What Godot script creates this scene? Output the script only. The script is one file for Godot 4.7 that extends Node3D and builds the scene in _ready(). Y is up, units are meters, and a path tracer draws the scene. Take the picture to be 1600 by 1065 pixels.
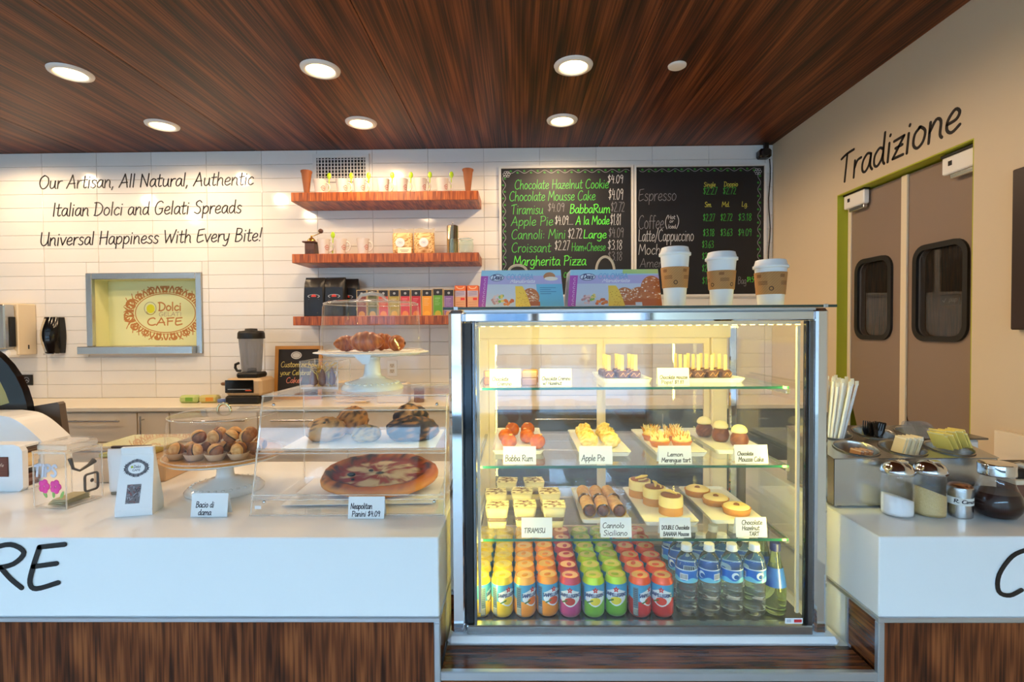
extends Node3D
# A café counter: tiled back wall, walnut ceiling, glass pastry case between two white counters.

class Geo:
	var v := PackedVector3Array()
	var n := PackedVector3Array()
	var uv := PackedVector2Array()
	var c := PackedColorArray()
	var ix := PackedInt32Array()
	func vert(p, nn, t, col):
		v.append(p); n.append(nn); uv.append(t); c.append(col)
		return v.size() - 1
	func tri(a, b, d):
		# front faces run clockwise seen from the side the normal points to
		var g = (v[b] - v[a]).cross(v[d] - v[a])
		if g.dot(n[a] + n[b] + n[d]) > 0.0:
			ix.append(a); ix.append(d); ix.append(b)
		else:
			ix.append(a); ix.append(b); ix.append(d)
	func mesh():
		var arr = []
		arr.resize(Mesh.ARRAY_MAX)
		arr[Mesh.ARRAY_VERTEX] = v
		arr[Mesh.ARRAY_NORMAL] = n
		arr[Mesh.ARRAY_TEX_UV] = uv
		arr[Mesh.ARRAY_COLOR] = c
		arr[Mesh.ARRAY_INDEX] = ix
		var m = ArrayMesh.new()
		m.add_surface_from_arrays(Mesh.PRIMITIVE_TRIANGLES, arr)
		return m

var M := {}
var used := {}
var font := {}
const WHITE := Color(1, 1, 1)

# ---------- camera, sky, sun and exposure come first ----------
func setup_view():
	var cam = Camera3D.new()
	cam.name = "camera"
	cam.fov = 67.3
	cam.near = 0.05
	cam.far = 200.0
	add_child(cam)
	cam.position = Vector3(0, 1.42, 0)
	cam.rotation_degrees = Vector3(-1.25, 0.77, -0.388)
	cam.current = true
	var env = Environment.new()
	env.background_mode = Environment.BG_SKY
	var sky = Sky.new()
	var sm = ProceduralSkyMaterial.new()
	sm.sky_top_color = Color(0.62, 0.82, 1.0)
	sm.sky_horizon_color = Color(0.86, 0.95, 1.0)
	sm.ground_bottom_color = Color(0.50, 0.52, 0.53)
	sm.ground_horizon_color = Color(0.62, 0.64, 0.66)
	sm.sky_energy_multiplier = 3.08
	sm.ground_energy_multiplier = 1.3
	sky.sky_material = sm
	env.sky = sky
	env.tonemap_mode = Environment.TONE_MAPPER_LINEAR
	env.tonemap_exposure = 1.5
	env.sdfgi_enabled = true
	env.ssao_enabled = true
	env.ssil_enabled = true
	var we = WorldEnvironment.new()
	we.name = "world"
	we.environment = env
	add_child(we)

# ---------- nodes ----------
func numbered(called):
	if not used.has(called):
		used[called] = 0
		return called
	used[called] += 1
	return "%s_%03d" % [called, used[called]]

func thing(called, label, category, at = Vector3.ZERO, turn = 0.0, group = ""):
	var o = Node3D.new()
	o.name = numbered(called)
	add_child(o)
	o.position = at
	o.rotation.y = turn
	o.set_meta("label", label)
	o.set_meta("category", category)
	if group != "":
		o.set_meta("group", group)
	return o

func part(called, g, mat, parent, at = Vector3.ZERO, turn = Vector3.ZERO):
	var o = MeshInstance3D.new()
	o.name = called
	o.mesh = g.mesh() if g is Geo else g
	o.material_override = null
	o.set_surface_override_material(0, mat)
	parent.add_child(o, true)
	o.position = at
	o.rotation = turn
	return o

func struct(called, g, mat):
	var o = part(called, g, mat, self)
	o.set_meta("kind", "structure")
	return o

func copy_of(o, called, label, at, turn = 0.0, group = ""):
	var r = o.duplicate()
	r.name = numbered(called)
	add_child(r)
	r.position = at
	r.rotation.y = turn
	r.set_meta("label", label)
	if group != "":
		r.set_meta("group", group)
	return r

# ---------- shapes ----------
func box(g, c, s, bev = 0.0, swap = false, col = WHITE):
	var h = s * 0.5
	var b = min(bev, min(h.x, min(h.y, h.z)) * 0.9)
	for ax in 3:
		for sg in [-1.0, 1.0]:
			var u = (ax + 1) % 3
			var w = (ax + 2) % 3
			var nn = Vector3.ZERO
			nn[ax] = sg
			var id = []
			for q in [[-1, -1], [1, -1], [1, 1], [-1, 1]]:
				var p = Vector3.ZERO
				p[ax] = sg * h[ax]
				p[u] = q[0] * (h[u] - b)
				p[w] = q[1] * (h[w] - b)
				p += c
				var t = Vector2(p.x, -p.y)
				if ax == 0:
					t = Vector2(p.z, -p.y)
				elif ax == 1:
					t = Vector2(p.x, p.z)
				if swap:
					t = Vector2(t.y, t.x)
				id.append(g.vert(p, nn, t, col))
			g.tri(id[0], id[1], id[2])
			g.tri(id[0], id[2], id[3])
	if b <= 0.0:
		return
	for ax in 3:
		var u = (ax + 1) % 3
		var w = (ax + 2) % 3
		for su in [-1.0, 1.0]:
			for sw in [-1.0, 1.0]:
				var nn = Vector3.ZERO
				nn[u] = su
				nn[w] = sw
				nn = nn.normalized()
				var id = []
				for q in [[-1, 0], [1, 0], [1, 1], [-1, 1]]:
					var p = Vector3.ZERO
					p[ax] = q[0] * (h[ax] - b)
					p[u] = su * (h[u] - (b if q[1] == 0 else 0.0))
					p[w] = sw * (h[w] - (0.0 if q[1] == 0 else b))
					p += c
					id.append(g.vert(p, nn, Vector2(p.x + p.z, -p.y), col))
				g.tri(id[0], id[1], id[2])
				g.tri(id[0], id[2], id[3])
	for sx in [-1.0, 1.0]:
		for sy in [-1.0, 1.0]:
			for sz in [-1.0, 1.0]:
				var nn = Vector3(sx, sy, sz).normalized()
				var e = Vector3(sx * (h.x - b), sy * (h.y - b), sz * (h.z - b))
				var i0 = g.vert(c + Vector3(sx * h.x, e.y, e.z), nn, Vector2.ZERO, col)
				var i1 = g.vert(c + Vector3(e.x, sy * h.y, e.z), nn, Vector2.ZERO, col)
				var i2 = g.vert(c + Vector3(e.x, e.y, sz * h.z), nn, Vector2.ZERO, col)
				g.tri(i0, i1, i2)

func bx(x0, x1, y0, y1, z0, z1, bev = 0.0, swap = false):
	var g = Geo.new()
	box(g, Vector3((x0 + x1) / 2.0, (y0 + y1) / 2.0, (z0 + z1) / 2.0), Vector3(abs(x1 - x0), abs(y1 - y0), abs(z1 - z0)), bev, swap)
	return g

func abx(g, x0, x1, y0, y1, z0, z1, bev = 0.0, swap = false):
	box(g, Vector3((x0 + x1) / 2.0, (y0 + y1) / 2.0, (z0 + z1) / 2.0), Vector3(abs(x1 - x0), abs(y1 - y0), abs(z1 - z0)), bev, swap)

func sized(s, bev = 0.0, c = Vector3.ZERO):
	var g = Geo.new()
	box(g, c, s, bev)
	return g

# rows of points; smooth normals that point away from the middle
func grid(g, P, wrap = false, cols = null, uvs = null):
	var R = P.size()
	var C = P[0].size()
	var cen = Vector3.ZERO
	for r in R:
		for k in C:
			cen += P[r][k]
	cen /= float(R * C)
	var N = []
	var tot = 0.0
	for r in R:
		var row = []
		for k in C:
			var a = P[r][(k + 1) % C] if (wrap or k + 1 < C) else P[r][k]
			var b = P[r][(k - 1 + C) % C] if (wrap or k > 0) else P[r][k]
			var d = P[min(r + 1, R - 1)][k]
			var e = P[max(r - 1, 0)][k]
			var nn = (a - b).cross(d - e)
			if nn.length_squared() < 1e-18:
				# a pole: look along the row's mean
				var m = Vector3.ZERO
				for q in C:
					m += P[min(r + 1, R - 1)][q] if r == 0 else P[r - 1][q]
				m /= float(C)
				nn = P[r][k] - m
				var ref = P[r][k] - cen
				if nn.length_squared() < 1e-18:
					nn = ref
				row.append([nn.normalized(), true])
			else:
				row.append([nn.normalized(), false])
				tot += nn.normalized().dot(P[r][k] - cen)
		N.append(row)
	var sg = 1.0 if tot >= 0.0 else -1.0
	var CC = C + 1 if wrap else C
	var base = g.v.size()
	for r in R:
		for k in CC:
			var kk = k % C
			var e = N[r][kk]
			var nn = e[0] if e[1] else e[0] * sg
			var col = WHITE if cols == null else cols[r][kk]
			var t = Vector2(float(k) / (CC - 1), 1.0 - float(r) / (R - 1)) if uvs == null else uvs[r][kk]
			g.vert(P[r][kk], nn, t, col)
	for r in R - 1:
		for k in CC - 1:
			var a = base + r * CC + k
			var b = a + 1
			var d = a + CC
			var e = d + 1
			if g.v[a].distance_squared_to(g.v[b]) > 1e-16:
				g.tri(a, b, d)
			if g.v[d].distance_squared_to(g.v[e]) > 1e-16:
				g.tri(b, e, d)

# profile: [radius, height] pairs from bottom to top; hard edges where a point repeats
func lathe(g, prof, seg = 24, c = Vector3.ZERO, sx = 1.0, sz = 1.0, col = WHITE):
	var runs = [[]]
	for i in prof.size():
		var p = Vector2(prof[i][0], prof[i][1])
		if i > 0 and prof[i - 1][0] == prof[i][0] and prof[i - 1][1] == prof[i][1]:
			runs.append([])
		runs[-1].append(p)
	var lo = prof[0][1]
	var hi = prof[0][1]
	for p in prof:
		lo = min(lo, p[1])
		hi = max(hi, p[1])
	var span = max(hi - lo, 1e-6)
	for run in runs:
		var base = g.v.size()
		for i in run.size():
			var a = run[max(i - 1, 0)]
			var b = run[min(i + 1, run.size() - 1)]
			var d = b - a
			var nr = Vector2(d.y, -d.x).normalized()
			for k in seg + 1:
				var th = TAU * k / seg
				var dir = Vector3(sin(th), 0, cos(th))
				var nn = Vector3(dir.x * nr.x / sx, nr.y, dir.z * nr.x / sz).normalized()
				g.vert(c + Vector3(dir.x * run[i].x * sx, run[i].y, dir.z * run[i].x * sz), nn, Vector2(float(k) / seg, 1.0 - (run[i].y - lo) / span), col)
		for i in run.size() - 1:
			for k in seg:
				var a = base + i * (seg + 1) + k
				if run[i].x > 1e-7:
					g.tri(a, a + 1, a + seg + 1)
				if run[i + 1].x > 1e-7:
					g.tri(a + 1, a + seg + 2, a + seg + 1)

func lat(prof, seg = 24, c = Vector3.ZERO, sx = 1.0, sz = 1.0):
	var g = Geo.new()
	lathe(g, prof, seg, c, sx, sz)
	return g

func tube(g, pts, r, seg = 8, closed = false, col = WHITE):
	var P = []
	var up = Vector3(0, 1, 0)
	var cnt = pts.size()
	var prev = Vector3.ZERO
	for i in cnt:
		var a = pts[(i - 1 + cnt) % cnt] if closed else pts[max(i - 1, 0)]
		var b = pts[(i + 1) % cnt] if closed else pts[min(i + 1, cnt - 1)]
		var t = (b - a).normalized()
		var s = prev - t * prev.dot(t) if prev != Vector3.ZERO else (t.cross(up) if abs(t.dot(up)) < 0.9 else t.cross(Vector3(1, 0, 0)))
		s = s.normalized()
		prev = s
		var w = t.cross(s)
		var rr = r[i] if r is Array else r
		var row = []
		for k in seg:
			var th = TAU * k / seg
			row.append([pts[i], s * cos(th) + w * sin(th), rr])
		P.append(row)
	if closed:
		P.append(P[0])
	var base = g.v.size()
	for i in P.size():
		for k in seg + 1:
			var e = P[i][k % seg]
			g.vert(e[0] + e[1] * e[2], e[1], Vector2(float(k) / seg, float(i) / (P.size() - 1)), col)
	for i in P.size() - 1:
		for k in seg:
			var a = base + i * (seg + 1) + k
			g.tri(a, a + 1, a + seg + 1)
			g.tri(a + 1, a + seg + 2, a + seg + 1)
	if not closed:
		for e in [0, P.size() - 1]:
			var nn = (pts[0] - pts[1]).normalized() if e == 0 else (pts[-1] - pts[-2]).normalized()
			var id = []
			for k in seg:
				id.append(g.vert(P[e][k][0] + P[e][k][1] * P[e][k][2], nn, Vector2.ZERO, col))
			for k in range(1, seg - 1):
				g.tri(id[0], id[k], id[k + 1])

func tub(pts, r, seg = 8, closed = false):
	var g = Geo.new()
	tube(g, pts, r, seg, closed)
	return g

# a flat outline in the xy plane made d thick (from z = -d to 0)
func prism(g, poly, d, swap = false, col = WHITE):
	var pv = PackedVector2Array(poly)
	var ids = Geometry2D.triangulate_polygon(pv)
	for side in 2:
		var nn = Vector3(0, 0, 1.0 if side == 0 else -1.0)
		var base = g.v.size()
		for p in pv:
			g.vert(Vector3(p.x, p.y, 0.0 if side == 0 else -d), nn, Vector2(p.y, p.x) if swap else Vector2(p.x, -p.y), col)
		for i in range(0, ids.size(), 3):
			g.tri(base + ids[i], base + ids[i + 1], base + ids[i + 2])
	var cw = Geometry2D.is_polygon_clockwise(pv)
	for i in pv.size():
		var a = pv[i]
		var b = pv[(i + 1) % pv.size()]
		var e = (b - a).normalized()
		var nn = Vector3(e.y, -e.x, 0) * (-1.0 if cw else 1.0)
		var i0 = g.vert(Vector3(a.x, a.y, 0), nn, Vector2(0, a.y), col)
		var i1 = g.vert(Vector3(b.x, b.y, 0), nn, Vector2(0, b.y), col)
		var i2 = g.vert(Vector3(b.x, b.y, -d), nn, Vector2(d, b.y), col)
		var i3 = g.vert(Vector3(a.x, a.y, -d), nn, Vector2(d, a.y), col)
		g.tri(i0, i1, i2)
		g.tri(i0, i2, i3)

func pri(poly, d, swap = false):
	var g = Geo.new()
	prism(g, poly, d, swap)
	return g

# a frame: the outline outer with the hole inner (same number of points)
func ring_frame(outer, inner, d):
	var g = Geo.new()
	var n = outer.size()
	for i in n:
		var j = (i + 1) % n
		for side in 2:
			var z = 0.0 if side == 0 else -d
			var nn = Vector3(0, 0, 1.0 if side == 0 else -1.0)
			var a = g.vert(Vector3(outer[i].x, outer[i].y, z), nn, outer[i], WHITE)
			var b = g.vert(Vector3(outer[j].x, outer[j].y, z), nn, outer[j], WHITE)
			var c = g.vert(Vector3(inner[j].x, inner[j].y, z), nn, inner[j], WHITE)
			var e = g.vert(Vector3(inner[i].x, inner[i].y, z), nn, inner[i], WHITE)
			g.tri(a, b, c)
			g.tri(a, c, e)
		for side in 2:
			var o = outer if side == 0 else inner
			var m = (o[i] + o[j]) / 2.0
			var other = (inner[i] + inner[j]) / 2.0 if side == 0 else (outer[i] + outer[j]) / 2.0
			var t = (o[j] - o[i]).normalized()
			var n2 = Vector2(t.y, -t.x)
			if n2.dot(m - other) < 0:
				n2 = -n2
			var nn = Vector3(n2.x, n2.y, 0)
			var a = g.vert(Vector3(o[i].x, o[i].y, 0), nn, o[i], WHITE)
			var b = g.vert(Vector3(o[j].x, o[j].y, 0), nn, o[j], WHITE)
			var c = g.vert(Vector3(o[j].x, o[j].y, -d), nn, o[j], WHITE)
			var e = g.vert(Vector3(o[i].x, o[i].y, -d), nn, o[i], WHITE)
			g.tri(a, b, c)
			g.tri(a, c, e)
	return g

func rounded(w, h, r, seg = 6):
	var out = []
	for q in [[1, 1, 0.0], [-1, 1, 90.0], [-1, -1, 180.0], [1, -1, 270.0]]:
		for i in seg + 1:
			var a = deg_to_rad(q[2] + 90.0 * i / seg)
			out.append(Vector2(q[0] * (w / 2 - r) + r * cos(a), q[1] * (h / 2 - r) + r * sin(a)))
	return out

# a lumpy ball; two colours mixed by a second noise; flat: share of the height cut off below
func blob(g, c, r, amp, freq, sd, c1 = WHITE, c2 = WHITE, mixfreq = 3.0, thr = 0.5, seg = 20, rings = 12, flat = 1.0, soft = 0.15):
	var nz = FastNoiseLite.new()
	nz.seed = sd
	nz.frequency = 1.0
	nz.noise_type = FastNoiseLite.TYPE_SIMPLEX_SMOOTH
	var P = []
	var K = []
	for i in rings + 1:
		var ph = PI * i / rings
		var row = []
		var kr = []
		for k in seg:
			var th = TAU * k / seg
			var d = Vector3(sin(ph) * cos(th), -cos(ph), sin(ph) * sin(th))
			var s = 1.0 + amp * nz.get_noise_3dv(d * freq)
			var p = d * s
			p.y = max(p.y, -flat)
			row.append(c + p * r)
			var m = nz.get_noise_3dv(d * mixfreq + Vector3(17, 5, 9)) * 0.5 + 0.5
			kr.append(c1.lerp(c2, smoothstep(thr - soft, thr + soft, m)))
		P.append(row)
		K.append(kr)
	grid(g, P, true, K)

func bl(r, amp, freq, sd, c1 = WHITE, c2 = WHITE, mixfreq = 3.0, thr = 0.5, seg = 20, rings = 12, flat = 1.0, soft = 0.15):
	var g = Geo.new()
	blob(g, Vector3(0, r.y * flat, 0), r, amp, freq, sd, c1, c2, mixfreq, thr, seg, rings, flat, soft)
	return g

# flat rectangle facing +z with uv 0..1
func face(w, h, c = Vector3.ZERO):
	var g = Geo.new()
	var nn = Vector3(0, 0, 1)
	var a = g.vert(c + Vector3(-w / 2, -h / 2, 0), nn, Vector2(0, 1), WHITE)
	var b = g.vert(c + Vector3(w / 2, -h / 2, 0), nn, Vector2(1, 1), WHITE)
	var d = g.vert(c + Vector3(w / 2, h / 2, 0), nn, Vector2(1, 0), WHITE)
	var e = g.vert(c + Vector3(-w / 2, h / 2, 0), nn, Vector2(0, 0), WHITE)
	g.tri(a, b, d)
	g.tri(a, d, e)
	return g

func face4(p, nn):
	var g = Geo.new()
	var t = [Vector2(0, 1), Vector2(1, 1), Vector2(1, 0), Vector2(0, 0)]
	var id = []
	for i in 4:
		id.append(g.vert(p[i], nn, t[i], WHITE))
	g.tri(id[0], id[1], id[2])
	g.tri(id[0], id[2], id[3])
	return g

# ---------- materials ----------
func mat(c, rough = 0.6, metal = 0.0, tex = null):
	var m = StandardMaterial3D.new()
	m.albedo_color = c
	m.roughness = rough
	m.metallic = metal
	if tex:
		m.albedo_texture = tex
	return m

func pane(alpha, c = Color(0.9, 0.97, 0.95), spec = 0.5):
	var m = StandardMaterial3D.new()
	m.albedo_color = Color(c.r, c.g, c.b, alpha)
	m.transparency = BaseMaterial3D.TRANSPARENCY_ALPHA
	m.roughness = 0.02
	m.metallic_specular = spec
	return m

func solid_glass(c, scale, rough = 0.0):
	var m = StandardMaterial3D.new()
	m.albedo_color = Color(c.r, c.g, c.b, 0.03)
	m.refraction_enabled = true
	m.refraction_scale = scale
	m.roughness = rough
	return m

func vmat(rough = 0.6):
	var m = StandardMaterial3D.new()
	m.vertex_color_use_as_albedo = true
	m.vertex_color_is_srgb = false
	m.roughness = rough
	return m

func lin(r, g, b):
	return Color8(r, g, b).srgb_to_linear()

func wood_tex(c_dark, c_mid, c_light, sd, figure):
	var n = 512
	var im = Image.create(n, n, false, Image.FORMAT_RGB8)
	var a = FastNoiseLite.new()
	a.seed = sd
	a.frequency = 1.0
	a.noise_type = FastNoiseLite.TYPE_SIMPLEX_SMOOTH
	a.fractal_octaves = 2
	var b = FastNoiseLite.new()
	b.seed = sd + 3
	b.frequency = 1.0
	b.fractal_octaves = 1
	for y in n:
		var v = float(y) / n
		# wrap along the grain by going round a circle
		var cy = cos(TAU * v) * figure
		var sy = sin(TAU * v) * figure
		for x in n:
			var u = float(x) / n
			var band = a.get_noise_3d(u * 7.0, cy, sy)
			var mid = b.get_noise_3d(u * 44.0, cy * 1.1 - 5.0, sy * 1.1)
			var fine = b.get_noise_3d(u * 130.0, cy * 1.5 + 9.0, sy * 1.5)
			var t = 0.5 + 0.45 * band + 0.42 * mid + 0.26 * fine
			var col = c_dark.lerp(c_mid, clamp(t * 2.0, 0.0, 1.0)) if t < 0.5 else c_mid.lerp(c_light, clamp(t * 2.0 - 1.0, 0.0, 1.0))
			im.set_pixel(x, y, col)
	im.generate_mipmaps()
	return ImageTexture.create_from_image(im)

func wood(tex, period, rough, coat = 0.0, tint = WHITE):
	var m = mat(tint, rough, 0.0, tex)
	m.uv1_scale = Vector3(1.0 / period.x, 1.0 / period.y, 1)
	if coat > 0.0:
		m.clearcoat_enabled = true
		m.clearcoat = coat
		m.clearcoat_roughness = 0.15
	return m

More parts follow.
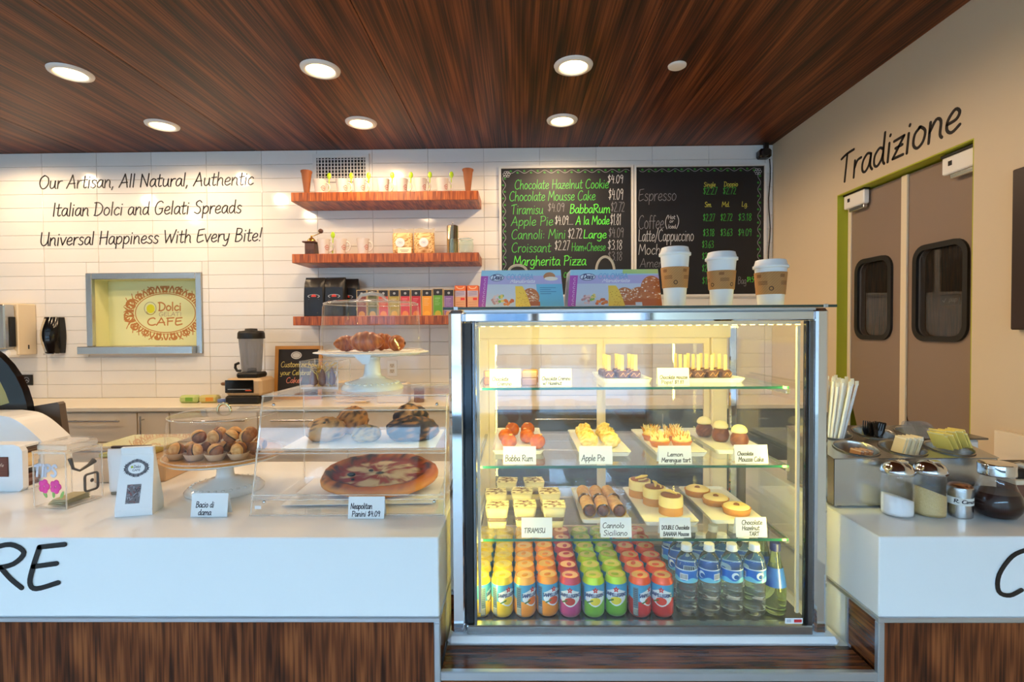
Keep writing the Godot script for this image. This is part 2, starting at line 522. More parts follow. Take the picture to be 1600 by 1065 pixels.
# ---------- a single-line hand lettering: capitals 10 high, small letters 6 ----------
func make_font():
	font = {
	"A": [7, [0, 0, 2, 5, 3.6, 10], [3.6, 10, 5, 5, 6, 0], [1.2, 3.4, 5.8, 3.8]],
	"B": [6.5, [1, 0, 1.2, 5, 1.4, 10], [1.4, 10, 4.5, 9.6, 5, 7.6, 3.6, 5.8, 1.4, 5.4], [1.4, 5.4, 4.8, 5, 5.6, 2.6, 3.6, 0.3, 1, 0]],
	"C": [6.8, [5.8, 8.8, 4.6, 10, 2, 8.6, 0.6, 4.6, 1.6, 0.9, 4, 0, 6, 1.2]],
	"D": [7, [1, 0, 1.2, 5, 1.2, 10], [0, 9.6, 3.4, 9.6, 6.2, 6.6, 5.6, 2.2, 2.8, 0, 0.4, 0.2]],
	"E": [6, [5.4, 10, 1.4, 9.4], [1.4, 9.4, 0.9, 5, 0.8, 1.4, 2, 0, 5.4, 1.4], [0.9, 5, 4.6, 5.7]],
	"F": [6, [1, 0, 1.3, 9.6], [0.6, 9.4, 5.6, 10], [1.1, 5.2, 4.6, 5.6]],
	"G": [7.2, [6, 8.8, 4.6, 10, 2, 8.8, 0.6, 4.6, 1.8, 0.6, 4.2, 0.2, 5.8, 2, 5.8, 4.4], [3.6, 4.4, 6.4, 4.6]],
	"H": [7, [1, 0, 1.2, 10], [5.8, 0, 6, 10], [0.6, 5, 6.2, 5.4]],
	"I": [3, [1.4, 0, 1.6, 10]],
	"J": [5.5, [4.6, 10, 4.4, 2.4, 3, 0, 0.8, 1.4]],
	"K": [6.5, [1, 0, 1.2, 10], [5.6, 9.6, 1.2, 4.6], [2.2, 5.4, 6, 0]],
	"L": [5.6, [1.2, 10, 1, 0.6], [1, 0.4, 5.2, 0.6]],
	"M": [8.4, [0.6, 0, 1.6, 10], [1.6, 10, 4.2, 3.4], [4.2, 3.4, 6.8, 10], [6.8, 10, 7.8, 0]],
	"N": [7, [0.8, 0, 1, 9.6], [1, 9.6, 5.6, 0.4], [5.6, 0.4, 6, 10]],
	"O": [7.8, [4, 10, 1.4, 8, 0.7, 4, 2.4, 0.4, 5, 0.5, 7, 3.8, 6.6, 8, 4, 10, 3.2, 9.6]],
	"P": [6.2, [1, 0, 1.2, 10], [0.4, 9.4, 3.6, 10, 5.6, 8, 4.4, 5.2, 1.2, 4.6]],
	"Q": [8, [4, 10, 1.4, 8, 0.7, 4, 2.4, 0.4, 5, 0.5, 7, 3.8, 6.6, 8, 4, 10], [4.4, 3, 7.4, -0.6]],
	"R": [6.8, [1, 0, 1.3, 9.8], [0.2, 9, 3.4, 10, 5.8, 8.2, 4.4, 5.6, 1.4, 4.6], [2.4, 4.8, 4.4, 2.2, 6.4, 0.2]],
	"S": [6, [5.2, 8.6, 3.6, 10, 1.4, 8.6, 1.8, 6.4, 4.2, 4.6, 4.8, 2, 3, 0.1, 0.6, 1.2]],
	"T": [6.6, [0.2, 8.8, 3, 9.7, 6.4, 10], [3.2, 9.6, 3, 5, 2.8, 0]],
	"U": [7, [0.8, 10, 0.8, 3, 2.4, 0.2, 4.6, 0.8, 6, 4, 6.2, 10], [6.1, 4, 6.6, 0]],
	"V": [6.6, [0.4, 10, 3, 0.2], [3, 0.2, 6.2, 10]],
	"W": [9, [0.4, 9.6, 2, 0.2], [2, 0.2, 4.6, 6.6], [4.6, 6.6, 6, 0.2], [6, 0.2, 8.8, 10]],
	"X": [6.6, [0.6, 10, 6, 0], [6, 10, 0.4, 0]],
	"Y": [6.4, [0.4, 10, 3, 5], [6, 10, 3.4, 5, 2, 0]],
	"Z": [6.4, [0.6, 9.6, 5.8, 10], [5.8, 10, 0.6, 0.4], [0.6, 0.4, 6, 0]],
	"a": [5.4, [4.4, 5.4, 2.6, 6, 0.8, 4, 0.8, 1.2, 2.2, 0.2, 3.8, 2, 4.4, 5.4], [4.4, 5.4, 4.4, 1.6, 5.4, 0]],
	"b": [5.4, [0.9, 10, 0.8, 0.4], [0.8, 3, 2.4, 5.8, 4.4, 5, 4.6, 2, 2.8, 0.1, 0.8, 0.8]],
	"c": [4.8, [4.2, 5, 2.8, 6, 0.9, 4, 0.9, 1.4, 2.4, 0.1, 4.4, 1.2]],
	"d": [5.6, [4.2, 5, 2.6, 5.8, 0.8, 4, 0.8, 1.2, 2.2, 0.2, 3.8, 1.8, 4.4, 4], [4.5, 10, 4.4, 2, 5.2, 0]],
	"e": [5, [0.8, 2.8, 3.4, 3.2, 4.2, 4.8, 2.8, 6, 0.9, 4, 0.8, 1.4, 2.4, 0.1, 4.6, 1.3]],
	"f": [4, [3.8, 9.4, 2.6, 10, 1.6, 8, 1.4, 0], [0.2, 5.6, 3.4, 5.8]],
	"g": [5.4, [4.3, 5.2, 2.6, 6, 0.8, 4, 0.9, 1.4, 2.4, 0.4, 4, 2.4, 4.3, 5.2], [4.4, 5.6, 4.4, -1.6, 2.6, -3.2, 0.6, -2.2]],
	"h": [5.6, [0.9, 10, 0.8, 0], [0.8, 3, 2.6, 5.8, 4.2, 4.8, 4.4, 1.4, 5, 0]],
	"i": [2.4, [1.1, 5.8, 1, 0], [1.2, 8, 1.3, 8.3]],
	"j": [2.8, [1.8, 5.8, 1.6, -2, 0, -3], [1.9, 8, 2, 8.3]],
	"k": [5.2, [0.9, 10, 0.8, 0], [4.2, 5.8, 1, 2.8], [1.8, 3.4, 4.8, 0]],
	"l": [2.3, [1.1, 10, 1, 0]],
	"m": [8.2, [0.8, 5.8, 0.8, 0], [0.8, 3, 2.4, 5.8, 3.8, 4.8, 3.9, 0], [3.9, 3, 5.6, 5.8, 7, 4.8, 7.1, 1, 7.8, 0]],
	"n": [5.6, [0.8, 5.8, 0.8, 0], [0.8, 3, 2.6, 5.8, 4.2, 4.8, 4.3, 1.2, 5, 0]],
	"o": [5.4, [2.8, 6, 1, 4.6, 0.8, 1.6, 2.4, 0.1, 4.2, 1.4, 4.6, 4.2, 2.8, 6, 2.3, 5.8]],
	"p": [5.4, [0.9, 5.8, 0.8, -3.2], [0.9, 3.4, 2.6, 5.8, 4.4, 5, 4.6, 2.2, 2.8, 0.2, 0.9, 1]],
	"q": [5.4, [4.3, 5.2, 2.6, 6, 0.8, 4, 0.9, 1.4, 2.4, 0.4, 4.2, 2.4], [4.4, 5.8, 4.4, -3.2]],
	"r": [4, [0.8, 5.8, 0.8, 0], [0.8, 3, 2, 5.4, 3.8, 5.8]],
	"s": [4.4, [3.8, 5.2, 2.4, 6, 1, 4.8, 1.8, 3.4, 3.4, 2.4, 3.4, 0.8, 2, 0, 0.4, 0.8]],
	"t": [4, [1.8, 9, 1.5, 1.6, 2.4, 0.1, 3.6, 0.8], [0.2, 6, 3.8, 6.4]],
	"u": [5.6, [0.8, 5.8, 0.8, 1.6, 2, 0.1, 3.8, 1.6, 4.3, 5.8], [4.3, 5.8, 4.4, 1.2, 5.2, 0]],
	"v": [4.8, [0.4, 5.8, 2.2, 0.2], [2.2, 0.2, 4.6, 6]],
	"w": [7, [0.4, 5.8, 1.6, 0.2], [1.6, 0.2, 3.4, 4.4], [3.4, 4.4, 4.6, 0.2], [4.6, 0.2, 6.8, 6]],
	"x": [5, [0.6, 5.8, 4.4, 0], [4.4, 6, 0.4, 0]],
	"y": [5.2, [0.6, 5.8, 1, 2.2, 2.2, 1, 3.8, 2.4], [4.5, 6, 3.8, 0, 2.6, -2.8, 0.6, -2.6]],
	"z": [5, [0.6, 5.6, 4.4, 5.9], [4.4, 5.9, 0.6, 0.2], [0.6, 0.2, 4.6, 0.2], [1.4, 3.2, 4, 3.4]],
	"0": [5.6, [2.8, 10, 1, 8, 0.8, 3, 2.4, 0, 4.4, 2, 4.8, 7, 2.8, 10]],
	"1": [3.4, [0.6, 8, 2, 10], [2, 10, 1.8, 0]],
	"2": [5.6, [0.8, 8, 2.4, 10, 4.4, 8.6, 3.8, 5.6, 0.8, 0.4], [0.8, 0.3, 5, 0.3]],
	"3": [5.4, [0.8, 9.2, 3, 10, 4.4, 8, 2.2, 5.6], [2.2, 5.6, 4.6, 4, 4, 0.8, 0.6, 0.6]],
	"4": [5.6, [2, 10, 0.8, 4.6], [0.8, 4.6, 4.8, 5], [4, 8.4, 3.8, 0]],
	"5": [5.4, [4.6, 10, 1.4, 9.8], [1.4, 9.8, 1, 5.8, 3.6, 6, 4.6, 3, 3, 0.2, 0.6, 0.8]],
	"6": [5.4, [4, 10, 1.4, 6.4, 0.9, 2, 2.6, 0, 4.4, 2, 3.6, 4.6, 1, 3.6]],
	"7": [5.2, [0.6, 9.8, 4.8, 10], [4.8, 10, 1.8, 0]],
	"8": [5.4, [2.8, 5.4, 1, 8, 2.8, 10, 4.4, 8, 2.8, 5.4, 0.8, 2.4, 2.8, 0, 4.6, 2.4, 2.8, 5.4]],
	"9": [5.4, [4.4, 8.4, 2.6, 10, 0.9, 7.6, 2.4, 5.6, 4.4, 7.4], [4.5, 8.6, 4, 0]],
	"$": [5.4, [4.6, 8, 2.8, 9, 1, 7.4, 4.2, 4, 3, 1.4, 0.8, 2.2], [2.8, 10.4, 2.6, 0]],
	".": [2.2, [1, 0.2, 1.2, 0.5]],
	",": [2.4, [1.2, 0.6, 0.6, -1.6]],
	":": [2.6, [1.2, 1.2, 1.3, 1.5], [1.2, 4.8, 1.3, 5.1]],
	"!": [2.8, [1.8, 10, 1.2, 3], [1, 0.2, 1.1, 0.5]],
	"(": [3, [2.4, 10.6, 0.9, 7, 0.9, 3, 2.2, -1]],
	")": [3, [0.6, 10.6, 2.2, 7, 2.2, 3, 0.8, -1]],
	"/": [4.6, [0.4, -1, 4.4, 11]],
	"+": [4.6, [0.6, 3, 4, 3.2], [2.3, 5, 2.3, 1.2]],
	"-": [4, [0.8, 3.6, 3.4, 3.7]],
	"'": [2, [1.2, 10, 0.9, 8]],
	" ": [3.4],
	}

# lines of points for one letter, smoothed; size is the height of a capital
func glyph(ch, size, slant):
	var out = []
	if not font.has(ch):
		return out
	var e = font[ch]
	for i in range(1, e.size()):
		var raw = []
		for k in range(0, e[i].size(), 2):
			raw.append(Vector2(e[i][k] + slant * e[i][k + 1], e[i][k + 1]) * size / 10.0)
		var line = []
		for k in raw.size() - 1:
			var p0 = raw[max(k - 1, 0)]
			var p3 = raw[min(k + 2, raw.size() - 1)]
			var steps = 1 if raw.size() == 2 else 4
			for q in steps:
				line.append(raw[k].cubic_interpolate(raw[k + 1], p0, p3, float(q) / steps))
		line.append(raw[-1])
		out.append(line)
	return out

func advance(s):
	var w = 0.0
	for ch in s:
		w += font[ch][0] if font.has(ch) else 3.0
	return w

# a letter as a flat ribbon standing 1.5 mm off the wall, in the xy plane
func letter_geo(lines, width, thick):
	var g = Geo.new()
	for line in lines:
		var n = line.size()
		var lft = []
		var rgt = []
		for i in n:
			var t = (line[min(i + 1, n - 1)] - line[max(i - 1, 0)]).normalized()
			var s = Vector2(-t.y, t.x) * width * 0.5
			lft.append(line[i] + s)
			rgt.append(line[i] - s)
		var poly = []
		for p in rgt:
			poly.append(p)
		var te = (line[n - 1] - line[n - 2]).angle()
		for k in range(1, 5):
			poly.append(line[n - 1] + Vector2.from_angle(te - PI / 2 + PI * k / 5.0) * width * 0.5)
		var lr = lft.duplicate()
		lr.reverse()
		for p in lr:
			poly.append(p)
		var ts = (line[0] - line[1]).angle()
		for k in range(1, 5):
			poly.append(line[0] + Vector2.from_angle(ts - PI / 2 + PI * k / 5.0) * width * 0.5)
		# strip of quads, caps as fans: safe where the ribbon crosses itself
		var nn = Vector3(0, 0, 1)
		var base = g.v.size()
		for i in n:
			g.vert(Vector3(lft[i].x, lft[i].y, thick), nn, Vector2.ZERO, WHITE)
			g.vert(Vector3(rgt[i].x, rgt[i].y, thick), nn, Vector2.ZERO, WHITE)
		for i in n - 1:
			g.tri(base + i * 2, base + i * 2 + 1, base + i * 2 + 2)
			g.tri(base + i * 2 + 1, base + i * 2 + 3, base + i * 2 + 2)
		for e in [[0, ts], [n - 1, te]]:
			var cen = g.vert(Vector3(line[e[0]].x, line[e[0]].y, thick), nn, Vector2.ZERO, WHITE)
			var last = -1
			for k in 6:
				var p = line[e[0]] + Vector2.from_angle(e[1] - PI / 2 + PI * k / 5.0) * width * 0.5
				var id = g.vert(Vector3(p.x, p.y, thick), nn, Vector2.ZERO, WHITE)
				if last >= 0:
					g.tri(cen, last, id)
				last = id
		# rim
		for i in poly.size():
			var a = poly[i]
			var b = poly[(i + 1) % poly.size()]
			if a.distance_to(b) < 1e-6:
				continue
			var t = (b - a).normalized()
			var rn = Vector3(t.y, -t.x, 0)
			var i0 = g.vert(Vector3(a.x, a.y, 0), rn, Vector2.ZERO, WHITE)
			var i1 = g.vert(Vector3(b.x, b.y, 0), rn, Vector2.ZERO, WHITE)
			var i2 = g.vert(Vector3(b.x, b.y, thick), rn, Vector2.ZERO, WHITE)
			var i3 = g.vert(Vector3(a.x, a.y, thick), rn, Vector2.ZERO, WHITE)
			g.tri(i0, i1, i2)
			g.tri(i0, i2, i3)
	return g

# lettering applied to a wall: one thing, each letter a part; fits into the given length
func lettering(called, label, s, at, turn, tilt, size, length, width, material, slant = 0.12):
	var t = thing(called, label, "lettering", at)
	t.rotation = Vector3(0, turn, tilt)
	var adv = advance(s) * size / 10.0
	var kx = length / adv
	var x = 0.0
	for ch in s:
		var lines = glyph(ch, size, slant)
		if lines.size() > 0:
			var moved = []
			for l in lines:
				var q = []
				for p in l:
					q.append(Vector2((p.x + x) * kx, p.y))
				moved.append(q)
			part("letter", letter_geo(moved, width, 0.0016), material, t)
		x += font[ch][0] * size / 10.0
	return t

# ---------- print: strokes drawn into pictures ----------
func stroke(im, line, w, col, alpha = 1.0):
	var W = im.get_width()
	var H = im.get_height()
	var r = w * 0.5
	for i in line.size() - 1:
		var a = line[i]
		var b = line[i + 1]
		var x0 = int(max(0, floor(min(a.x, b.x) - r - 1)))
		var x1 = int(min(W - 1, ceil(max(a.x, b.x) + r + 1)))
		var y0 = int(max(0, floor(min(a.y, b.y) - r - 1)))
		var y1 = int(min(H - 1, ceil(max(a.y, b.y) + r + 1)))
		for y in range(y0, y1 + 1):
			for x in range(x0, x1 + 1):
				var p = Vector2(x + 0.5, y + 0.5)
				var d = p.distance_to(Geometry2D.get_closest_point_to_segment(p, a, b))
				var k = clamp(r + 0.5 - d, 0.0, 1.0) * alpha
				if k > 0.0:
					im.set_pixel(x, y, im.get_pixel(x, y).lerp(col, k))

# s with its baseline from (x0, y) to x1, capitals cap pixels high
func write(im, s, x0, x1, y, cap, w, col, slant = 0.1, alpha = 1.0):
	var adv = advance(s) * cap / 10.0
	var kx = (x1 - x0) / adv
	var x = 0.0
	for ch in s:
		for l in glyph(ch, cap, slant):
			var q = []
			for p in l:
				q.append(Vector2(x0 + (x + p.x) * kx, y - p.y))
			stroke(im, q, w, col, alpha)
		x += font[ch][0] * cap / 10.0

func picture(w, h, c):
	var im = Image.create(w, h, false, Image.FORMAT_RGB8)
	im.fill(c)
	return im

func oval(im, cx, cy, rx, ry, w, col, a0 = 0.0, a1 = TAU):
	var l = []
	for i in 41:
		var t = a0 + (a1 - a0) * i / 40.0
		l.append(Vector2(cx + rx * cos(t), cy + ry * sin(t)))
	stroke(im, l, w, col)

func disc(im, cx, cy, rx, ry, col):
	for y in range(int(max(0, cy - ry)), int(min(im.get_height(), cy + ry + 1))):
		for x in range(int(max(0, cx - rx)), int(min(im.get_width(), cx + rx + 1))):
			if pow((x + 0.5 - cx) / rx, 2) + pow((y + 0.5 - cy) / ry, 2) <= 1.0:
				im.set_pixel(x, y, col)

# the café's emblem: oval wreath of scrolls
func emblem(im, cx, cy, rx, ry, col, w):
	oval(im, cx, cy, rx * 0.78, ry * 0.74, w * 1.2, col)
	oval(im, cx, cy, rx * 0.84, ry * 0.80, w * 0.7, col)
	var r = RandomNumberGenerator.new()
	r.seed = 5
	for i in 30:
		var t = TAU * i / 30.0
		var big = 1.0 + 0.9 * pow(abs(cos(t)), 6) + 0.5 * pow(abs(sin(t)), 12)
		var p = Vector2(cx + rx * 0.84 * cos(t), cy + ry * 0.80 * sin(t))
		var out = Vector2(cos(t) * ry, sin(t) * rx).normalized()
		var side = Vector2(-out.y, out.x) * (1.0 if i % 2 == 0 else -1.0)
		var k = ry * 0.15 * big
		var l = []
		for q in 14:
			var s = q / 13.0
			var ang = s * 5.2
			var rad = k * (1.0 - 0.75 * s)
			l.append(p + out * (k * 0.75 + rad * -cos(ang) * 0.8) + side * (sin(ang) * rad + k * 0.3))
		stroke(im, l, w * (1.1 + 0.5 * big), col)
		# a curved leaf on either side of the scroll
		for e in [-1.0, 1.0]:
			var lf = []
			for q in 7:
				var s = q / 6.0
				lf.append(p + out * k * 1.5 * s + side * e * k * (0.25 + 0.9 * s * s))
			stroke(im, lf.slice(0, 5), w * 2.0, col)
			stroke(im, lf, w * 1.1, col)

func tex(im):
	im.generate_mipmaps()
	return ImageTexture.create_from_image(im)

func print_mat(im, rough = 0.7):
	return mat(WHITE, rough, 0.0, tex(im))

# ---------- the room ----------
func make_materials():
	var ceil_tex = wood_tex(Color8(40, 19, 9), Color8(92, 45, 21), Color8(134, 74, 38), 11, 0.5)
	var front_tex = wood_tex(Color8(48, 24, 13), Color8(104, 54, 27), Color8(146, 84, 44), 23, 1.0)
	var shelf_tex = wood_tex(Color8(104, 46, 17), Color8(168, 82, 32), Color8(206, 116, 52), 31, 0.9)
	M.ceiling = wood(ceil_tex, Vector2(0.62, 3.2), 0.42)
	M.ceiling.metallic_specular = 0.35
	M.front = wood(front_tex, Vector2(0.55, 1.5), 0.5)
	M.front.metallic_specular = 0.3
	M.ledge = wood(front_tex, Vector2(0.5, 1.3), 0.22, 0.4)
	M.shelf = wood(shelf_tex, Vector2(0.45, 1.1), 0.4)
	M.tile = mat(Color8(236, 232, 224), 0.08)
	M.tile_b = mat(Color8(232, 228, 219), 0.1)
	M.grout = mat(Color8(222, 215, 204), 0.9)
	M.paint = mat(Color8(214, 195, 164), 0.75)
	M.white_paint = mat(Color8(225, 222, 214), 0.8)
	M.lime = mat(Color8(176, 178, 40), 0.6)
	M.door = mat(Color8(142, 122, 107), 0.5)
	M.cream = mat(Color8(232, 216, 186), 0.55)
	M.black_rubber = mat(Color8(20, 19, 18), 0.55)
	M.black = mat(Color8(16, 16, 17), 0.45)
	M.black_gloss = mat(Color8(14, 14, 16), 0.12)
	M.vinyl = mat(Color8(24, 17, 16), 0.5)
	M.corian = mat(Color8(240, 242, 240), 0.18)
	M.alu = mat(Color8(200, 206, 212), 0.34, 0.85)
	M.steel = mat(Color8(196, 196, 194), 0.26, 0.95)
	M.chrome = mat(Color8(225, 228, 232), 0.04, 1.0)
	M.dark_steel = mat(Color8(120, 122, 126), 0.25, 0.95)
	M.glass = pane(0.01)
	M.case_glass = pane(0.006, Color(0.85, 0.97, 0.93), 0.5)
	M.door_glass = pane(0.22, Color(0.25, 0.22, 0.18))
	M.acrylic = pane(0.008, Color(0.97, 0.96, 0.92), 0.38)
	M.green_edge = mat(Color8(28, 92, 70), 0.1)
	M.clear_edge = pane(0.32, Color(0.95, 0.92, 0.86))
	M.white_plastic = mat(Color8(238, 240, 240), 0.3)
	M.china = mat(Color8(236, 238, 236), 0.14)
	M.paper = mat(Color8(240, 241, 240), 0.85)
	M.gold_card = mat(Color8(196, 150, 84), 0.35, 0.3)
	M.cabinet = mat(Color8(226, 210, 184), 0.35)
	M.worktop = mat(Color8(238, 228, 206), 0.25)
	M.lime_plastic = mat(Color8(168, 200, 30), 0.3)
	M.lamp_trim = mat(Color8(240, 236, 228), 0.4)
	var lens = mat(Color8(255, 246, 230), 0.5)
	lens.emission_enabled = true
	lens.emission = Color(1.0, 0.86, 0.62)
	lens.emission_energy_multiplier = 6.0
	M.lamp_lens = lens
	var led = mat(Color8(255, 246, 210), 0.5)
	led.emission_enabled = true
	led.emission = Color(1.0, 0.88, 0.42)
	led.emission_energy_multiplier = 5.0
	M.led = led

const HOLE := [-3.166, -2.312, 1.300, 1.854]

func build_room():
	# back wall with the opening of the pass-through
	var g = Geo.new()
	abx(g, -6.2, HOLE[0] + 0.02, 0.0, 3.2, -3.93, -3.729)
	abx(g, HOLE[1] - 0.02, 2.03, 0.0, 3.2, -3.93, -3.729)
	abx(g, HOLE[0] + 0.02, HOLE[1] - 0.02, 0.0, HOLE[2], -3.93, -3.729)
	abx(g, HOLE[0] + 0.02, HOLE[1] - 0.02, HOLE[3] - 0.02, 3.2, -3.93, -3.729)
	abx(g, HOLE[0] + 0.02, HOLE[1] - 0.02, HOLE[2], HOLE[3] - 0.02, -3.93, -3.885)
	var wall = struct("wall_back", g, M.grout)
	var r = RandomNumberGenerator.new()
	r.seed = 4
	var cache = {}
	for row in 18:
		var y0 = 0.94 + row * 0.0995
		for k in range(-7, 9):
			var x0 = -1.457 + k * 0.404
			var x1 = min(x0 + 0.404, 1.828)
			if x1 - x0 < 0.03:
				continue
			# pieces that stay outside the opening
			var pieces = [[x0, x1, y0, y0 + 0.0995]]
			if x1 > HOLE[0] and x0 < HOLE[1] and y0 + 0.0995 > HOLE[2] - 0.06 and y0 < HOLE[3]:
				pieces = []
				if x0 < HOLE[0]:
					pieces.append([x0, HOLE[0], y0, y0 + 0.0995])
				if x1 > HOLE[1]:
					pieces.append([HOLE[1], x1, y0, y0 + 0.0995])
				if y0 + 0.0995 > HOLE[3]:
					pieces.append([max(x0, HOLE[0]), min(x1, HOLE[1]), HOLE[3], y0 + 0.0995])
				if y0 < HOLE[2] - 0.06:
					pieces.append([max(x0, HOLE[0]), min(x1, HOLE[1]), y0, HOLE[2] - 0.06])
			for p in pieces:
				var s = Vector3(p[1] - p[0] - 0.0018, p[3] - p[2] - 0.0018, 0.009)
				if s.x < 0.004 or s.y < 0.004:
					continue
				var key = "%.3f %.3f" % [s.x, s.y]
				if not cache.has(key):
					cache[key] = sized(s, 0.0016).mesh()
				var tl = part("tile", cache[key], M.tile if r.randf() < 0.6 else M.tile_b, wall, Vector3((p[0] + p[1]) / 2, (p[2] + p[3]) / 2, -3.7245))
				tl.rotation = Vector3(r.randf_range(-0.0022, 0.0022), r.randf_range(-0.0012, 0.0012), 0)
	# right wall with the doorway
	g = Geo.new()
	abx(g, 1.829, 1.96, 0.0, 3.2, -3.93, -2.975)
	abx(g, 1.829, 1.96, 0.0, 3.2, -2.093, 4.4)
	abx(g, 1.829, 1.96, 2.176, 3.2, -2.975, -2.093)
	struct("wall_right", g, M.paint)
	g = Geo.new()
	abx(g, 1.8295, 1.9595, 0.0, 2.176, -2.975, -2.970)
	abx(g, 1.8295, 1.9595, 0.0, 2.176, -2.098, -2.093)
	abx(g, 1.8295, 1.9595, 2.170, 2.176, -2.970, -2.098)
	struct("trim_1", g, M.lime)
	# passage behind the doors
	g = Geo.new()
	abx(g, 2.9, 3.0, 0.0, 3.2, -3.93, -1.2)
	abx(g, 1.96, 2.9, 0.0, 3.2, -4.0, -3.93)
	abx(g, 1.96, 2.9, 0.0, 3.2, -1.3, -1.2)
	abx(g, 1.96, 2.9, 2.5, 2.6, -3.93, -1.3)
	struct("wall_passage", g, M.front)
	# floor, far walls, shop front
	struct("floor", bx(-6.4, 3.0, -0.1, 0.0, -4.0, 4.4), mat(Color8(170, 158, 142), 0.5))
	struct("wall_left", bx(-6.4, -6.2, 0.0, 3.2, -3.93, 4.4), M.white_paint)
	g = Geo.new()
	abx(g, -6.2, 1.829, 0.0, 0.25, 4.2, 4.4)
	abx(g, -6.2, 1.829, 2.95, 3.2, 4.2, 4.4)
	for i in 6:
		var x = -6.2 + i * (8.029 / 5.0)
		abx(g, max(x - 0.05, -6.2), min(x + 0.05, 1.829), 0.25, 2.95, 4.2, 4.4)
	struct("wall_front", g, M.dark_steel)
	for i in 5:
		var x = -6.2 + (i + 0.5) * (8.029 / 5.0)
		struct("window_%d" % (i + 1), bx(x - 0.752, x + 0.752, 0.25, 2.95, 4.29, 4.296), M.glass)
	struct("pavement", bx(-30, 30, -0.15, -0.11, 4.4, 40), mat(Color8(128, 130, 134), 0.9))
	# the building across the street, which the glass mirrors
	var bt = thing("street_building", "plain brown building across the street, mirrored in the glass", "building", Vector3(0, 0, 19))
	part("facade", bx(-26, 22, -0.1, 6.5, 0.0, 3.0), mat(Color8(146, 122, 104), 0.85), bt)
	for k in 14:
		for q in 2:
			part("window", bx(-24.5 + k * 3.3, -22.7 + k * 3.3, 0.8 + q * 3.0, 2.7 + q * 3.0, -0.06, 0.0), mat(Color8(60, 72, 84), 0.15), bt)
	# ceiling: walnut panels over the counter, plain and higher towards the shop front
	g = Geo.new()
	abx(g, -6.4, 3.0, 2.742, 2.9, -3.93, 0.2)
	abx(g, -6.4, 3.0, 3.2, 3.3, 0.0, 4.4)
	abx(g, -6.4, 3.0, 2.9, 3.2, 0.0, 0.2)
	var ceil = struct("ceiling", g, M.white_paint)
	for k in 7:
		var x1 = 1.829 - 1.245 * k
		var x0 = max(x1 - 1.245, -6.2)
		part("panel", bx(x0 + 0.0012, x1 - 0.0012, 2.732, 2.745, -3.728, 0.2, 0.0015), M.ceiling, ceil)
	# round sensor plate
	var t = thing("ceiling_sensor", "small round white cover plate on the walnut ceiling", "sensor", Vector3(0.798, 2.732, -2.593))
	part("cover", lat([[0.0, -0.012], [0.036, -0.011], [0.044, -0.006], [0.045, 0.0]], 28), M.lamp_trim, t)
	# recessed lamps, a grid of which six are in view
	var names = {"0 1": "recessed ceiling lamp nearest the viewer at the far left", "1 1": "recessed ceiling lamp in the front row above the mug shelves", "2 1": "large recessed ceiling lamp in the front row beside the sensor plate", "0 2": "recessed ceiling lamp in the back row above the wall lettering", "1 2": "recessed ceiling lamp in the back row above the air vent", "2 2": "recessed ceiling lamp in the back row above the chalkboards"}
	for j in 3:
		for i in range(-1, 3):
			var at = Vector3(-2.25 + 1.265 * i, 2.732, [-1.91, -2.58, -3.243, -1.25][j])
			var key = "%d %d" % [i, j]
			t = thing("ceiling_lamp", names.get(key, "recessed ceiling lamp outside the picture, row %s from the shop side, %s from the left" % [["second", "third", "fourth", "first"][j], ORD[i + 1]]), "lamp", at, 0.0, "recessed ceiling lamps")
			part("trim_ring", lat([[0.068, -0.002], [0.071, -0.012], [0.080, -0.014], [0.094, -0.008], [0.097, 0.0]], 36), M.lamp_trim, t)
			part("lamp_lens", lat([[0.0, -0.006], [0.040, -0.0058], [0.069, -0.004]], 32), M.lamp_lens, t)
			var sp = SpotLight3D.new()
			sp.name = "lamp_light"
			sp.light_color = Color(1.0, 0.86, 0.69)
			sp.light_energy = 0.32
			sp.light_size = 0.05
			sp.spot_angle = 88.0
			sp.spot_angle_attenuation = 0.32
			sp.spot_range = 12.0
			sp.spot_attenuation = 2.0
			sp.shadow_enabled = true
			t.add_child(sp)
			sp.position = Vector3(0, -0.065, 0)
			sp.rotation.x = -PI / 2

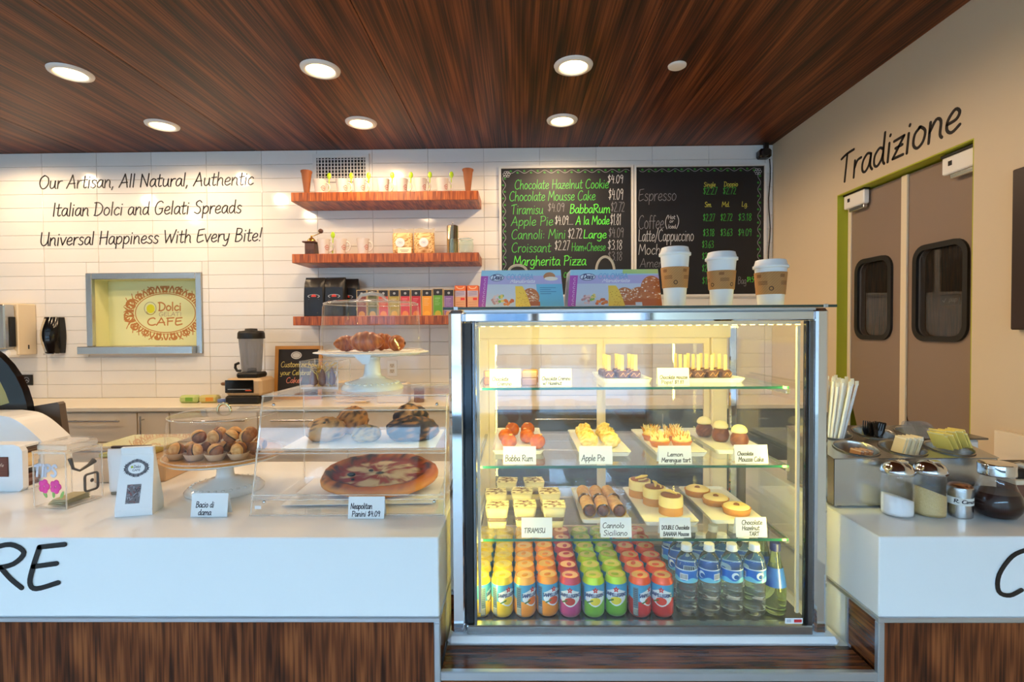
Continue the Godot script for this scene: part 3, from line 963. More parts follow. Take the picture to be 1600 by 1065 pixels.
func door_leaf(n, z0, z1, wz0, wz1, wy0, wy1):
	var x = 1.894
	var zc = (z0 + z1) / 2
	var w = abs(z1 - z0)
	var o = Node3D.new()
	o.name = "door_%d" % n
	o.set_meta("kind", "structure")
	add_child(o)
	o.position = Vector3(x, 0, zc)
	o.rotation.y = -PI / 2    # the leaf's own +z looks into the room
	var wc = Vector2((wz0 + wz1) / 2 - zc, (wy0 + wy1) / 2)
	var ww = abs(wz1 - wz0)
	var wh = wy1 - wy0
	var inner = rounded(ww, wh, 0.055, 6)
	var outer_in = []
	for p in inner:
		outer_in.append(p + wc)
	# leaf: slab with the window cut out, from a ring out to the rectangle
	var rect = []
	for p in inner:
		var d = p
		var sx = (w / 2 - wc.x * sign(d.x)) if d.x != 0 else 1e9
		rect.append(Vector2(0, 0))
		var k = 1e9
		var left = -w / 2 - wc.x
		var right = w / 2 - wc.x
		var bot = 0.02 - wc.y
		var top = 2.16 - wc.y
		if d.x > 0: k = min(k, right / d.x)
		if d.x < 0: k = min(k, left / d.x)
		if d.y > 0: k = min(k, top / d.y)
		if d.y < 0: k = min(k, bot / d.y)
		rect[-1] = d * k + wc
	# move the nearest ring point onto each corner so that the slab is a full rectangle
	for q in [Vector2(-w / 2, 0.02), Vector2(w / 2, 0.02), Vector2(w / 2, 2.16), Vector2(-w / 2, 2.16)]:
		var best = 0
		for i in rect.size():
			if rect[i].distance_to(q) < rect[best].distance_to(q):
				best = i
		rect[best] = q
	part("leaf", ring_frame(rect, outer_in, 0.036), M.door, o)
	var big = []
	for p in rounded(ww + 0.036, wh + 0.036, 0.07, 6):
		big.append(p + wc)
	var small = []
	for p in rounded(ww - 0.012, wh - 0.012, 0.05, 6):
		small.append(p + wc)
	part("window_gasket", ring_frame(big, small, 0.014), M.black_rubber, o, Vector3(0, 0, 0.013))
	part("window_glass", pri(outer_in, 0.004), M.door_glass, o, Vector3(0, 0, -0.012))
	return o

func build_doorway():
	var d = door_leaf(1, -2.965, -2.568, -2.882, -2.637, 1.372, 1.775)
	# far-side cream edge and hinge cover
	part("edge_strip", bx(-0.1985 - 0.003, -0.176, 0.02, 2.16, 0.0, 0.008, 0.001), M.cream, d)
	d = door_leaf(2, -2.556, -2.105, -2.461, -2.195, 1.372, 1.783)
	part("edge_strip", bx(-0.2255, -0.188, 0.02, 2.16, 0.0, 0.012, 0.002), M.cream, d)
	for a in [["hinge_cover", "grey hinge housing at the top of the far door leaf", -2.87, 2.125, 0.17], ["hinge_cover", "white hinge housing at the top of the near door leaf", -2.195, 2.115, 0.17]]:
		var t = thing(a[0], a[1], "hinge", Vector3(1.885, a[3], a[2]), -PI / 2, "door hinge housings")
		part("housing", sized(Vector3(a[4], 0.075, 0.032), 0.005, Vector3(0, 0, 0.016)), M.lamp_trim, t)
		part("lower_bracket", sized(Vector3(a[4] * 0.72, 0.022, 0.024), 0.003, Vector3(0.01, -0.048, 0.012)), M.steel, t)
		part("logo_square", sized(Vector3(0.018, 0.02, 0.002), 0.0, Vector3(-0.04, 0.006, 0.033)), M.black, t)
		part("top_rail", sized(Vector3(a[4] + 0.01, 0.012, 0.034), 0.002, Vector3(0, 0.043, 0.017)), M.black, t)
	# lettering over the doorway, on the right wall
	lettering("wall_lettering", "large black script word over the double doorway", "Tradizione", Vector3(1.8285, 2.236, -2.955), -PI / 2, 0.0, 0.152, 0.80, 0.0135, M.vinyl, 0.10)
	var t = thing("menu_board", "dark brown board on the right wall at the picture's edge", "board", Vector3(1.828, 1.408, -1.9), -PI / 2)
	part("panel", bx(0.0, 0.60, 0.0, 0.58, 0.0, 0.03, 0.004), mat(Color8(44, 28, 24), 0.4), t)
	# small sign seen through the near door's window
	t = thing("passage_sign", "small black sign on the wood wall behind the door window", "sign", Vector3(2.899, 1.60, -3.48), -PI / 2)
	part("plate", sized(Vector3(0.15, 0.07, 0.006), 0.002, Vector3(0, 0, 0.003)), M.black, t)
	var im = picture(128, 64, Color8(20, 19, 18))
	write(im, "pap", 58, 116, 42, 30, 4, Color8(220, 220, 215))
	stroke(im, [Vector2(14, 34), Vector2(24, 44), Vector2(38, 20)], 4, Color8(200, 200, 195))
	part("print", face(0.146, 0.066, Vector3(0, 0, 0.0065)), print_mat(im), t)
	# camera in the corner under the ceiling with its cable
	t = thing("security_camera", "small black camera in the corner under the ceiling", "camera", Vector3(1.735, 2.645, -3.66))
	part("body", sized(Vector3(0.085, 0.062, 0.075), 0.012), M.black_gloss, t)
	part("lens_barrel", lat([[0.026, 0.0], [0.026, 0.03], [0.022, 0.034], [0.0, 0.03]], 20), M.black, t, Vector3(-0.008, -0.004, 0.032), Vector3(PI / 2, 0, 0))
	part("bracket", sized(Vector3(0.03, 0.06, 0.03), 0.004, Vector3(0.02, 0.053, -0.01)), M.black, t)
	var pts = []
	for i in 15:
		pts.append(Vector3(0.06 + 0.006 * sin(i * 1.1), -0.02 - i * 0.07, -0.04))
	part("cable", tub(pts, 0.004, 6), M.black, t)

# ---------- front counters and the step that carries the case ----------
func build_counters():
	var t = thing("service_counter", "long white counter with walnut base left of the glass case", "counter")
	part("countertop", bx(-4.3, -0.208, 0.688, 0.893, -2.05, -1.29, 0.0025), M.corian, t)
	part("trim_strip", bx(-4.3, -0.206, 0.675, 0.688, -2.05, -1.286, 0.002), M.alu, t)
	part("wood_front", bx(-4.3, -0.222, 0.06, 0.675, -2.04, -1.294), M.front, t)
	part("wood_end", bx(-0.222, -0.2105, 0.548, 0.675, -1.417, -1.30, 0.0, true), M.ledge, t)
	part("white_end", bx(-0.222, -0.2105, 0.06, 0.675, -2.04, -1.417), M.corian, t)
	part("corner_trim", bx(-0.222, -0.206, 0.06, 0.675, -1.302, -1.286, 0.002), M.alu, t)
	part("plinth", bx(-4.3, -0.24, 0.0, 0.06, -2.02, -1.34), M.black, t)
	t = thing("service_counter", "short white counter with walnut base right of the glass case", "counter")
	part("countertop", bx(0.904, 1.827, 0.688, 0.893, -2.05, -1.29, 0.0025), M.corian, t)
	part("trim_strip", bx(0.902, 1.827, 0.675, 0.688, -2.05, -1.286, 0.002), M.alu, t)
	part("wood_front", bx(0.918, 1.827, 0.06, 0.675, -2.04, -1.294), M.front, t)
	part("wood_end", bx(0.9065, 0.918, 0.548, 0.675, -1.410, -1.30, 0.0, true), M.ledge, t)
	part("white_end", bx(0.9065, 0.918, 0.06, 0.675, -2.04, -1.418), M.corian, t)
	part("corner_trim", bx(0.902, 0.918, 0.06, 0.675, -1.302, -1.286, 0.002), M.alu, t)
	part("inner_trim", bx(0.902, 0.918, 0.548, 0.675, -1.418, -1.410, 0.001), M.alu, t)
	part("side_splash", bx(1.795, 1.826, 0.8935, 1.03, -1.955, -1.30, 0.003), M.cream, t)
	part("plinth", bx(0.93, 1.827, 0.0, 0.06, -2.02, -1.34), M.black, t)
	t = thing("case_plinth", "low walnut step with metal edge under the glass case", "plinth")
	part("step_top", bx(-0.204, 0.900, 0.520, 0.546, -1.40, -1.303, 0.0, true), M.ledge, t)
	part("front_board", bx(-0.204, 0.900, 0.03, 0.520, -1.40, -1.303, 0.0, true), M.front, t)
	part("edge_trim", bx(-0.206, 0.902, 0.524, 0.5475, -1.303, -1.286, 0.0025), M.alu, t)
	part("body", bx(-0.204, 0.900, 0.0, 0.546, -2.02, -1.40), M.white_paint, t)
	# large script letters on the white fronts
	var u = lettering("counter_lettering", "two large black letters on the left white counter front", "RE", Vector3(-1.388, 0.762, -1.2885), 0.0, 0.0, 0.115, 0.205, 0.0125, M.vinyl, 0.14)
	u = lettering("counter_lettering", "large black letter C on the right white counter front", "C", Vector3(1.178, 0.745, -1.2885), 0.0, 0.0, 0.115, 0.085, 0.0105, M.vinyl, 0.28)

# ---------- back counter with cabinets ----------
func cabinet(x0, x1, label, kind, hx0, hx1, finish = null):
	if finish == null:
		finish = M.cabinet
	var t = thing("base_cabinet", label, "cabinet", Vector3((x0 + x1) / 2, 0, -3.25))
	var w = x1 - x0
	part("body", bx(-w / 2 + 0.001, w / 2 - 0.001, 0.09, 0.912, -0.47, -0.020), finish, t)
	part("kick", bx(-w / 2 + 0.001, w / 2 - 0.001, 0.0, 0.09, -0.45, -0.06), M.black, t)
	var list = []
	if kind == "drawer":
		list = [["drawer", 0.715, 0.902], ["drawer", 0.415, 0.709], ["drawer", 0.10, 0.409]]
	else:
		list = [["door", 0.10, 0.902]]
	for e in list:
		var d = part(e[0], bx(-w / 2 + 0.004, w / 2 - 0.004, e[1], e[2], -0.019, 0.0, 0.002), finish, t)
		var c = (x0 + x1) / 2
		if kind == "drawer":
			var y = e[2] - 0.048
			var g = Geo.new()
			tube(g, [Vector3(hx0 - c, y, 0.032), Vector3(hx1 - c, y, 0.032)], 0.006, 10)
			for q in [hx0 + 0.04, hx1 - 0.04]:
				tube(g, [Vector3(q - c, y, 0.0), Vector3(q - c, y, 0.032)], 0.0045, 8)
			part("handle", g, M.steel, d)
		else:
			var g = Geo.new()
			tube(g, [Vector3(hx0 - c, 0.70, 0.032), Vector3(hx0 - c, 0.885, 0.032)], 0.006, 10)
			for q in [0.73, 0.86]:
				tube(g, [Vector3(hx0 - c, q, 0.0), Vector3(hx0 - c, q, 0.032)], 0.0045, 8)
			part("handle", g, M.steel, d)
	return t

func build_back_counter():
	var t = thing("worktop", "cream worktop running along the tiled back wall", "worktop")
	part("slab", bx(-4.2, 1.827, 0.913, 0.94, -3.7195, -3.235, 0.003), M.worktop, t)
	cabinet(-4.2, -2.96, "cream cabinet behind the register at the far left", "door", -3.05, 0)
	cabinet(-2.96, -2.46, "cream drawer cabinet left of the narrow door cabinet", "drawer", -2.897, -2.552)
	cabinet(-2.46, -2.25, "narrow cream cabinet with an upright bar handle", "door", -2.415, 0)
	cabinet(-2.25, -1.68, "cream drawer cabinet seen through the cookie dome", "drawer", -2.077, -1.746)
	cabinet(-1.68, -1.10, "cream drawer cabinet seen through the clear bread case", "drawer", -1.58, -1.20)
	cabinet(-1.10, -0.20, "cream cabinet behind the left end of the glass case", "door", -0.28, 0)
	cabinet(-0.20, 0.80, "dark grey drawer unit seen through the glass case", "drawer", 0.1, 0.5, mat(Color8(74, 70, 68), 0.4))
	cabinet(0.80, 1.82, "dark grey cabinet in the corner behind the glass case", "door", 0.9, 0, mat(Color8(74, 70, 68), 0.4))
	build_blender(Vector3(-1.835, 0.9402, -3.45))
	# framed chalk sign
	t = thing("chalk_sign", "small wood-framed chalk sign beside the blender", "sign", Vector3(-1.565, 0.9402, -3.58))
	t.rotation.x = -0.10
	var o = [Vector2(-0.168, 0.0), Vector2(0.168, 0.0), Vector2(0.168, 0.378), Vector2(-0.168, 0.378)]
	var i = [Vector2(-0.144, 0.024), Vector2(0.144, 0.024), Vector2(0.144, 0.354), Vector2(-0.144, 0.354)]
	part("frame", ring_frame(o, i, 0.018), mat(Color8(196, 138, 66), 0.5), t)
	var im = picture(256, 294, Color8(46, 44, 46))
	disc(im, 112, 38, 34, 24, Color8(215, 212, 205))
	oval(im, 112, 38, 26, 17, 2, Color8(90, 80, 75))
	write(im, "Customize how", 14, 250, 112, 34, 3.4, Color8(226, 206, 120))
	write(im, "your Celebration", 12, 252, 162, 30, 3.4, Color8(214, 200, 110))
	write(im, "Cake!", 50, 150, 212, 34, 4, Color8(226, 140, 120))
	disc(im, 196, 226, 5, 5, Color8(190, 60, 60))
	disc(im, 212, 238, 5, 5, Color8(190, 60, 60))
	part("board", sized(Vector3(0.288, 0.33, 0.006), 0.0, Vector3(0, 0.189, -0.010)), mat(Color8(46, 44, 46), 0.8), t)
	part("chalk_print", face(0.288, 0.33, Vector3(0, 0.189, -0.0065)), print_mat(im, 0.85), t)
	# green tea packets lying on the worktop
	var pk = [[-2.235, 0.0, Color8(188, 206, 128), "pale green packet leaning at the wall left of the blender"], [-2.10, 0.1, Color8(206, 196, 120), "yellow-green packet leaning at the wall nearest the blender"]]
	for k in 2:
		t = thing("packet", pk[k][3], "packet", Vector3(pk[k][0], 0.9402, -3.44), pk[k][1], "packets on the back worktop")
		part("pouch", sized(Vector3(0.125, 0.052, 0.06), 0.014, Vector3(0, 0.026, 0)), mat(pk[k][2], 0.5), t)
		part("leaf_print", sized(Vector3(0.05, 0.026, 0.0012), 0.0, Vector3(0.01, 0.026, 0.0302)), mat(Color8(120, 170, 60) if k == 0 else Color8(226, 150, 50), 0.5), t)
	t = thing("glass_jar", "small clear jar with a blue base near the blender", "jar", Vector3(-2.0, 0.9402, -3.42))
	part("glass", lat([[0.0, 0.0], [0.034, 0.0], [0.036, 0.01], [0.036, 0.052], [0.03, 0.058]], 20), M.glass, t)
	part("filling", lat([[0.0, 0.003], [0.032, 0.003], [0.033, 0.026], [0.0, 0.028]], 18), mat(Color8(90, 120, 190), 0.4), t)
	t = thing("tamper", "brown flat-topped coffee tamper beside the blender base", "tamper", Vector3(-2.03, 0.9402, -3.56))
	part("stem", lat([[0.0, 0.0], [0.026, 0.0], [0.026, 0.02], [0.012, 0.03], [0.014, 0.105], [0.0, 0.107]], 18), M.steel, t)
	part("knob", lat([[0.0, 0.107], [0.052, 0.107], [0.056, 0.113], [0.056, 0.122], [0.05, 0.127], [0.0, 0.127]], 24), mat(Color8(112, 74, 48), 0.4), t)
	# things on the worktop behind the second cake stand
	t = thing("napkin_tray", "low white tray on the back worktop under the socket", "tray", Vector3(-0.84, 0.9402, -3.42))
	part("tray", sized(Vector3(0.21, 0.13, 0.10), 0.008, Vector3(0, 0.065, 0)), M.cabinet, t)
	part("slot", sized(Vector3(0.16, 0.004, 0.05), 0.0, Vector3(0, 0.1322, 0)), M.steel, t)
	t = thing("small_tin", "tiny brown tin right of the white tray on worktop", "tin", Vector3(-0.672, 0.9402, -3.42))
	part("body", lat([[0.0, 0.0], [0.032, 0.0], [0.034, 0.004], [0.034, 0.075], [0.032, 0.078]], 20), mat(Color8(130, 88, 58), 0.4), t)
	part("lid", lat([[0.032, 0.078], [0.036, 0.079], [0.036, 0.094], [0.033, 0.097], [0.0, 0.097]], 20), M.steel, t)
	# wrapped dry pasta bundle beside the stem of the second cake stand
	t = thing("pasta_bundle", "loose bundle of pale spaghetti lying by the napkin tray", "pasta", Vector3(-1.12, 0.9402, -3.40))
	var r = RandomNumberGenerator.new()
	r.seed = 8
	for k in 40:
		var a = r.randf_range(-0.35, 0.35)
		var y = 0.007 + r.randf() * 0.14
		var c = Vector3(r.randf_range(-0.02, 0.05), y, r.randf_range(-0.05, 0.05))
		var d = Vector3(cos(a), sin(a) * 0.35, r.randf_range(-0.2, 0.2)).normalized() * 0.10
		c.y = max(c.y, abs(d.y) + 0.004)
		part("strand", tub([c - d, c + d], 0.003, 5), mat_pasta(), t)

var _pasta = null
func mat_pasta():
	if _pasta == null:
		_pasta = mat(Color8(232, 206, 160), 0.6)
	return _pasta

func build_blender(at):
	var t = thing("blender", "tall countertop blender with grey jug on tan base", "blender", at)
	part("foot", sized(Vector3(0.23, 0.055, 0.20), 0.012, Vector3(0.0, 0.0275, 0)), M.black, t)
	part("motor_base", sized(Vector3(0.245, 0.115, 0.20), 0.018, Vector3(0.01, 0.1125, 0)), mat(Color8(206, 178, 142), 0.4), t)
	var p = part("control_panel", sized(Vector3(0.19, 0.085, 0.006), 0.006, Vector3(-0.012, 0.118, 0.1032)), M.black_gloss, t)
	part("stripe", sized(Vector3(0.15, 0.006, 0.002), 0.0, Vector3(-0.012, 0.10, 0.107)), M.steel, p)
	part("red_mark", sized(Vector3(0.04, 0.008, 0.002), 0.0, Vector3(0.05, 0.092, 0.107)), mat(Color8(205, 80, 40), 0.4), p)
	part("collar", sized(Vector3(0.145, 0.036, 0.14), 0.01, Vector3(0.02, 0.188, 0)), M.black, t)
	part("jug", lat([[0.062, 0.206], [0.066, 0.22], [0.082, 0.44]], 8, Vector3(0.02, 0, 0)), pane(0.55, Color(0.42, 0.44, 0.48)), t)
	part("blade_hub", lat([[0.0, 0.206], [0.03, 0.206], [0.028, 0.23], [0.0, 0.236]], 14, Vector3(0.02, 0, 0)), M.dark_steel, t)
	part("lid", lat([[0.082, 0.432], [0.086, 0.434], [0.084, 0.47], [0.076, 0.484], [0.04, 0.487], [0.04, 0.487], [0.038, 0.50], [0.0, 0.502]], 20, Vector3(0.02, 0, 0)), M.black, t)
	part("jug_handle", tub([Vector3(-0.05, 0.215, 0.01), Vector3(-0.075, 0.215, 0.01), Vector3(-0.088, 0.235, 0.01), Vector3(-0.086, 0.258, 0.01), Vector3(-0.062, 0.268, 0.01)], 0.009, 8), M.black, t)

# ---------- things on the tiled wall ----------
func build_back_wall():
	var t
	lettering("wall_lettering", "top line of black script on the white tiled wall", "Our Artisan, All Natural, Authentic", Vector3(-3.505, 2.472, -3.7195), 0.0, 0.0085, 0.096, 1.585, 0.0080, M.vinyl, 0.14)
	lettering("wall_lettering", "middle line of black script on the white tiled wall", "Italian Dolci and Gelati Spreads", Vector3(-3.412, 2.272, -3.7195), 0.0, 0.0075, 0.096, 1.40, 0.0080, M.vinyl, 0.14)
	lettering("wall_lettering", "bottom line of black script above the framed opening", "Universal Happiness With Every Bite!", Vector3(-3.507, 2.058, -3.7195), 0.0, 0.0125, 0.096, 1.64, 0.0080, M.vinyl, 0.14)
	# pass-through with the emblem on its closed panel
	t = thing("pass_through", "steel-framed wall opening with pale green emblem panel", "opening", Vector3(0, 0, -3.72))
	var x0 = HOLE[0]
	var x1 = HOLE[1]
	var y0 = 1.319
	var y1 = HOLE[3]
	part("frame_side", bx(x0, x0 + 0.045, y0, y1, -0.02, 0.012, 0.003), M.steel, t)
	part("frame_side", bx(x1 - 0.045, x1, 1.262, y1, -0.02, 0.012, 0.003), M.steel, t)
	part("frame_top", bx(x0 + 0.0455, x1 - 0.0455, y1 - 0.045, y1, -0.02, 0.012, 0.003), M.steel, t)
	part("sill", bx(-3.205, -2.3575, 1.262, y0 - 0.001, -0.02, 0.055, 0.004), M.steel, t)
	var pale = mat(Color8(226, 228, 170), 0.6)
	part("reveal", bx(x0 + 0.021, x0 + 0.045, y0, y1 - 0.045, -0.163, -0.0205), pale, t)
	part("reveal", bx(x1 - 0.045, x1 - 0.021, y0, y1 - 0.045, -0.163, -0.0205), pale, t)
	part("reveal", bx(x0 + 0.0455, x1 - 0.0455, y1 - 0.045, y1 - 0.021, -0.163, -0.0205), pale, t)
	part("reveal", bx(x0 + 0.0455, x1 - 0.0455, 1.301, y0, -0.163, -0.0205), M.steel, t)
	var p = part("panel", bx(x0 + 0.0455, x1 - 0.0455, y0 + 0.001, y1 - 0.0455, -0.155, -0.14), pale, t)
	var im = picture(512, 330, Color8(226, 228, 170))
	var br = Color8(186, 122, 62)
	# region of the panel from x = -2.98 to -2.36
	emblem(im, 256, 165, 236, 160, br, 4.4)
	oval(im, 164, 136, 36, 38, 3, Color8(140, 140, 120))
	disc(im, 166, 138, 25, 27, Color8(226, 224, 40))
	oval(im, 166, 148, 26, 26, 4, Color8(170, 150, 40), 0.3, PI - 0.3)
	write(im, "Dolci", 214, 356, 150, 50, 7.5, br, 0.0)
	write(im, "GELATI", 216, 356, 184, 24, 3, Color8(176, 160, 130), 0.0)
	write(im, "CAFE", 142, 362, 238, 44, 7.5, br, 0.0)
	part("emblem_print", face(0.64, 0.4125, Vector3(-2.685, 1.565, -0.1392)), print_mat(im), p)
	# paper towel dispenser
	t = thing("towel_dispenser", "brushed steel paper towel dispenser at the left edge", "dispenser", Vector3(-3.62, 1.235, -3.719))
	part("back_box", bx(-0.22, 0.075, 0.03, 0.395, 0.0, 0.14, 0.006), M.cream, t)
	part("steel_cover", bx(-0.22, 0.062, 0.075, 0.385, 0.145, 0.225, 0.008), M.steel, t)
	part("paper_edge", bx(-0.20, 0.06, 0.015, 0.072, 0.09, 0.20, 0.018), M.paper, t)
	part("lock_button", lat([[0.0, 0.0], [0.009, 0.0], [0.008, 0.006], [0.0, 0.007]], 12), M.chrome, t, Vector3(-0.02, 0.365, 0.225), Vector3(PI / 2, 0, 0))
	part("side_grip", bx(0.0625, 0.071, 0.09, 0.30, 0.15, 0.19, 0.003), M.black, t)
	part("side_slot", bx(0.0755, 0.0765, 0.07, 0.10, 0.06, 0.07), M.black, t)
	# soap dispenser
	t = thing("soap_dispenser", "black and chrome soap dispenser beside the towel dispenser", "dispenser", Vector3(-3.395, 1.272, -3.719))
	var g = Geo.new()
	var P = []
	for r in 11:
		var y = 0.262 * r / 10.0
		var sag = sin(PI * r / 10.0)
		var row = []
		for k in 13:
			var a = PI * k / 12.0
			row.append(Vector3(-cos(a) * (0.060 + 0.010 * sag), y, sin(a) * (0.075 + 0.03 * sag)))
		P.append(row)
	grid(g, P)
	part("shell", g, M.black_gloss, t)
	part("back_plate", bx(-0.062, 0.062, 0.0, 0.262, 0.0, 0.012, 0.003), M.black, t)
	g = Geo.new()
	P = []
	for r in 11:
		var y = 0.012 + 0.238 * r / 10.0
		var sag = sin(PI * r / 10.0)
		var row = []
		for k in 8:
			var a = PI * (0.14 + 0.34 * k / 7.0)
			row.append(Vector3(-cos(a) * (0.063 + 0.010 * sag), y, sin(a) * (0.080 + 0.03 * sag)))
		P.append(row)
	grid(g, P)
	part("chrome_front", g, M.chrome, t)
	part("push_lip", sized(Vector3(0.08, 0.012, 0.05), 0.004, Vector3(0, -0.004, 0.05)), M.chrome, t)
	# small black sign
	t = thing("wall_sign", "small black sign on tiles below the towel dispenser", "sign", Vector3(-3.665, 1.075, -3.7195))
	part("plate", sized(Vector3(0.17, 0.078, 0.008), 0.003, Vector3(0, 0, 0.004)), M.black, t)
	im = picture(192, 88, Color8(20, 20, 21))
	for yy in [34, 48, 60]:
		var ln = []
		for q2 in 22:
			ln.append(Vector2(22 + q2 * 3.9, yy + (2.5 if q2 % 2 == 0 else -2.5)))
		stroke(im, ln, 2, Color8(170, 170, 170))
	oval(im, 144, 44, 22, 24, 5, Color8(150, 150, 155))
	stroke(im, [Vector2(126, 64), Vector2(146, 40), Vector2(164, 60)], 5, Color8(180, 180, 185))
	part("print", face(0.164, 0.072, Vector3(0, 0, 0.0083)), print_mat(im), t)
	# socket
	t = thing("wall_socket", "double wall socket on tiles right of the cake stand", "socket", Vector3(-0.925, 1.146, -3.7195))
	part("plate", sized(Vector3(0.072, 0.116, 0.006), 0.002, Vector3(0, 0, 0.003)), M.white_plastic, t)
	for y in [-0.02, 0.02]:
		var s = part("outlet", sized(Vector3(0.034, 0.029, 0.003), 0.001, Vector3(0, y, 0.0072)), mat(Color8(222, 214, 200), 0.5), t)
		for x in [-0.007, 0.007]:
			part("slot", sized(Vector3(0.0028, 0.010, 0.001), 0.0, Vector3(x, y + 0.003, 0.0092)), M.black, s)
		part("slot", sized(Vector3(0.005, 0.005, 0.001), 0.0, Vector3(0, y - 0.009, 0.0092)), M.black, s)
	# air vent
	t = thing("air_vent", "white wall vent grille above the top shelf", "vent", Vector3(-1.278, 2.598, -3.7195))
	var o = [Vector2(-0.205, -0.10), Vector2(0.205, -0.10), Vector2(0.205, 0.10), Vector2(-0.205, 0.10)]
	var q = [Vector2(-0.178, -0.073), Vector2(0.178, -0.073), Vector2(0.178, 0.073), Vector2(-0.178, 0.073)]
	part("frame", ring_frame(o, q, 0.012), M.white_paint, t, Vector3(0, 0, 0.012))
	part("duct", bx(-0.178, 0.178, -0.073, 0.073, 0.0, 0.002), M.black, t)
	for k in 15:
		var x = -0.165 + k * 0.33 / 14.0
		part("slat", bx(x - 0.0035, x + 0.0035, -0.073, 0.073, 0.006, 0.011), M.white_paint, t)
	for k in 6:
		var y = -0.061 + k * 0.122 / 5.0
		part("slat", bx(-0.178, 0.178, y - 0.0025, y + 0.0025, 0.0035, 0.0065), M.white_paint, t)
	build_boards()

func board(label, x0, x1, y0, y1, im):
	var w = x1 - x0
	var h = y1 - y0
	var t = thing("menu_chalkboard", label, "chalkboard", Vector3((x0 + x1) / 2, (y0 + y1) / 2, -3.7195))
	var o = [Vector2(-w / 2, -h / 2), Vector2(w / 2, -h / 2), Vector2(w / 2, h / 2), Vector2(-w / 2, h / 2)]
	var b = 0.016
	var i = [Vector2(-w / 2 + b, -h / 2 + b), Vector2(w / 2 - b, -h / 2 + b), Vector2(w / 2 - b, h / 2 - b), Vector2(-w / 2 + b, h / 2 - b)]
	part("frame", ring_frame(o, i, 0.022), M.white_paint, t, Vector3(0, 0, 0.022))
	part("panel", bx(-w / 2 + b, w / 2 - b, -h / 2 + b, h / 2 - b, 0.0, 0.010), M.black, t)
	part("chalk_print", face(w - 2 * b, h - 2 * b, Vector3(0, 0, 0.0106)), print_mat(im, 0.5), t)

func vine(im, x0, y0, x1, y1, n, col, leaf):
	var a = Vector2(x0, y0)
	var b = Vector2(x1, y1)
	var d = (b - a).normalized()
	var s = Vector2(-d.y, d.x)
	var l = []
	var m = n * 12
	for i in m + 1:
		var t = float(i) / m
		l.append(a.lerp(b, t) + s * 9.0 * sin(TAU * n * t))
	stroke(im, l, 2.2, col, 0.9)
	for i in n * 2:
		var t = (i + 0.5) / (n * 2.0)
		var c = a.lerp(b, t) + s * (-5.0 if i % 2 == 0 else 5.0)
		oval(im, c.x, c.y, 6, 4, 2.6, leaf, 0.4, 5.2)

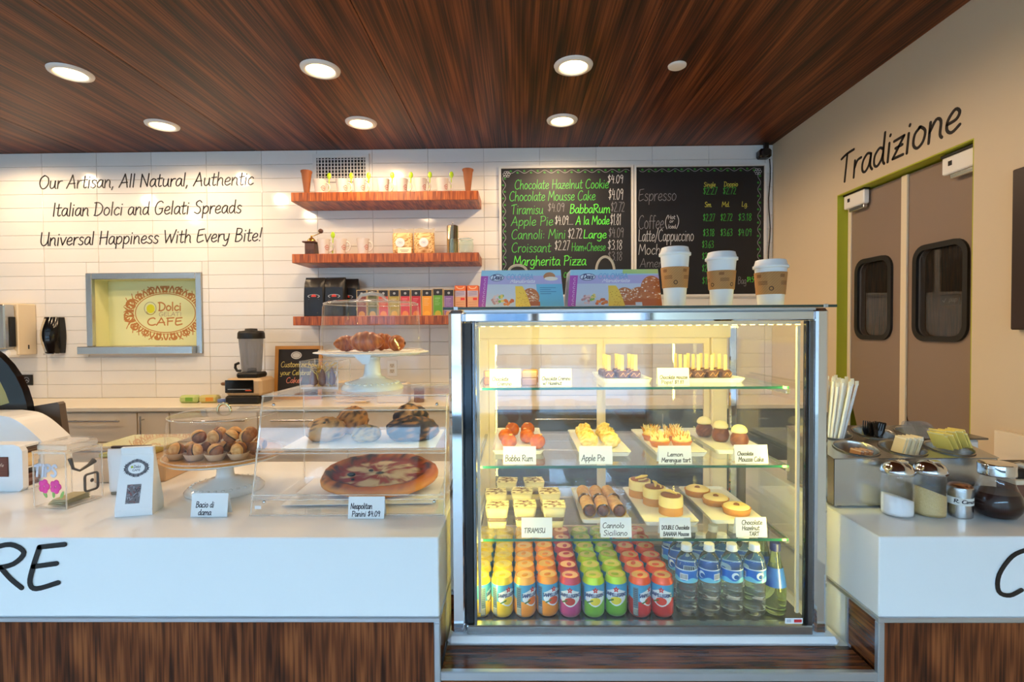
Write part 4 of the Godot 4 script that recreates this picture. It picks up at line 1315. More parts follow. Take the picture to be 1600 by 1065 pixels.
func build_boards():
	var blk = Color8(17, 16, 18)
	var gr = Color8(70, 190, 60)
	var g2 = Color8(96, 235, 66)
	var wh = Color8(214, 214, 214)
	var dim = Color8(140, 138, 142)
	var S = 800.0 / 720.0
	var im = picture(800, 790, blk)
	var put = func(s, a, b, y, cap, w, col): write(im, s, (a - 52) * S, (b - 52) * S, (y - 45) * S, cap * S, w, col, 0.08)
	put.call("Chocolate Hazelnut Cookie", 125, 648, 160, 52, 4, gr)
	put.call("$4.09", 640, 728, 132, 46, 3.4, wh)
	put.call("Chocolate Mousse Cake", 95, 575, 226, 54, 4, gr)
	put.call("$4.09", 645, 728, 224, 60, 3.4, wh)
	put.call("Tiramisu", 105, 285, 300, 54, 4, gr)
	put.call("$4.09", 308, 402, 288, 48, 3, dim)
	put.call("BabbaRum", 430, 656, 298, 50, 5, g2)
	put.call("$2.72", 658, 736, 292, 54, 3, dim)
	put.call("Apple Pie", 105, 340, 365, 52, 4, gr)
	put.call("$4.09....", 348, 452, 362, 50, 3, wh)
	put.call("A la Mode", 465, 652, 362, 48, 5, g2)
	put.call("$1.81", 655, 716, 366, 62, 3.2, wh)
	put.call("Cannoli: Mini", 105, 408, 440, 54, 4, gr)
	put.call("$2.72", 420, 500, 440, 56, 3, wh)
	put.call("Large", 505, 636, 440, 48, 5, g2)
	put.call("$4.09", 645, 730, 436, 54, 3, dim)
	put.call("Croissant", 105, 326, 515, 54, 4, gr)
	put.call("$2.27", 345, 430, 505, 54, 3, wh)
	put.call("Ham+Cheese", 440, 630, 510, 46, 3.6, gr)
	put.call("$3.18", 640, 722, 505, 54, 3.4, wh)
	put.call("Margherita Pizza", 115, 522, 590, 54, 5, g2)
	put.call("$3.18", 640, 722, 566, 50, 3, dim)
	put.call("ca", 396, 428, 660, 50, 4, gr)
	vine(im, 40, 20, 790, 20, 9, wh, gr)
	vine(im, 18, 40, 18, 780, 9, wh, gr)
	for k in 6:
		oval(im, 34 + 14 * cos(k * TAU / 6), 34 + 14 * sin(k * TAU / 6), 9, 6, 2, wh)
	board("menu chalkboard of desserts in green chalk, the left one", -0.136, 0.828, 1.655, 2.594, im)
	var im2 = picture(780, 790, blk)
	var T = 780.0 / 708.0
	var p2 = func(s, a, b, y, cap, w, col): write(im2, s, (a - 795) * T, (b - 795) * T, (y - 40) * T, cap * T, w, col, 0.06)
	var yel = Color8(206, 200, 70)
	p2.call("Espresso", 806, 1020, 228, 66, 3.4, dim)
	p2.call("Single", 1170, 1236, 152, 24, 3, yel)
	p2.call("Doppio", 1282, 1360, 152, 26, 3, yel)
	for e in [["$2.27", 1165, 1245, 196], ["$2.72", 1275, 1350, 196], ["$2.27", 1165, 1232, 345], ["$2.72", 1262, 1330, 345], ["$3.18", 1360, 1436, 345], ["$3.18", 1165, 1230, 430], ["$3.63", 1262, 1330, 430], ["$4.09", 1360, 1436, 430], ["$3.63", 1160, 1226, 496], ["$2.50", 1160, 1226, 562], ["$2.27", 1160, 1226, 630], ["$1.81", 1160, 1226, 700]]:
		p2.call(e[0], e[1], e[2], e[3], 40, 2.6, gr)
	p2.call("Sm.", 1175, 1216, 266, 28, 3, yel)
	p2.call("Md.", 1270, 1316, 266, 28, 3, yel)
	p2.call("Lg.", 1380, 1416, 266, 28, 3, yel)
	p2.call("Coffee", 806, 950, 386, 76, 3.4, dim)
	p2.call("(", 952, 972, 380, 66, 3.4, wh)
	p2.call("Hot", 972, 1012, 332, 22, 2.6, wh)
	p2.call("or", 980, 1004, 352, 18, 2.4, wh)
	p2.call("Iced", 972, 1016, 384, 22, 2.6, wh)
	p2.call(")", 1014, 1034, 380, 66, 3.4, wh)
	p2.call("Latte/Cappuccino", 806, 1116, 456, 66, 3.4, wh)
	p2.call("Mocha", 806, 960, 530, 58, 3.4, wh)
	p2.call("Americano", 815, 1060, 602, 50, 3, dim)
	p2.call("Bag", 1360, 1408, 700, 40, 2.6, dim)
	p2.call("$4.54", 1410, 1460, 690, 30, 2.6, g2)
	vine(im2, 20, 20, 740, 20, 9, wh, gr)
	vine(im2, 752, 40, 752, 780, 9, wh, gr)
	for k in 6:
		oval(im2, 744 + 14 * cos(k * TAU / 6), 34 + 14 * sin(k * TAU / 6), 9, 6, 2, wh)
	board("menu chalkboard of coffees in white chalk, the right one", 0.832, 1.775, 1.650, 2.594, im2)

# ---------- the three walnut shelves and what stands on them ----------
const ORD := ["first", "second", "third", "fourth", "fifth", "sixth", "seventh", "eighth", "ninth", "tenth", "eleventh", "twelfth", "thirteenth", "fourteenth", "fifteenth", "sixteenth", "seventeenth", "eighteenth", "nineteenth", "twentieth"]

func build_shelves():
	var tops = [2.352, 1.940, 1.520]
	var words = ["top walnut wall shelf carrying the row of mugs", "middle walnut wall shelf with the coffee grinder", "bottom walnut wall shelf with the tea boxes"]
	for i in 3:
		var t = thing("wall_shelf", words[i], "shelf", Vector3(-0.895, tops[i], -3.719), 0.0, "walnut wall shelves")
		part("board", bx(-0.63, 0.63, -0.060, 0.0, 0.0, 0.279, 0.002), M.shelf, t)
	# mugs
	var im = picture(512, 128, Color8(216, 203, 194))
	for cx in [128.0, 384.0]:
		oval(im, cx, 72, 34, 20, 3, Color8(176, 60, 60))
		oval(im, cx, 72, 27, 14, 2, Color8(190, 110, 90))
		stroke(im, [Vector2(cx - 18, 72), Vector2(cx + 18, 72)], 6, Color8(196, 90, 80))
		stroke(im, [Vector2(cx - 44, 72), Vector2(cx - 34, 64)], 3, Color8(176, 60, 60))
		stroke(im, [Vector2(cx + 44, 72), Vector2(cx + 34, 64)], 3, Color8(176, 60, 60))
	var mug_mat = mat(WHITE, 0.18, 0.0, tex(im))
	var mug_in = mat(Color8(220, 210, 200), 0.2)
	var make_mug = func(label, at, grp):
		var t = thing("mug", label, "mug", at, -0.55, grp)
		part("body", lat([[0.0, 0.0], [0.030, 0.0], [0.033, 0.003], [0.036, 0.05], [0.0425, 0.103], [0.0425, 0.105]], 28), mug_mat, t)
		part("inside", lat([[0.0, 0.012], [0.030, 0.012], [0.034, 0.05], [0.0405, 0.104], [0.0424, 0.1055]], 24), mug_in, t)
		var pts = []
		for k in 13:
			var a = -PI * 0.5 + PI * k / 12.0
			pts.append(Vector3(0.036 + 0.030 * cos(a), 0.055 + 0.033 * sin(a), 0).rotated(Vector3.UP, 0.55))
		part("handle", tub(pts, 0.005, 8), mug_in, t)
		return t
	var make_spoon = func(label, at, grp):
		var t = thing("spoon", label, "spoon", at, 0.0, grp)
		var g = Geo.new()
		blob(g, Vector3(0, 0.125, 0), Vector3(0.015, 0.022, 0.006), 0.0, 1.0, 1)
		part("bowl", g, M.lime_plastic, t)
		part("stem", tub([Vector3(-0.004, 0.0, 0.0), Vector3(-0.002, 0.06, 0), Vector3(0, 0.106, 0.0)], [0.004, 0.0035, 0.004], 7), M.lime_plastic, t)
		return t
	var mugs = [-1.362, -1.209, -1.089, -0.925, -0.797, -0.666, -0.518]
	var m0 = null
	var s0 = null
	for k in 7:
		var lab = "white mug on the top shelf, %s from the left" % ORD[k]
		var slab = "lime green spoon in the handle of the %s mug on the top shelf" % ORD[k]
		var at = Vector3(mugs[k], 2.3522, -3.53)
		var sat = at + Vector3(0.062, 0.010, -0.004)
		if k == 0:
			m0 = make_mug.call(lab, at, "white mugs on the shelves")
			s0 = make_spoon.call(slab, sat, "lime spoons")
		else:
			copy_of(m0, "mug", lab, at, m0.rotation.y)
			copy_of(s0, "spoon", slab, sat)
	var words2 = ["white mug with lime spoon beside the coffee grinder", "white mug on the middle shelf between two other mugs", "white mug on the middle shelf nearest the cereal bags"]
	var x2 = [-1.327, -1.212, -1.058]
	for k in 3:
		copy_of(m0, "mug", words2[k], Vector3(x2[k], 1.9402, -3.49), m0.rotation.y)
	copy_of(s0, "spoon", "lime green spoon in the mug beside the coffee grinder", Vector3(-1.265, 1.950, -3.494))
	# cones at both ends of the top shelf
	var cone_im = picture(128, 128, Color8(150, 84, 40))
	for k in 14:
		stroke(cone_im, [Vector2(k * 20 - 70, 0), Vector2(k * 20 + 60, 128)], 3, Color8(120, 62, 28))
		stroke(cone_im, [Vector2(k * 20 - 70, 128), Vector2(k * 20 + 60, 0)], 3, Color8(172, 104, 56))
	var cm = print_mat(cone_im, 0.6)
	cm.uv1_scale = Vector3(3, 2, 1)
	var e = [[-1.429, "waffle cone at the left end of the top shelf"], [-0.336, "waffle cone at the right end of the top shelf"]]
	for k in 2:
		var t = thing("waffle_cone", e[k][1], "cone", Vector3(e[k][0] * 1.018, 2.3522, -3.53), 0.0, "waffle cones")
		part("cone", lat([[0.0, 0.0], [0.014, 0.0], [0.016, 0.004], [0.034, 0.155], [0.038, 0.158], [0.039, 0.168], [0.036, 0.170], [0.032, 0.15], [0.0, 0.03]], 24), cm, t)
	# grinder
	var t = thing("coffee_grinder", "small wooden hand coffee grinder with brass crank", "grinder", Vector3(-1.418, 1.9402, -3.51))
	var dark = mat(Color8(84, 50, 34), 0.4)
	part("box", sized(Vector3(0.070, 0.082, 0.072), 0.004, Vector3(0, 0.041, 0)), dark, t)
	var dr = part("drawer", sized(Vector3(0.05, 0.03, 0.004), 0.001, Vector3(0, 0.022, 0.0375)), mat(Color8(70, 40, 27), 0.4), t)
	part("knob", bl(Vector3(0.005, 0.005, 0.005), 0.0, 1.0, 1), dark, dr, Vector3(0, 0.017, 0.043))
	part("top_plate", sized(Vector3(0.092, 0.010, 0.088), 0.003, Vector3(-0.004, 0.087, 0)), dark, t)
	var brass = mat(Color8(206, 164, 84), 0.25, 0.9)
	part("hopper", lat([[0.028, 0.092], [0.026, 0.105], [0.014, 0.118], [0.006, 0.122], [0.006, 0.135], [0.0, 0.136]], 18), brass, t)
	part("crank", tub([Vector3(-0.004, 0.130, 0), Vector3(0.02, 0.134, 0.004), Vector3(0.062, 0.150, 0.006)], 0.003, 7), brass, t)
	part("crank_knob", bl(Vector3(0.017, 0.016, 0.017), 0.0, 1.0, 1), dark, t, Vector3(0.066, 0.148, 0.006))
	# cereal bags
	var oat = vmat(0.7)
	var lab_im = picture(128, 128, Color8(226, 226, 226))
	oval(lab_im, 64, 64, 46, 28, 3, Color8(120, 110, 105))
	write(lab_im, "Dolci", 36, 92, 72, 22, 3, Color8(90, 100, 140))
	var lm = print_mat(lab_im)
	var bw = ["bag of golden cereal with round label, the left one", "bag of golden cereal with round label, the right one"]
	for k in 2:
		t = thing("cereal_bag", bw[k], "bag", Vector3(-0.797 + 0.148 * k, 1.9402, -3.545), 0.0, "cereal bags")
		var r = RandomNumberGenerator.new()
		r.seed = 40 + k
		var nz = FastNoiseLite.new()
		nz.seed = 3 + k
		nz.frequency = 1.0
		var g = Geo.new()
		var P = []
		var K = []
		for i in 27:
			var y = 0.150 * i / 26.0
			var fat = pow(sin(clamp((i + 1) / 28.0, 0.0, 1.0) * PI * 0.93), 0.45)
			var row = []
			var kr = []
			for q in 40:
				var a = TAU * q / 40.0
				var sx = sign(cos(a)) * pow(abs(cos(a)), 0.5)
				var sz = sign(sin(a)) * pow(abs(sin(a)), 0.7)
				var b = 0.0022 * nz.get_noise_3d(sx * 9, y * 150.0, sz * 9)
				row.append(Vector3(sx * (0.070 + b) * (0.97 + 0.03 * fat), y, sz * (0.034 * fat + b + 0.002)))
				var m = r.randf()
				kr.append(lin(214, 164, 92).lerp(lin(240, 214, 160), m) if m > 0.3 else lin(170, 116, 58))
			P.append(row)
			K.append(kr)
		grid(g, P, true, K)
		part("cereal", g, oat, t)
		g = Geo.new()
		prism(g, [Vector2(-0.069, 0.140), Vector2(0.069, 0.140), Vector2(0.073, 0.184), Vector2(0.03, 0.177), Vector2(-0.02, 0.186), Vector2(-0.071, 0.180)], 0.003)
		part("bag_top", g, pane(0.35, Color(0.93, 0.86, 0.72)), t, Vector3(0, 0, 0.0015))
		part("round_label", lat([[0.0, 0.001], [0.032, 0.001], [0.032, 0.0]], 24), mat(Color8(224, 226, 228), 0.7), t, Vector3(-0.012 + 0.014 * k, 0.082, 0.037), Vector3(PI / 2, 0, 0))
		part("label_print", face(0.044, 0.044, Vector3(-0.012 + 0.014 * k, 0.082, 0.0384)), lm, t)
	t = thing("shelf_card", "small cream card leaning at the cereal bags", "card", Vector3(-0.772, 1.9402, -3.47))
	t.rotation.x = -0.2
	part("card", sized(Vector3(0.092, 0.045, 0.0015), 0.0, Vector3(0, 0.0225, 0)), M.cream, t)
	part("line", sized(Vector3(0.06, 0.004, 0.0004), 0.0, Vector3(0, 0.026, 0.001)), mat(Color8(150, 130, 110), 0.8), t)
	part("line", sized(Vector3(0.045, 0.004, 0.0004), 0.0, Vector3(0, 0.016, 0.001)), mat(Color8(150, 130, 110), 0.8), t)
	# steel canister and glass cup
	t = thing("milk_steamer", "tall polished metal canister on the middle shelf", "canister", Vector3(-0.452, 1.9402, -3.545))
	var warm = mat(Color8(216, 196, 160), 0.1, 1.0)
	part("cylinder", lat([[0.0, 0.0], [0.040, 0.0], [0.040, 0.0], [0.0405, 0.10], [0.042, 0.104], [0.0405, 0.108], [0.0405, 0.196], [0.0405, 0.196], [0.036, 0.200], [0.0, 0.201]], 30), warm, t)
	part("plunger", lat([[0.003, 0.20], [0.003, 0.222], [0.0, 0.224]], 8), M.steel, t)
	for k in 2:
		part("handle_wire", tub([Vector3(0.040, 0.108 - 0.014 * k, 0.01), Vector3(0.13, 0.112 - 0.016 * k, 0.02)], 0.0028, 7), M.steel, t)
	t = thing("glass_cup", "green-tinted glass cup beside the metal canister", "cup", Vector3(-0.350, 1.9402, -3.462))
	part("glass", lat([[0.0, 0.0], [0.038, 0.0], [0.046, 0.012], [0.050, 0.05], [0.044, 0.082], [0.047, 0.088]], 24), pane(0.25, Color(0.72, 0.86, 0.80)), t)
	part("rim", lat([[0.045, 0.086], [0.049, 0.087], [0.049, 0.091], [0.045, 0.092]], 24), pane(0.4, Color(0.75, 0.9, 0.85)), t)
	# coffee bags
	var cb = [[-1.402, -3.53, "left of three black coffee bags on the bottom shelf"], [-1.262, -3.53, "middle of three black coffee bags on the bottom shelf"], [-1.205, -3.63, "rear black coffee bag half hidden behind the middle one"]]
	var bag_im = picture(128, 256, Color8(22, 21, 23))
	disc(bag_im, 64, 82, 44, 18, Color8(190, 190, 188))
	disc(bag_im, 64, 82, 38, 14, Color8(40, 36, 36))
	disc(bag_im, 64, 82, 18, 16, Color8(214, 60, 40))
	stroke(bag_im, [Vector2(26, 110), Vector2(102, 110)], 3, Color8(120, 118, 118))
	for k in 4:
		stroke(bag_im, [Vector2(40, 236 - k * 5), Vector2(92, 236 - k * 5)], 3, Color8(150, 116, 40))
	var bag_mat = print_mat(bag_im, 0.35)
	for k in 3:
		t = thing("coffee_bag", cb[k][2], "bag", Vector3(cb[k][0], 1.5202, cb[k][1]), 0.0, "black coffee bags")
		var g = Geo.new()
		var P = []
		for i in 9:
			var y = 0.262 * i / 8.0
			var d = 0.036 * pow(1.0 - pow(i / 8.0, 3), 0.6) + 0.004
			var row = []
			for p in [[-1, -1], [-0.33, -1.05], [0.33, -1.05], [1, -1], [1.0, 0], [1, 1], [0.33, 1.08], [-0.33, 1.08], [-1, 1], [-1.0, 0]]:
				row.append(Vector3(p[0] * 0.068, y + (0.006 * p[0] if i == 8 else 0.0), p[1] * d))
			P.append(row)
		grid(g, P, true)
		part("pouch", g, mat(Color8(24, 23, 25), 0.35), t)
		part("front_print", face4([Vector3(-0.060, 0.008, 0.0435), Vector3(0.060, 0.008, 0.0435), Vector3(0.060, 0.20, 0.038), Vector3(-0.060, 0.20, 0.038)], Vector3(0, 0.03, 1).normalized()), bag_mat, t)
		part("seal", sized(Vector3(0.136, 0.014, 0.008), 0.002, Vector3(0, 0.262, 0)), M.black, t)
	# tea boxes
	var cols = [Color8(120, 60, 50), Color8(96, 100, 60), Color8(196, 70, 50), Color8(168, 150, 70), Color8(206, 64, 74), Color8(190, 44, 58), Color8(236, 158, 40), Color8(96, 160, 52), Color8(136, 104, 164)]
	var cw = ["brown", "olive", "rust red", "khaki", "pinkish red", "crimson", "orange", "bright green", "violet"]
	var side = mat(Color8(222, 196, 150), 0.7)
	for k in 9:
		var x = -1.071 + 0.0745 * k
		t = thing("tea_box", "%s tea box with black top on the bottom shelf" % cw[k], "box", Vector3(x, 1.5202, -3.53), 0.0, "tea boxes on the bottom shelf")
		var h = 0.178 if k != 7 else 0.184
		part("carton", sized(Vector3(0.069, h, 0.09), 0.001, Vector3(0, h / 2, 0)), side, t)
		var bi = picture(96, 224, cols[k])
		bi.fill_rect(Rect2i(0, 0, 96, 54), Color8(34, 32, 36))
		disc(bi, 48, 28, 13, 10, Color8(196, 196, 196))
		oval(bi, 48, 28, 8, 5, 2, Color8(60, 60, 60))
		for q in 5:
			stroke(bi, [Vector2(16, 78 + q * 14), Vector2(70 - 8 * (q % 3), 78 + q * 14)], 3.5 if q == 0 else 2.0, cols[k].lerp(WHITE, 0.65))
		disc(bi, 48, 214, 34, 30, cols[k].lerp(Color8(250, 190, 60), 0.6))
		part("front_print", face(0.062, h - 0.006, Vector3(0, h / 2, 0.0456)), print_mat(bi, 0.5), t)
	# cartons
	for k in 2:
		t = thing("snack_carton", ["orange-topped peach carton next to the violet tea box", "orange-topped peach carton partly behind the cake boxes"][k], "carton", Vector3(-0.398 + 0.085 * k, 1.5202, -3.54), 0.0, "orange-topped cartons")
		part("carton", sized(Vector3(0.078, 0.205, 0.08), 0.002, Vector3(0, 0.1025, 0)), mat(Color8(196, 60, 44), 0.5), t)
		var ci = picture(96, 240, Color8(226, 170, 128))
		ci.fill_rect(Rect2i(0, 0, 96, 40), Color8(238, 120, 60))
		oval(ci, 48, 6, 32, 18, 6, Color8(250, 210, 170), 0.0, PI)
		ci.fill_rect(Rect2i(0, 40, 96, 50), Color8(196, 180, 196))
		for q in 3:
			stroke(ci, [Vector2(14, 52 + q * 12), Vector2(82, 48 + q * 12)], 4, Color8(120, 120, 160))
		ci.fill_rect(Rect2i(50, 98, 36, 20), Color8(226, 60, 50))
		for q in 5:
			stroke(ci, [Vector2(12, 136 + q * 18), Vector2(84, 132 + q * 18)], 5, Color8(206, 140, 96))
		part("front_print", face(0.074, 0.20, Vector3(0, 0.1025, 0.0406)), print_mat(ci, 0.5), t)

# ---------- the glass pastry case ----------
func build_case():
	var t = thing("display_case", "large glass pastry case with chrome posts, three glass shelves inside", "display case")
	part("base_slab", bx(-0.203, 0.872, 0.548, 0.573, -2.03, -1.387, 0.011), M.white_plastic, t)
	for x in [[-0.194, -0.150], [0.806, 0.846]]:
		part("front_post", bx(x[0], x[1], 0.5735, 1.474, -1.445, -1.402, 0.009), M.chrome, t)
		part("rear_post", bx(x[0] + 0.008, x[1] - 0.004, 0.5735, 1.474, -2.02, -1.985, 0.004), M.chrome, t)
	part("door_seal", bx(-0.1495, -0.129, 0.600, 1.44, -1.425, -1.404, 0.002), M.black_gloss, t)
	part("door_seal", bx(0.790, 0.8055, 0.600, 1.44, -1.425, -1.404, 0.002), M.dark_steel, t)
	part("inner_rim", bx(-0.1285, -0.121, 0.600, 1.44, -1.42, -1.403, 0.001), M.dark_steel, t)
	part("inner_rim", bx(0.783, 0.7895, 0.600, 1.44, -1.42, -1.403, 0.001), M.black_gloss, t)
	part("bottom_rail", bx(-0.1495, 0.8055, 0.5735, 0.5995, -1.43, -1.402, 0.003), M.steel, t)
	part("top_rail", bx(-0.1495, 0.8055, 1.4405, 1.468, -1.44, -1.402, 0.004), M.chrome, t)
	part("front_glass", bx(-0.1205, 0.7825, 0.600, 1.440, -1.411, -1.407), M.case_glass, t)
	part("side_glass", bx(-0.180, -0.176, 0.574, 1.474, -1.985, -1.446), M.case_glass, t)
	part("side_glass", bx(0.828, 0.832, 0.574, 1.474, -1.985, -1.446), M.case_glass, t)
	var top = part("top_glass", bx(-0.205, 0.852, 1.4745, 1.4825, -2.03, -1.385, 0.001), M.case_glass, t)
	part("glass_edge", bx(-0.205, 0.852, 1.475, 1.482, -1.3845, -1.3825), mat(Color8(52, 74, 66), 0.1), top)
	for x in [-0.17, 0.822]:
		part("glass_clip", bx(x - 0.006, x + 0.006, 1.474, 1.4835, -1.384, -1.381, 0.001), M.alu, top)
	part("top_channel", bx(-0.1495, 0.8055, 1.4685, 1.4742, -1.44, -1.400), M.alu, t)
	# floor of the case: grille of bars
	part("deck", bx(-0.174, 0.826, 0.5735, 0.577, -1.98, -1.44), M.dark_steel, t)
	for k in 13:
		var x = -0.14 + k * 0.075
		part("deck_bar", bx(x, x + 0.055, 0.5772, 0.5795, -1.468, -1.462), M.steel, t)
		part("deck_bar", bx(x, x + 0.055, 0.5772, 0.5795, -1.452, -1.446), M.steel, t)
	# sliding doors at the back, in a cream frame
	part("rear_header", bx(-0.170, 0.822, 1.385, 1.470, -2.02, -1.986, 0.003), M.cream, t)
	part("rear_sill", bx(-0.150, 0.806, 0.5775, 0.62, -2.02, -1.986, 0.003), M.cream, t)
	part("rear_stile", bx(-0.172, -0.118, 0.62, 1.385, -2.02, -1.986, 0.004), M.cream, t)
	part("rear_stile", bx(0.745, 0.806, 0.62, 1.385, -2.02, -1.986, 0.004), M.cream, t)
	for e in [[-0.117, 0.325, -1.994], [0.316, 0.744, -2.006]]:
		var o = [Vector2(e[0], 0.621), Vector2(e[1], 0.621), Vector2(e[1], 1.384), Vector2(e[0], 1.384)]
		var i = [Vector2(e[0] + 0.022, 0.65), Vector2(e[1] - 0.022, 0.65), Vector2(e[1] - 0.022, 1.362), Vector2(e[0] + 0.022, 1.362)]
		var d = part("sliding_door", ring_frame(o, i, 0.010), M.cream, t, Vector3(0, 0, e[2]))
		part("door_glass", bx(e[0] + 0.022, e[1] - 0.022, 0.65, 1.362, -0.007, -0.004), M.case_glass, d)
	# three glass shelves on brackets
	for y in [1.2535, 1.0265, 0.8135]:
		var s = part("glass_shelf", bx(-0.119, 0.772, y - 0.008, y, -1.975, -1.475), M.case_glass, t)
		part("shelf_edge", bx(-0.119, 0.772, y - 0.0075, y - 0.0005, -1.4748, -1.4735), M.green_edge, s)
		part("shelf_edge", bx(0.7722, 0.7735, y - 0.0075, y - 0.0005, -1.975, -1.475), M.green_edge, s)
		for x in [-0.128, 0.785]:
			part("bracket", bx(x - 0.006, x + 0.006, y - 0.026, y - 0.0085, -1.975, -1.50, 0.002), M.steel, s)
	# lamp strip under the top rail
	var strip = part("led_strip", bx(-0.118, 0.78, 1.4305, 1.4395, -1.440, -1.4285), M.cream, t)
	for k in 36:
		var x = -0.105 + k * 0.025
		part("led_lamp", bx(x, x + 0.011, 1.4285, 1.4304, -1.438, -1.431), M.led, strip)
	var al = AreaLight3D.new()
	al.name = "strip_light"
	al.area_size = Vector2(0.86, 0.012)
	al.light_color = Color(1.0, 0.93, 0.47)
	al.light_energy = 0.27
	al.shadow_enabled = true
	al.area_range = 6.0
	t.add_child(al)
	al.position = Vector3(0.33, 1.427, -1.437)
	al.rotation = Vector3(deg_to_rad(-62), 0, 0)
	# upright lamp strips inside the two front posts
	for sx in [-1.0, 1.0]:
		var px = 0.331 + sx * 0.446
		var up = part("upright_strip", bx(px - 0.004, px + 0.004, 0.62, 1.425, -1.440, -1.431), M.cream, t)
		for k in 32:
			part("led_lamp", bx(px - 0.003, px + 0.003, 0.63 + k * 0.0245, 0.642 + k * 0.0245, -1.4418, -1.4402), M.led, up)
		var vl = AreaLight3D.new()
		vl.name = "upright_light"
		vl.area_size = Vector2(0.010, 0.78)
		vl.light_color = Color(1.0, 0.93, 0.47)
		vl.light_energy = 0.125
		vl.shadow_enabled = true
		vl.area_range = 6.0
		t.add_child(vl)
		vl.position = Vector3(px, 1.022, -1.4435)
		vl.rotation = Vector3(0, sx * deg_to_rad(30), 0)
	# maker's sticker on the front glass
	t = thing("glass_sticker", "small white and red sticker on the case glass", "sticker", Vector3(0.754, 0.612, -1.4068))
	part("sheet", sized(Vector3(0.048, 0.015, 0.0006), 0.0, Vector3(0, 0, 0.0004)), M.paper, t)
	part("red_field", sized(Vector3(0.021, 0.008, 0.0004), 0.0, Vector3(0.011, 0, 0.001)), mat(Color8(214, 40, 44), 0.5), t)
	part("grey_mark", sized(Vector3(0.012, 0.008, 0.0004), 0.0, Vector3(-0.014, 0, 0.001)), mat(Color8(196, 196, 200), 0.5), t)

func card(label, at, w, h, lines, turn = 0.0, lean = -0.16, paper = Color8(236, 238, 236)):
	var t = thing("price_card", label, "card", at, turn, "handwritten price cards")
	t.rotation.x = lean
	var W = 200
	var H = int(200 * h / w)
	var im = picture(W, H, paper)
	for l in lines:
		write(im, l[0], l[1] * W, l[2] * W, l[3] * H, l[4] * H, 3.6, Color8(34, 32, 40), 0.1)
	part("card", sized(Vector3(w, h, 0.0012), 0.0, Vector3(0, h / 2, 0)), mat(paper, 0.85), t)
	part("ink_print", face(w, h, Vector3(0, h / 2, 0.0008)), print_mat(im, 0.85), t)
	# folded back leg of the tent card
	part("back_leg", sized(Vector3(w, h * 0.96, 0.0010), 0.0, Vector3(0, -h * 0.48, 0)), mat(paper, 0.85), t, Vector3(0, h, -0.0006), Vector3(0.42, 0, 0))
	return t

func tray(label, at, w, d, turn = 0.0):
	var t = thing("serving_tray", label, "tray", at, turn, "white serving trays")
	var g = Geo.new()
	# shallow: flat middle with a raised flaring rim
	var P = []
	for e in [[0.46, 0.0], [0.47, 0.004], [0.5, 0.013], [0.497, 0.0145], [0.462, 0.007], [0.45, 0.0055], [0.0, 0.0055]]:
		var row = []
		var k = e[0] / 0.5
		for q in rounded(w * 1.0, d * 1.0, 0.012, 3):
			var p = q
			if e[0] > 0.0:
				p = Vector2(sign(q.x) * max(0.0, abs(q.x) - (1.0 - k) * w * 0.5), sign(q.y) * max(0.0, abs(q.y) - (1.0 - k) * w * 0.5))
			else:
				p = q * 0.02
			row.append(Vector3(p.x, e[1], -p.y))
		P.append(row)
	grid(g, P, true)
	part("dish", g, M.china, t)
	return t

func item(called, label, category, at, turn, group):
	return thing(called, label, category, at, turn, group)

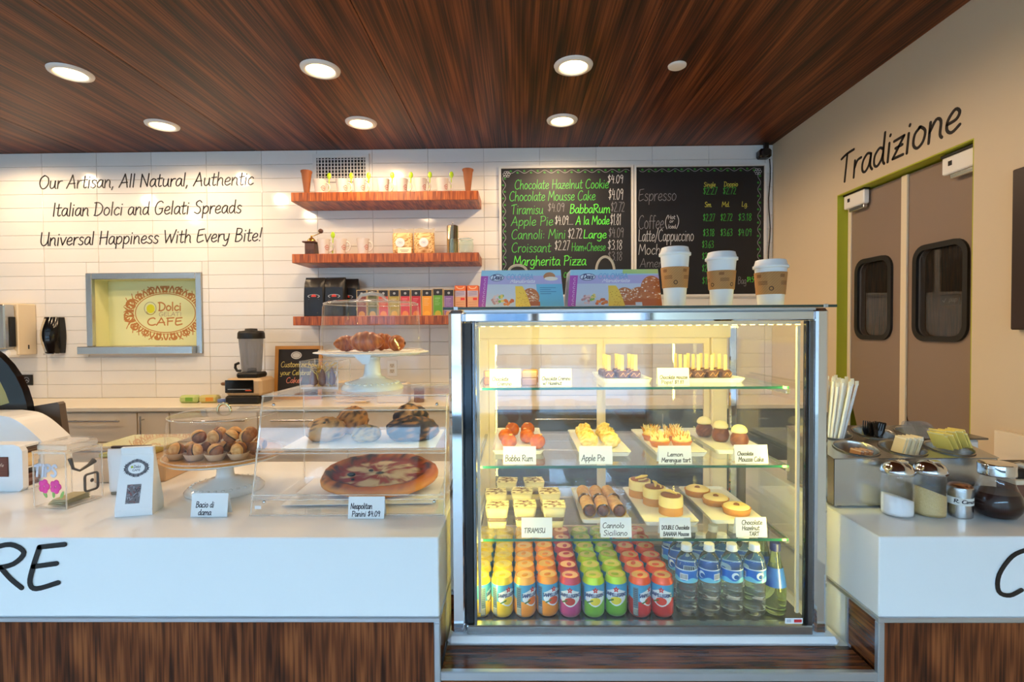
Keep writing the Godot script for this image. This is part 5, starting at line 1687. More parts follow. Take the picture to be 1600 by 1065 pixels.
func build_case_food():
	var S1 = 1.2537
	var S2 = 1.0267
	var S3 = 0.8137
	var cream_paper = Color8(244, 244, 222)
	# ---- cards ----
	card("card reading Chocolate Cremino at the left of the top shelf", Vector3(-0.041, S1, -1.50), 0.092, 0.052, [["Chocolate", 0.08, 0.6, 0.68, 0.22], ["Cremino", 0.24, 0.7, 0.94, 0.2]], 0.0, -0.16, cream_paper)
	card("card reading Chocolate Cremino with Hazelnut on the top shelf", Vector3(0.108, S1, -1.50), 0.092, 0.052, [["Chocolate Cremino", 0.05, 0.97, 0.66, 0.2], ["w/ Hazelnut", 0.08, 0.68, 0.92, 0.2]], 0.0, -0.16, cream_paper)
	card("card reading Chocolate Mousse Pops on the top shelf", Vector3(0.452, S1, -1.50), 0.092, 0.052, [["Chocolate mousse", 0.06, 0.94, 0.62, 0.2], ["Pops! $1.81", 0.1, 0.82, 0.9, 0.2]], 0.0, -0.16, cream_paper)
	card("card reading Babba Rum in front of the glazed buns", Vector3(0.0, S2, -1.488), 0.096, 0.052, [["Babba Rum", 0.05, 0.9, 0.82, 0.34]])
	card("card reading Apple Pie on the second shelf", Vector3(0.223, S2, -1.488), 0.096, 0.052, [["Apple Pie", 0.06, 0.76, 0.82, 0.34]])
	card("card reading Lemon Merengue tart on the second shelf", Vector3(0.453, S2, -1.488), 0.096, 0.052, [["Lemon", 0.26, 0.74, 0.58, 0.22], ["Merengue tart", 0.08, 0.96, 0.9, 0.24]])
	card("card reading Chocolate Mousse Cake on the second shelf", Vector3(0.674, S2, -1.488), 0.096, 0.054, [["Chocolate", 0.08, 0.56, 0.56, 0.2], ["Mousse Cake", 0.1, 0.86, 0.88, 0.24]])
	card("card reading Tiramisu at the left of the lowest shelf", Vector3(0.049, S3, -1.482), 0.090, 0.056, [["TIRAMISU", 0.08, 0.76, 0.76, 0.24]])
	card("card reading Cannolo Siciliano on the lowest shelf", Vector3(0.280, S3, -1.482), 0.090, 0.056, [["Cannolo", 0.06, 0.76, 0.52, 0.26], ["Siciliano", 0.08, 0.86, 0.9, 0.26]])
	card("card reading Double Chocolate Banana Mousse on the lowest shelf", Vector3(0.452, S3, -1.482), 0.090, 0.056, [["DOUBLE Chocolate", 0.06, 0.95, 0.6, 0.2], ["BANANA Mousse", 0.1, 0.93, 0.92, 0.2]])
	card("card reading Chocolate Hazelnut Tart on the lowest shelf", Vector3(0.672, S3, -1.482), 0.090, 0.056, [["Chocolate", 0.2, 0.86, 0.36, 0.22], ["Hazelnut", 0.2, 0.76, 0.64, 0.22], ["TART", 0.42, 0.74, 0.92, 0.2]])
	# ---- top shelf ----
	tray("white tray of stick pops left of their card on top shelf", Vector3(0.335, S1, -1.70), 0.15, 0.26)
	tray("white tray of stick pops behind their card on top shelf", Vector3(0.60, S1, -1.70), 0.19, 0.26)
	var choco = mat(Color8(92, 56, 40), 0.35)
	var caramel = mat(Color8(206, 150, 84), 0.4)
	var stick = mat(Color8(232, 196, 136), 0.6)
	var pop0 = null
	var idx = 0
	for tr in 2:
		for r in 3:
			for c in (3 if tr == 0 else 4):
				var at = Vector3((0.290 if tr == 0 else 0.535) + c * 0.043, S1 + 0.0062, -1.655 - r * 0.05)
				var lab = "chocolate pop on a flat stick, %s tray, %s row, %s from the left" % [["left", "right"][tr], ["front", "middle", "back"][r], ORD[c]]
				if pop0 == null:
					var t = item("chocolate_pop", lab, "pop", at, 0.0, "chocolate mousse pops")
					part("bar", sized(Vector3(0.032, 0.026, 0.034), 0.006, Vector3(0, 0.013, 0)), choco, t)
					part("stick", sized(Vector3(0.011, 0.052, 0.0025), 0.001, Vector3(0, 0.050, 0)), stick, t)
					part("drizzle", tub([Vector3(-0.013, 0.010, 0.0178), Vector3(-0.004, 0.02, 0.018), Vector3(0.004, 0.008, 0.018), Vector3(0.013, 0.019, 0.0178)], 0.0012, 5), caramel, t)
					part("drizzle", tub([Vector3(-0.012, 0.0268, 0.012), Vector3(-0.004, 0.0268, -0.006), Vector3(0.008, 0.0268, 0.012), Vector3(0.012, 0.0268, -0.008)], 0.0012, 5), caramel, t)
					pop0 = t
				else:
					copy_of(pop0, "chocolate_pop", lab, at, 0.25 * sin(idx * 2.3))
				idx += 1
	# wrapped chocolate bars between the two left cards, and one behind the first card
	var bars = [[0.030, -1.535, Color8(150, 120, 140), "wrapped chocolate square between the two left cards, front"], [0.034, -1.60, Color8(120, 70, 46), "wrapped chocolate square between the two left cards, behind"], [-0.085, -1.56, Color8(140, 92, 56), "wrapped chocolate square beside the leftmost card"], [0.10, -1.62, Color8(150, 100, 60), "wrapped chocolate square behind the hazelnut card"]]
	for k in 4:
		var t = item("chocolate_square", bars[k][3], "chocolate", Vector3(bars[k][0], S1, bars[k][1]), 0.1 * k, "wrapped chocolate squares")
		part("wrap", sized(Vector3(0.048, 0.022, 0.03), 0.003, Vector3(0, 0.011, 0)), mat(bars[k][2], 0.35), t)
		part("upper_square", sized(Vector3(0.046, 0.020, 0.028), 0.003, Vector3(0.001, 0.0322, 0)), mat(bars[k][2].lerp(Color8(214, 170, 110), 0.5), 0.35), t)
	# ---- second shelf ----
	tray("white tray of glazed buns on the second shelf", Vector3(-0.005, S2, -1.79), 0.165, 0.37)
	tray("white tray of apple pastries on the second shelf", Vector3(0.264, S2, -1.755), 0.165, 0.36)
	tray("white tray of meringue tarts on the second shelf", Vector3(0.500, S2, -1.755), 0.16, 0.37)
	tray("white tray of mousse domes on the second shelf", Vector3(0.695, S2, -1.78), 0.165, 0.36)
	var Y2 = S2 + 0.006
	var glaze = vmat(0.22)
	var bun = bl(Vector3(0.0255, 0.0245, 0.0255), 0.10, 1.6, 3, lin(190, 84, 16), lin(214, 118, 34), 2.0, 0.55).mesh()
	for k in 6:
		var row = k / 2
		var at = Vector3([-0.034, 0.058, -0.046, 0.026, -0.026, 0.030][k], Y2, [-1.665, -1.655, -1.745, -1.745, -1.86, -1.865][k])
		var t = item("glazed_bun", "glazed orange-brown rum bun, %s row, %s" % [["front", "middle", "back"][row], ["left", "right"][k % 2]], "bun", at, k * 1.1, "rum buns")
		part("dough", bun, glaze, t)
		part("sugar_fleck", bl(Vector3(0.006, 0.003, 0.005), 0.2, 3.0, 9), mat(Color8(236, 178, 104), 0.3), t, Vector3(0.006, 0.044, 0.010))
	var pie_m = [bl(Vector3(0.030, 0.025, 0.028), 0.34, 2.6, 5, lin(236, 176, 62), lin(252, 226, 140), 2.6, 0.45).mesh(), bl(Vector3(0.030, 0.024, 0.028), 0.36, 2.5, 15, lin(240, 184, 76), lin(253, 230, 150), 2.6, 0.42).mesh()]
	var apple_slice = mat(Color8(250, 224, 130), 0.35)
	for k in 6:
		var at = Vector3(0.228 + (k % 2) * 0.072, Y2, -1.675 - (k / 2) * 0.073)
		var t = item("apple_pastry", "golden apple pastry, %s row, %s" % [["front", "middle", "back"][k / 2], ["left", "right"][k % 2]], "pastry", at, k * 0.8, "apple pastries")
		part("crust", pie_m[k % 2], glaze, t)
		for q in 3:
			part("apple_slice", tub([Vector3(-0.018 + q * 0.010, 0.046 - 0.003 * q, -0.012), Vector3(-0.008 + q * 0.010, 0.051 - 0.003 * q, 0.002), Vector3(-0.010 + q * 0.010, 0.045 - 0.003 * q, 0.017)], 0.0042, 6), apple_slice, t)
	# meringue tarts
	var crust = mat(Color8(206, 122, 60), 0.6)
	var mer = vmat(0.6)
	for k in 4:
		var at = Vector3(0.463 + (k % 2) * 0.072, Y2, -1.69 - (k / 2) * 0.10)
		var t = item("meringue_tart", "toasted meringue tart, %s row, %s" % [["front", "back"][k / 2], ["left", "right"][k % 2]], "tart", at, k * 0.7, "lemon meringue tarts")
		part("shell", lat([[0.0, 0.0], [0.026, 0.0], [0.034, 0.018], [0.034, 0.018], [0.032, 0.019], [0.0, 0.016]], 22), crust, t)
		var g = Geo.new()
		var r = RandomNumberGenerator.new()
		r.seed = 60 + k
		blob(g, Vector3(0, 0.024, 0), Vector3(0.031, 0.016, 0.031), 0.2, 3.0, k, lin(250, 226, 140), lin(240, 196, 100), 4.0, 0.6, 18, 10)
		for q in 46:
			var a = r.randf() * TAU
			var d = sqrt(r.randf()) * 0.027
			var base = Vector3(cos(a) * d, 0.030 - d * 0.18, sin(a) * d)
			var tip = base + Vector3(cos(a) * 0.008 + r.randf_range(-0.006, 0.006), 0.016 + r.randf() * 0.012, sin(a) * 0.008 + r.randf_range(-0.006, 0.006))
			var mid = (base + tip) * 0.5 + Vector3(r.randf_range(-0.004, 0.004), 0.002, r.randf_range(-0.004, 0.004))
			tube(g, [base, mid, tip], [0.0032, 0.0024, 0.0008], 5, false, lin(252, 236, 170) if r.randf() > 0.35 else lin(226, 160, 66))
		part("meringue", g, mer, t)
	# mousse domes
	var mousse = vmat(0.4)
	var capm = mat(Color8(246, 232, 176), 0.5)
	var where = [Vector3(0.665, Y2, -1.845), Vector3(0.692, Y2, -1.765), Vector3(0.722, Y2, -1.685)]
	for k in 3:
		var t = item("mousse_dome", ["chocolate mousse dome with cream cap at the back", "chocolate mousse dome with cream cap in the middle", "chocolate mousse dome with cream cap in front"][k], "cake", where[k], k * 0.9, "chocolate mousse domes")
		var g = Geo.new()
		blob(g, Vector3(0, 0.0225, 0), Vector3(0.029, 0.030, 0.029), 0.05, 3.5, 20 + k, lin(112, 58, 34), lin(150, 84, 50), 7.0, 0.55, 22, 14, 0.75)
		part("mousse", g, mousse, t)
		part("cream_cap", lat([[0.0, 0.045], [0.022, 0.045], [0.0255, 0.050], [0.024, 0.058], [0.017, 0.067], [0.008, 0.071], [0.0, 0.072]], 24), capm, t)
	# ---- lowest shelf ----
	var clear = pane(0.10, Color(0.95, 0.95, 0.88))
	var spots = [[-0.070, -1.575], [0.015, -1.585], [0.105, -1.58], [-0.080, -1.705], [0.008, -1.715], [0.098, -1.71], [-0.045, -1.835], [0.050, -1.835]]
	var tw = ["front row, left", "front row, middle", "front row, right beside the cannoli tray", "middle row, left", "middle row, middle", "middle row, right", "back row, left", "back row, right"]
	var yel = mat(Color8(246, 232, 164), 0.5)
	var layer_dark = mat(Color8(120, 78, 48), 0.6)
	var cocoa = vmat(0.8)
	var cup_g = Geo.new()
	var rows = []
	for e in [[0.026, 0.0], [0.0275, 0.003], [0.036, 0.064], [0.0375, 0.066]]:
		var row = []
		for q in rounded(e[0] * 2, e[0] * 2, 0.008, 3):
			row.append(Vector3(q.x, e[1], -q.y))
		rows.append(row)
	grid(cup_g, rows, true)
	var cup_mesh = cup_g.mesh()
	var t0 = null
	for k in 8:
		var at = Vector3(spots[k][0], S3 + 0.0003, spots[k][1])
		var lab = "square clear cup of tiramisu, %s" % tw[k]
		if t0 != null:
			copy_of(t0, "tiramisu_cup", lab, at, 0.12 * sin(k * 3.0))
			continue
		var t = item("tiramisu_cup", lab, "dessert cup", at, 0.0, "tiramisu cups")
		t0 = t
		part("cup", cup_mesh, clear, t)
		var ly = [[0.001, 0.022, 0.0262, 0.0288, yel], [0.022, 0.034, 0.0290, 0.0306, layer_dark], [0.034, 0.062, 0.0308, 0.0345, yel]]
		for e in ly:
			var g = Geo.new()
			var rr = []
			for q in [[0.0, e[0]], [e[2], e[0]], [e[3], e[1]], [0.0, e[1]]]:
				var row = []
				for p in rounded(max(q[0], 0.0005) * 2, max(q[0], 0.0005) * 2, max(q[0], 0.0005) * 0.25, 3):
					row.append(Vector3(p.x, q[1], -p.y))
				rr.append(row)
			grid(g, rr, true)
			part("layer", g, e[4], t)
		var tz = FastNoiseLite.new()
		tz.seed = 6
		tz.frequency = 1.0
		var tg = Geo.new()
		var tp2 = []
		var tk = []
		for i in 15:
			var row = []
			var kr = []
			for q in 15:
				var x = -0.0345 + 0.069 * q / 14.0
				var z = -0.0345 + 0.069 * i / 14.0
				var m = tz.get_noise_2d(x * 90.0, z * 90.0)
				var edge = max(abs(x), abs(z)) / 0.0345
				row.append(Vector3(x, 0.066 + 0.004 * m * (1.0 - edge) + 0.003 * (1.0 - edge * edge), z))
				kr.append(lin(250, 236, 170).lerp(lin(120, 72, 40), smoothstep(0.02, 0.22, tz.get_noise_2d(x * 42.0 + 5.0, z * 75.0) + 0.22 - 0.5 * edge * edge)))
			tp2.append(row)
			tk.append(kr)
		grid(tg, tp2, false, tk)
		part("dusted_top", tg, cocoa, t)
	tray("white tray of cannoli on the lowest shelf", Vector3(0.268, S3, -1.75), 0.155, 0.33)
	tray("white tray of banana mousse cups on the lowest shelf", Vector3(0.468, S3, -1.74), 0.17, 0.35)
	tray("white tray of hazelnut tarts on the lowest shelf", Vector3(0.676, S3, -1.75), 0.165, 0.34)
	var Y3 = S3 + 0.006
	var shell = vmat(0.55)
	for k in 6:
		var at = Vector3(0.222 + (k % 3) * 0.046, Y3 + 0.0232, -1.665 if k < 3 else -1.775)
		var t = item("cannolo", "ricotta cannolo with chocolate end, %s row, %s from the left" % ["front" if k < 3 else "back", ORD[k % 3]], "pastry", at, 0.08 * sin(k * 4.0), "cannoli")
		var g = Geo.new()
		var P = []
		var K = []
		var nz = FastNoiseLite.new()
		nz.seed = k
		nz.frequency = 1.0
		for i in 11:
			var z = -0.045 + 0.09 * i / 10.0
			var row = []
			var kr = []
			for q in 18:
				var a = TAU * q / 18.0
				var m = nz.get_noise_3d(cos(a) * 2.0, sin(a) * 2.0, z * 60.0)
				row.append(Vector3(cos(a), sin(a), 0) * (0.0205 + 0.001 * m + (0.0015 if i == 0 or i == 10 else 0.0)) + Vector3(0, 0, z))
				kr.append(lin(216, 150, 70).lerp(lin(246, 206, 120), clamp(0.5 + m, 0.0, 1.0)))
			P.append(row)
			K.append(kr)
		grid(g, P, true, K)
		part("shell", g, shell, t)
		part("filling", bl(Vector3(0.0165, 0.0165, 0.012), 0.12, 4.0, k + 4, lin(70, 38, 26), lin(110, 64, 40), 8.0), cocoa, t, Vector3(0, -0.0165, 0.044))
		part("filling", bl(Vector3(0.0165, 0.0165, 0.010), 0.12, 4.0, k + 9, lin(245, 230, 190), lin(236, 214, 160), 8.0), cocoa, t, Vector3(0, -0.0165, -0.046))
	# banana mousse cups: layered cylinders with a chocolate stick
	var mp = [Vector3(0.432, Y3, -1.84), Vector3(0.462, Y3, -1.755), Vector3(0.492, Y3, -1.665)]
	var sponge = mat(Color8(206, 146, 72), 0.7)
	var cream = mat(Color8(248, 228, 150), 0.5)
	var topm = mat(Color8(160, 96, 48), 0.35)
	var ban = mat(Color8(244, 214, 110), 0.4)
	for k in 3:
		var t = item("mousse_cylinder", ["layered banana mousse cylinder at the back of its tray", "layered banana mousse cylinder in the middle of its tray", "layered banana mousse cylinder at the front of its tray"][k], "cake", mp[k], 0.5 + k, "banana mousse cylinders")
		var R = 0.038
		part("sponge", lat([[0.0, 0.0], [R, 0.0], [R, 0.0], [R, 0.026], [0.0, 0.026]], 26), sponge, t)
		part("mousse", lat([[R, 0.026], [R + 0.0008, 0.030], [R, 0.058], [R, 0.058], [0.0, 0.058]], 26), cream, t)
		part("glaze", lat([[0.0, 0.0585], [R - 0.006, 0.0585], [R - 0.006, 0.0605], [0.0, 0.062]], 24), topm, t)
		part("banana_chip", tub([Vector3(-0.02, 0.066, 0.0), Vector3(0.004, 0.070, 0.006), Vector3(0.034, 0.068, 0.002)], [0.003, 0.006, 0.003], 7), ban, t)
		part("swirl", tub([Vector3(-0.022, 0.0635, 0.018), Vector3(0.0, 0.0635, 0.022), Vector3(0.02, 0.0635, 0.014)], 0.0024, 6), cream, t)
	# hazelnut tarts
	var tp = [Vector3(0.642, Y3, -1.85), Vector3(0.672, Y3, -1.755), Vector3(0.705, Y3, -1.665)]
	var pastry = mat(Color8(222, 152, 74), 0.6)
	var nut = mat(Color8(250, 226, 150), 0.45)
	for k in 3:
		var t = item("hazelnut_tart", ["round hazelnut tart at the back of its tray", "round hazelnut tart in the middle of its tray", "round hazelnut tart at the front of its tray"][k], "tart", tp[k], k * 0.8, "hazelnut tarts")
		part("shell", lat([[0.0, 0.0], [0.040, 0.0], [0.0445, 0.020], [0.0445, 0.020], [0.041, 0.0205], [0.040, 0.016]], 28), pastry, t)
		part("filling", lat([[0.040, 0.016], [0.040, 0.023], [0.030, 0.029], [0.016, 0.029], [0.010, 0.024], [0.0, 0.0235]], 28), nut, t)
		part("centre", bl(Vector3(0.009, 0.005, 0.009), 0.3, 4.0, 3 + k), mat(Color8(150, 92, 46), 0.5), t, Vector3(0, 0.022, 0))

# ---------- cans and bottles on the case floor ----------
func can_kind(body, shade, foil, centre, letters):
	var im = picture(384, 192, Color8(70, 160, 205))
	# blue above, the flavour's colour below, a slanting border
	for y in 192:
		for x in 384:
			var b = 96 + 10 * sin(x * TAU / 192.0)
			if y > b:
				im.set_pixel(x, y, body)
	for cx in [96.0, 288.0]:
		# white crest with a star, a fruit and the maker's name
		for q in range(-58, 59, 2):
			var hgt = 104 - abs(q) * 0.62 - q * q * 0.008
			im.fill_rect(Rect2i(int(cx + q), int(38 + abs(q) * 0.42), 2, int(hgt * 0.92)), Color8(226, 234, 238))
		disc(im, cx, 104, 30, 20, shade)
		stroke(im, [Vector2(cx - 44, 112), Vector2(cx - 16, 100)], 7, Color8(60, 110, 50))
		var st = []
		for q in 11:
			var a = -PI / 2 + TAU * q / 10.0
			st.append(Vector2(cx, 46) + Vector2.from_angle(a) * (13.0 if q % 2 == 0 else 5.0))
		stroke(im, st, 5, Color8(206, 40, 44))
		write(im, letters, cx - 62, cx + 62, 82, 16, 3.4, Color8(30, 50, 110), 0.0)
	for cx in [0, 184]:
		im.fill_rect(Rect2i(cx, 34, 30 if cx == 0 else 24, 150), Color8(96, 120, 140))
		for q in 9:
			stroke(im, [Vector2(cx + 4, 44 + q * 10), Vector2(cx + 24, 44 + q * 10)], 3, Color8(44, 58, 80))
		im.fill_rect(Rect2i(cx + 4, 142, 24, 34), Color8(214, 226, 232))
		for q in 6:
			im.fill_rect(Rect2i(cx + 6 + q * 4, 144, 2, 30), Color8(40, 40, 50))
	var fm = mat(foil, 0.3, 0.35)
	var cm = mat(centre, 0.35, 0.3)
	var lab = mat(WHITE, 0.3, 0.25, tex(im))
	return [lab, fm, cm]

func make_can(kind, label, at, turn):
	var t = thing("soda_can", label, "can", at, turn, "soda cans in the case")
	part("can_body", lat([[0.026, 0.0], [0.029, 0.003], [0.0325, 0.010], [0.033, 0.014], [0.033, 0.092], [0.031, 0.101], [0.0275, 0.108]], 26), kind[0], t)
	part("foil_lid", lat([[0.0325, 0.097], [0.0322, 0.101], [0.0285, 0.109], [0.0285, 0.1155], [0.0268, 0.1165], [0.0255, 0.1148], [0.0235, 0.1142]], 26), kind[1], t)
	part("lid_centre", lat([[0.0, 0.1140], [0.012, 0.1144], [0.0235, 0.1141]], 22), kind[2], t)
	part("pull_tab", lat([[0.0, 0.1162], [0.007, 0.1162], [0.007, 0.1146]], 12, Vector3(0.004, 0, 0.003), 1.0, 1.6), kind[1], t)
	return t

func build_drinks():
	var kinds = [
		can_kind(Color8(226, 196, 40), Color8(240, 214, 60), Color8(236, 214, 36), Color8(246, 232, 120), "SANPELLEGRINO"),
		can_kind(Color8(236, 150, 40), Color8(236, 120, 40), Color8(240, 170, 64), Color8(248, 214, 140), "SANPELLEGRINO"),
		can_kind(Color8(240, 150, 30), Color8(222, 80, 30), Color8(240, 150, 36), Color8(248, 206, 110), "SANPELLEGRINO"),
		can_kind(Color8(190, 70, 140), Color8(196, 60, 50), Color8(186, 50, 70), Color8(246, 200, 150), "SANPELLEGRINO"),
		can_kind(Color8(120, 190, 60), Color8(232, 214, 60), Color8(180, 214, 40), Color8(240, 232, 120), "SANPELLEGRINO"),
		can_kind(Color8(206, 44, 50), Color8(216, 60, 40), Color8(232, 92, 50), Color8(248, 206, 130), "SANPELLEGRINO"),
	]
	var words = ["yellow", "peach orange", "orange", "purple-red", "lime green", "red"]
	var col_kind = [0, 0, 1, 2, 3, 4, 4, 5, 5]
	var xs = [-0.1215, -0.0540, 0.0130, 0.0800, 0.1470, 0.2160, 0.2840, 0.3520, 0.4200]
	var proto = {}
	var r = RandomNumberGenerator.new()
	r.seed = 12
	var fronts = [1.7, 0.62, 0.75, 0.55, -0.1, 0.05, -0.15, 0.75, -0.35]
	for c in 9:
		for row in 6:
			var k = col_kind[c]
			var at = Vector3(xs[c] + r.randf_range(-0.0006, 0.0006), 0.5797, -1.505 - row * 0.0685 - (0.006 if c == 3 or c == 6 else 0.0))
			var lab = "%s soda can, %s column from the left, %s" % [words[k], ORD[c], "front row" if row == 0 else "%s row back" % ORD[row]]
			var turn = -PI / 2 + fronts[c] if row == 0 else r.randf() * TAU
			if not proto.has(k):
				proto[k] = make_can(kinds[k], lab, at, turn)
			else:
				copy_of(proto[k], "soda_can", lab, at, turn)
	# water bottles
	var water = solid_glass(Color(0.97, 1.0, 1.0), 0.033)
	var im = picture(384, 96, Color8(40, 110, 200))
	for y in 96:
		for x in 384:
			if y > 70 + 12 * sin(x * TAU / 96.0):
				im.set_pixel(x, y, Color8(120, 200, 226))
	im.fill_rect(Rect2i(0, 0, 384, 8), Color8(210, 230, 244))
	for cx in [100, 292]:
		im.fill_rect(Rect2i(cx, 30, 44, 46), Color8(236, 242, 246))
		for q in 10:
			im.fill_rect(Rect2i(cx + 3 + q * 4, 34, 2, 36), Color8(40, 50, 70))
	for cx in [30.0, 222.0]:
		disc(im, cx, 46, 20, 26, Color8(226, 240, 246))
		disc(im, cx + 6, 52, 14, 16, Color8(30, 90, 170))
	var lm = mat(WHITE, 0.3, 0.0, tex(im))
	var capm = mat(Color8(236, 240, 240), 0.35)
	var prof = [[0.0, 0.0], [0.022, 0.0], [0.029, 0.006], [0.031, 0.014]]
	for q in 6:
		prof.append([0.0315, 0.020 + q * 0.013])
		prof.append([0.0298, 0.0265 + q * 0.013])
	prof += [[0.0315, 0.10], [0.0318, 0.102], [0.0318, 0.140], [0.031, 0.146], [0.030, 0.152], [0.026, 0.166], [0.017, 0.180], [0.0125, 0.186], [0.0125, 0.197], [0.0, 0.197]]
	var b0 = null
	for row in 3:
		for c in 4:
			var at = Vector3(0.492 + c * 0.0665, 0.5797, -1.508 - row * 0.072)
			var lab = "clear water bottle with blue label, %s row, %s from the left" % [["front", "second", "third"][row], ORD[c]]
			if b0 == null:
				b0 = thing("water_bottle", lab, "bottle", at, 0.6, "water bottles")
				part("bottle", lat(prof, 26), water, b0)
				part("label", lat([[0.0322, 0.102], [0.0322, 0.140]], 26), lm, b0)
				part("cap", lat([[0.0145, 0.190], [0.0150, 0.192], [0.0150, 0.204], [0.014, 0.206], [0.0, 0.206]], 20), capm, b0)
				part("neck_ring", lat([[0.0128, 0.186], [0.0165, 0.1865], [0.0165, 0.189], [0.0128, 0.1895]], 20), capm, b0)
			else:
				copy_of(b0, "water_bottle", lab, at, 0.6 + [0.0, 1.0, 2.0, 2.15][c] + row)
	# sparkling water in glass
	var green = solid_glass(Color(0.86, 0.95, 0.72), 0.05)
	var gm = mat(Color8(30, 70, 160), 0.3)
	var s0 = null
	for k in 2:
		var at = Vector3(0.756 + 0.002 * k, 0.5797, -1.515 - 0.08 * k)
		var lab = ["pale green glass bottle with blue label at the right corner", "pale green glass bottle behind the one at the right corner"][k]
		if k == 1:
			copy_of(s0, "sparkling_bottle", lab, at, 0.4)
			continue
		s0 = thing("sparkling_bottle", lab, "bottle", at, 0.0, "glass bottles of sparkling water")
		part("bottle", lat([[0.0, 0.0], [0.026, 0.0], [0.030, 0.008], [0.031, 0.075], [0.027, 0.105], [0.018, 0.145], [0.012, 0.178], [0.012, 0.192], [0.0, 0.192]], 26), green, s0)
		part("label", lat([[0.0312, 0.082], [0.0278, 0.105], [0.0215, 0.136]], 26), gm, s0)
		part("cap", lat([[0.0128, 0.182], [0.0150, 0.184], [0.0150, 0.204], [0.013, 0.207], [0.0, 0.207]], 20), mat(Color8(28, 36, 96), 0.35), s0)

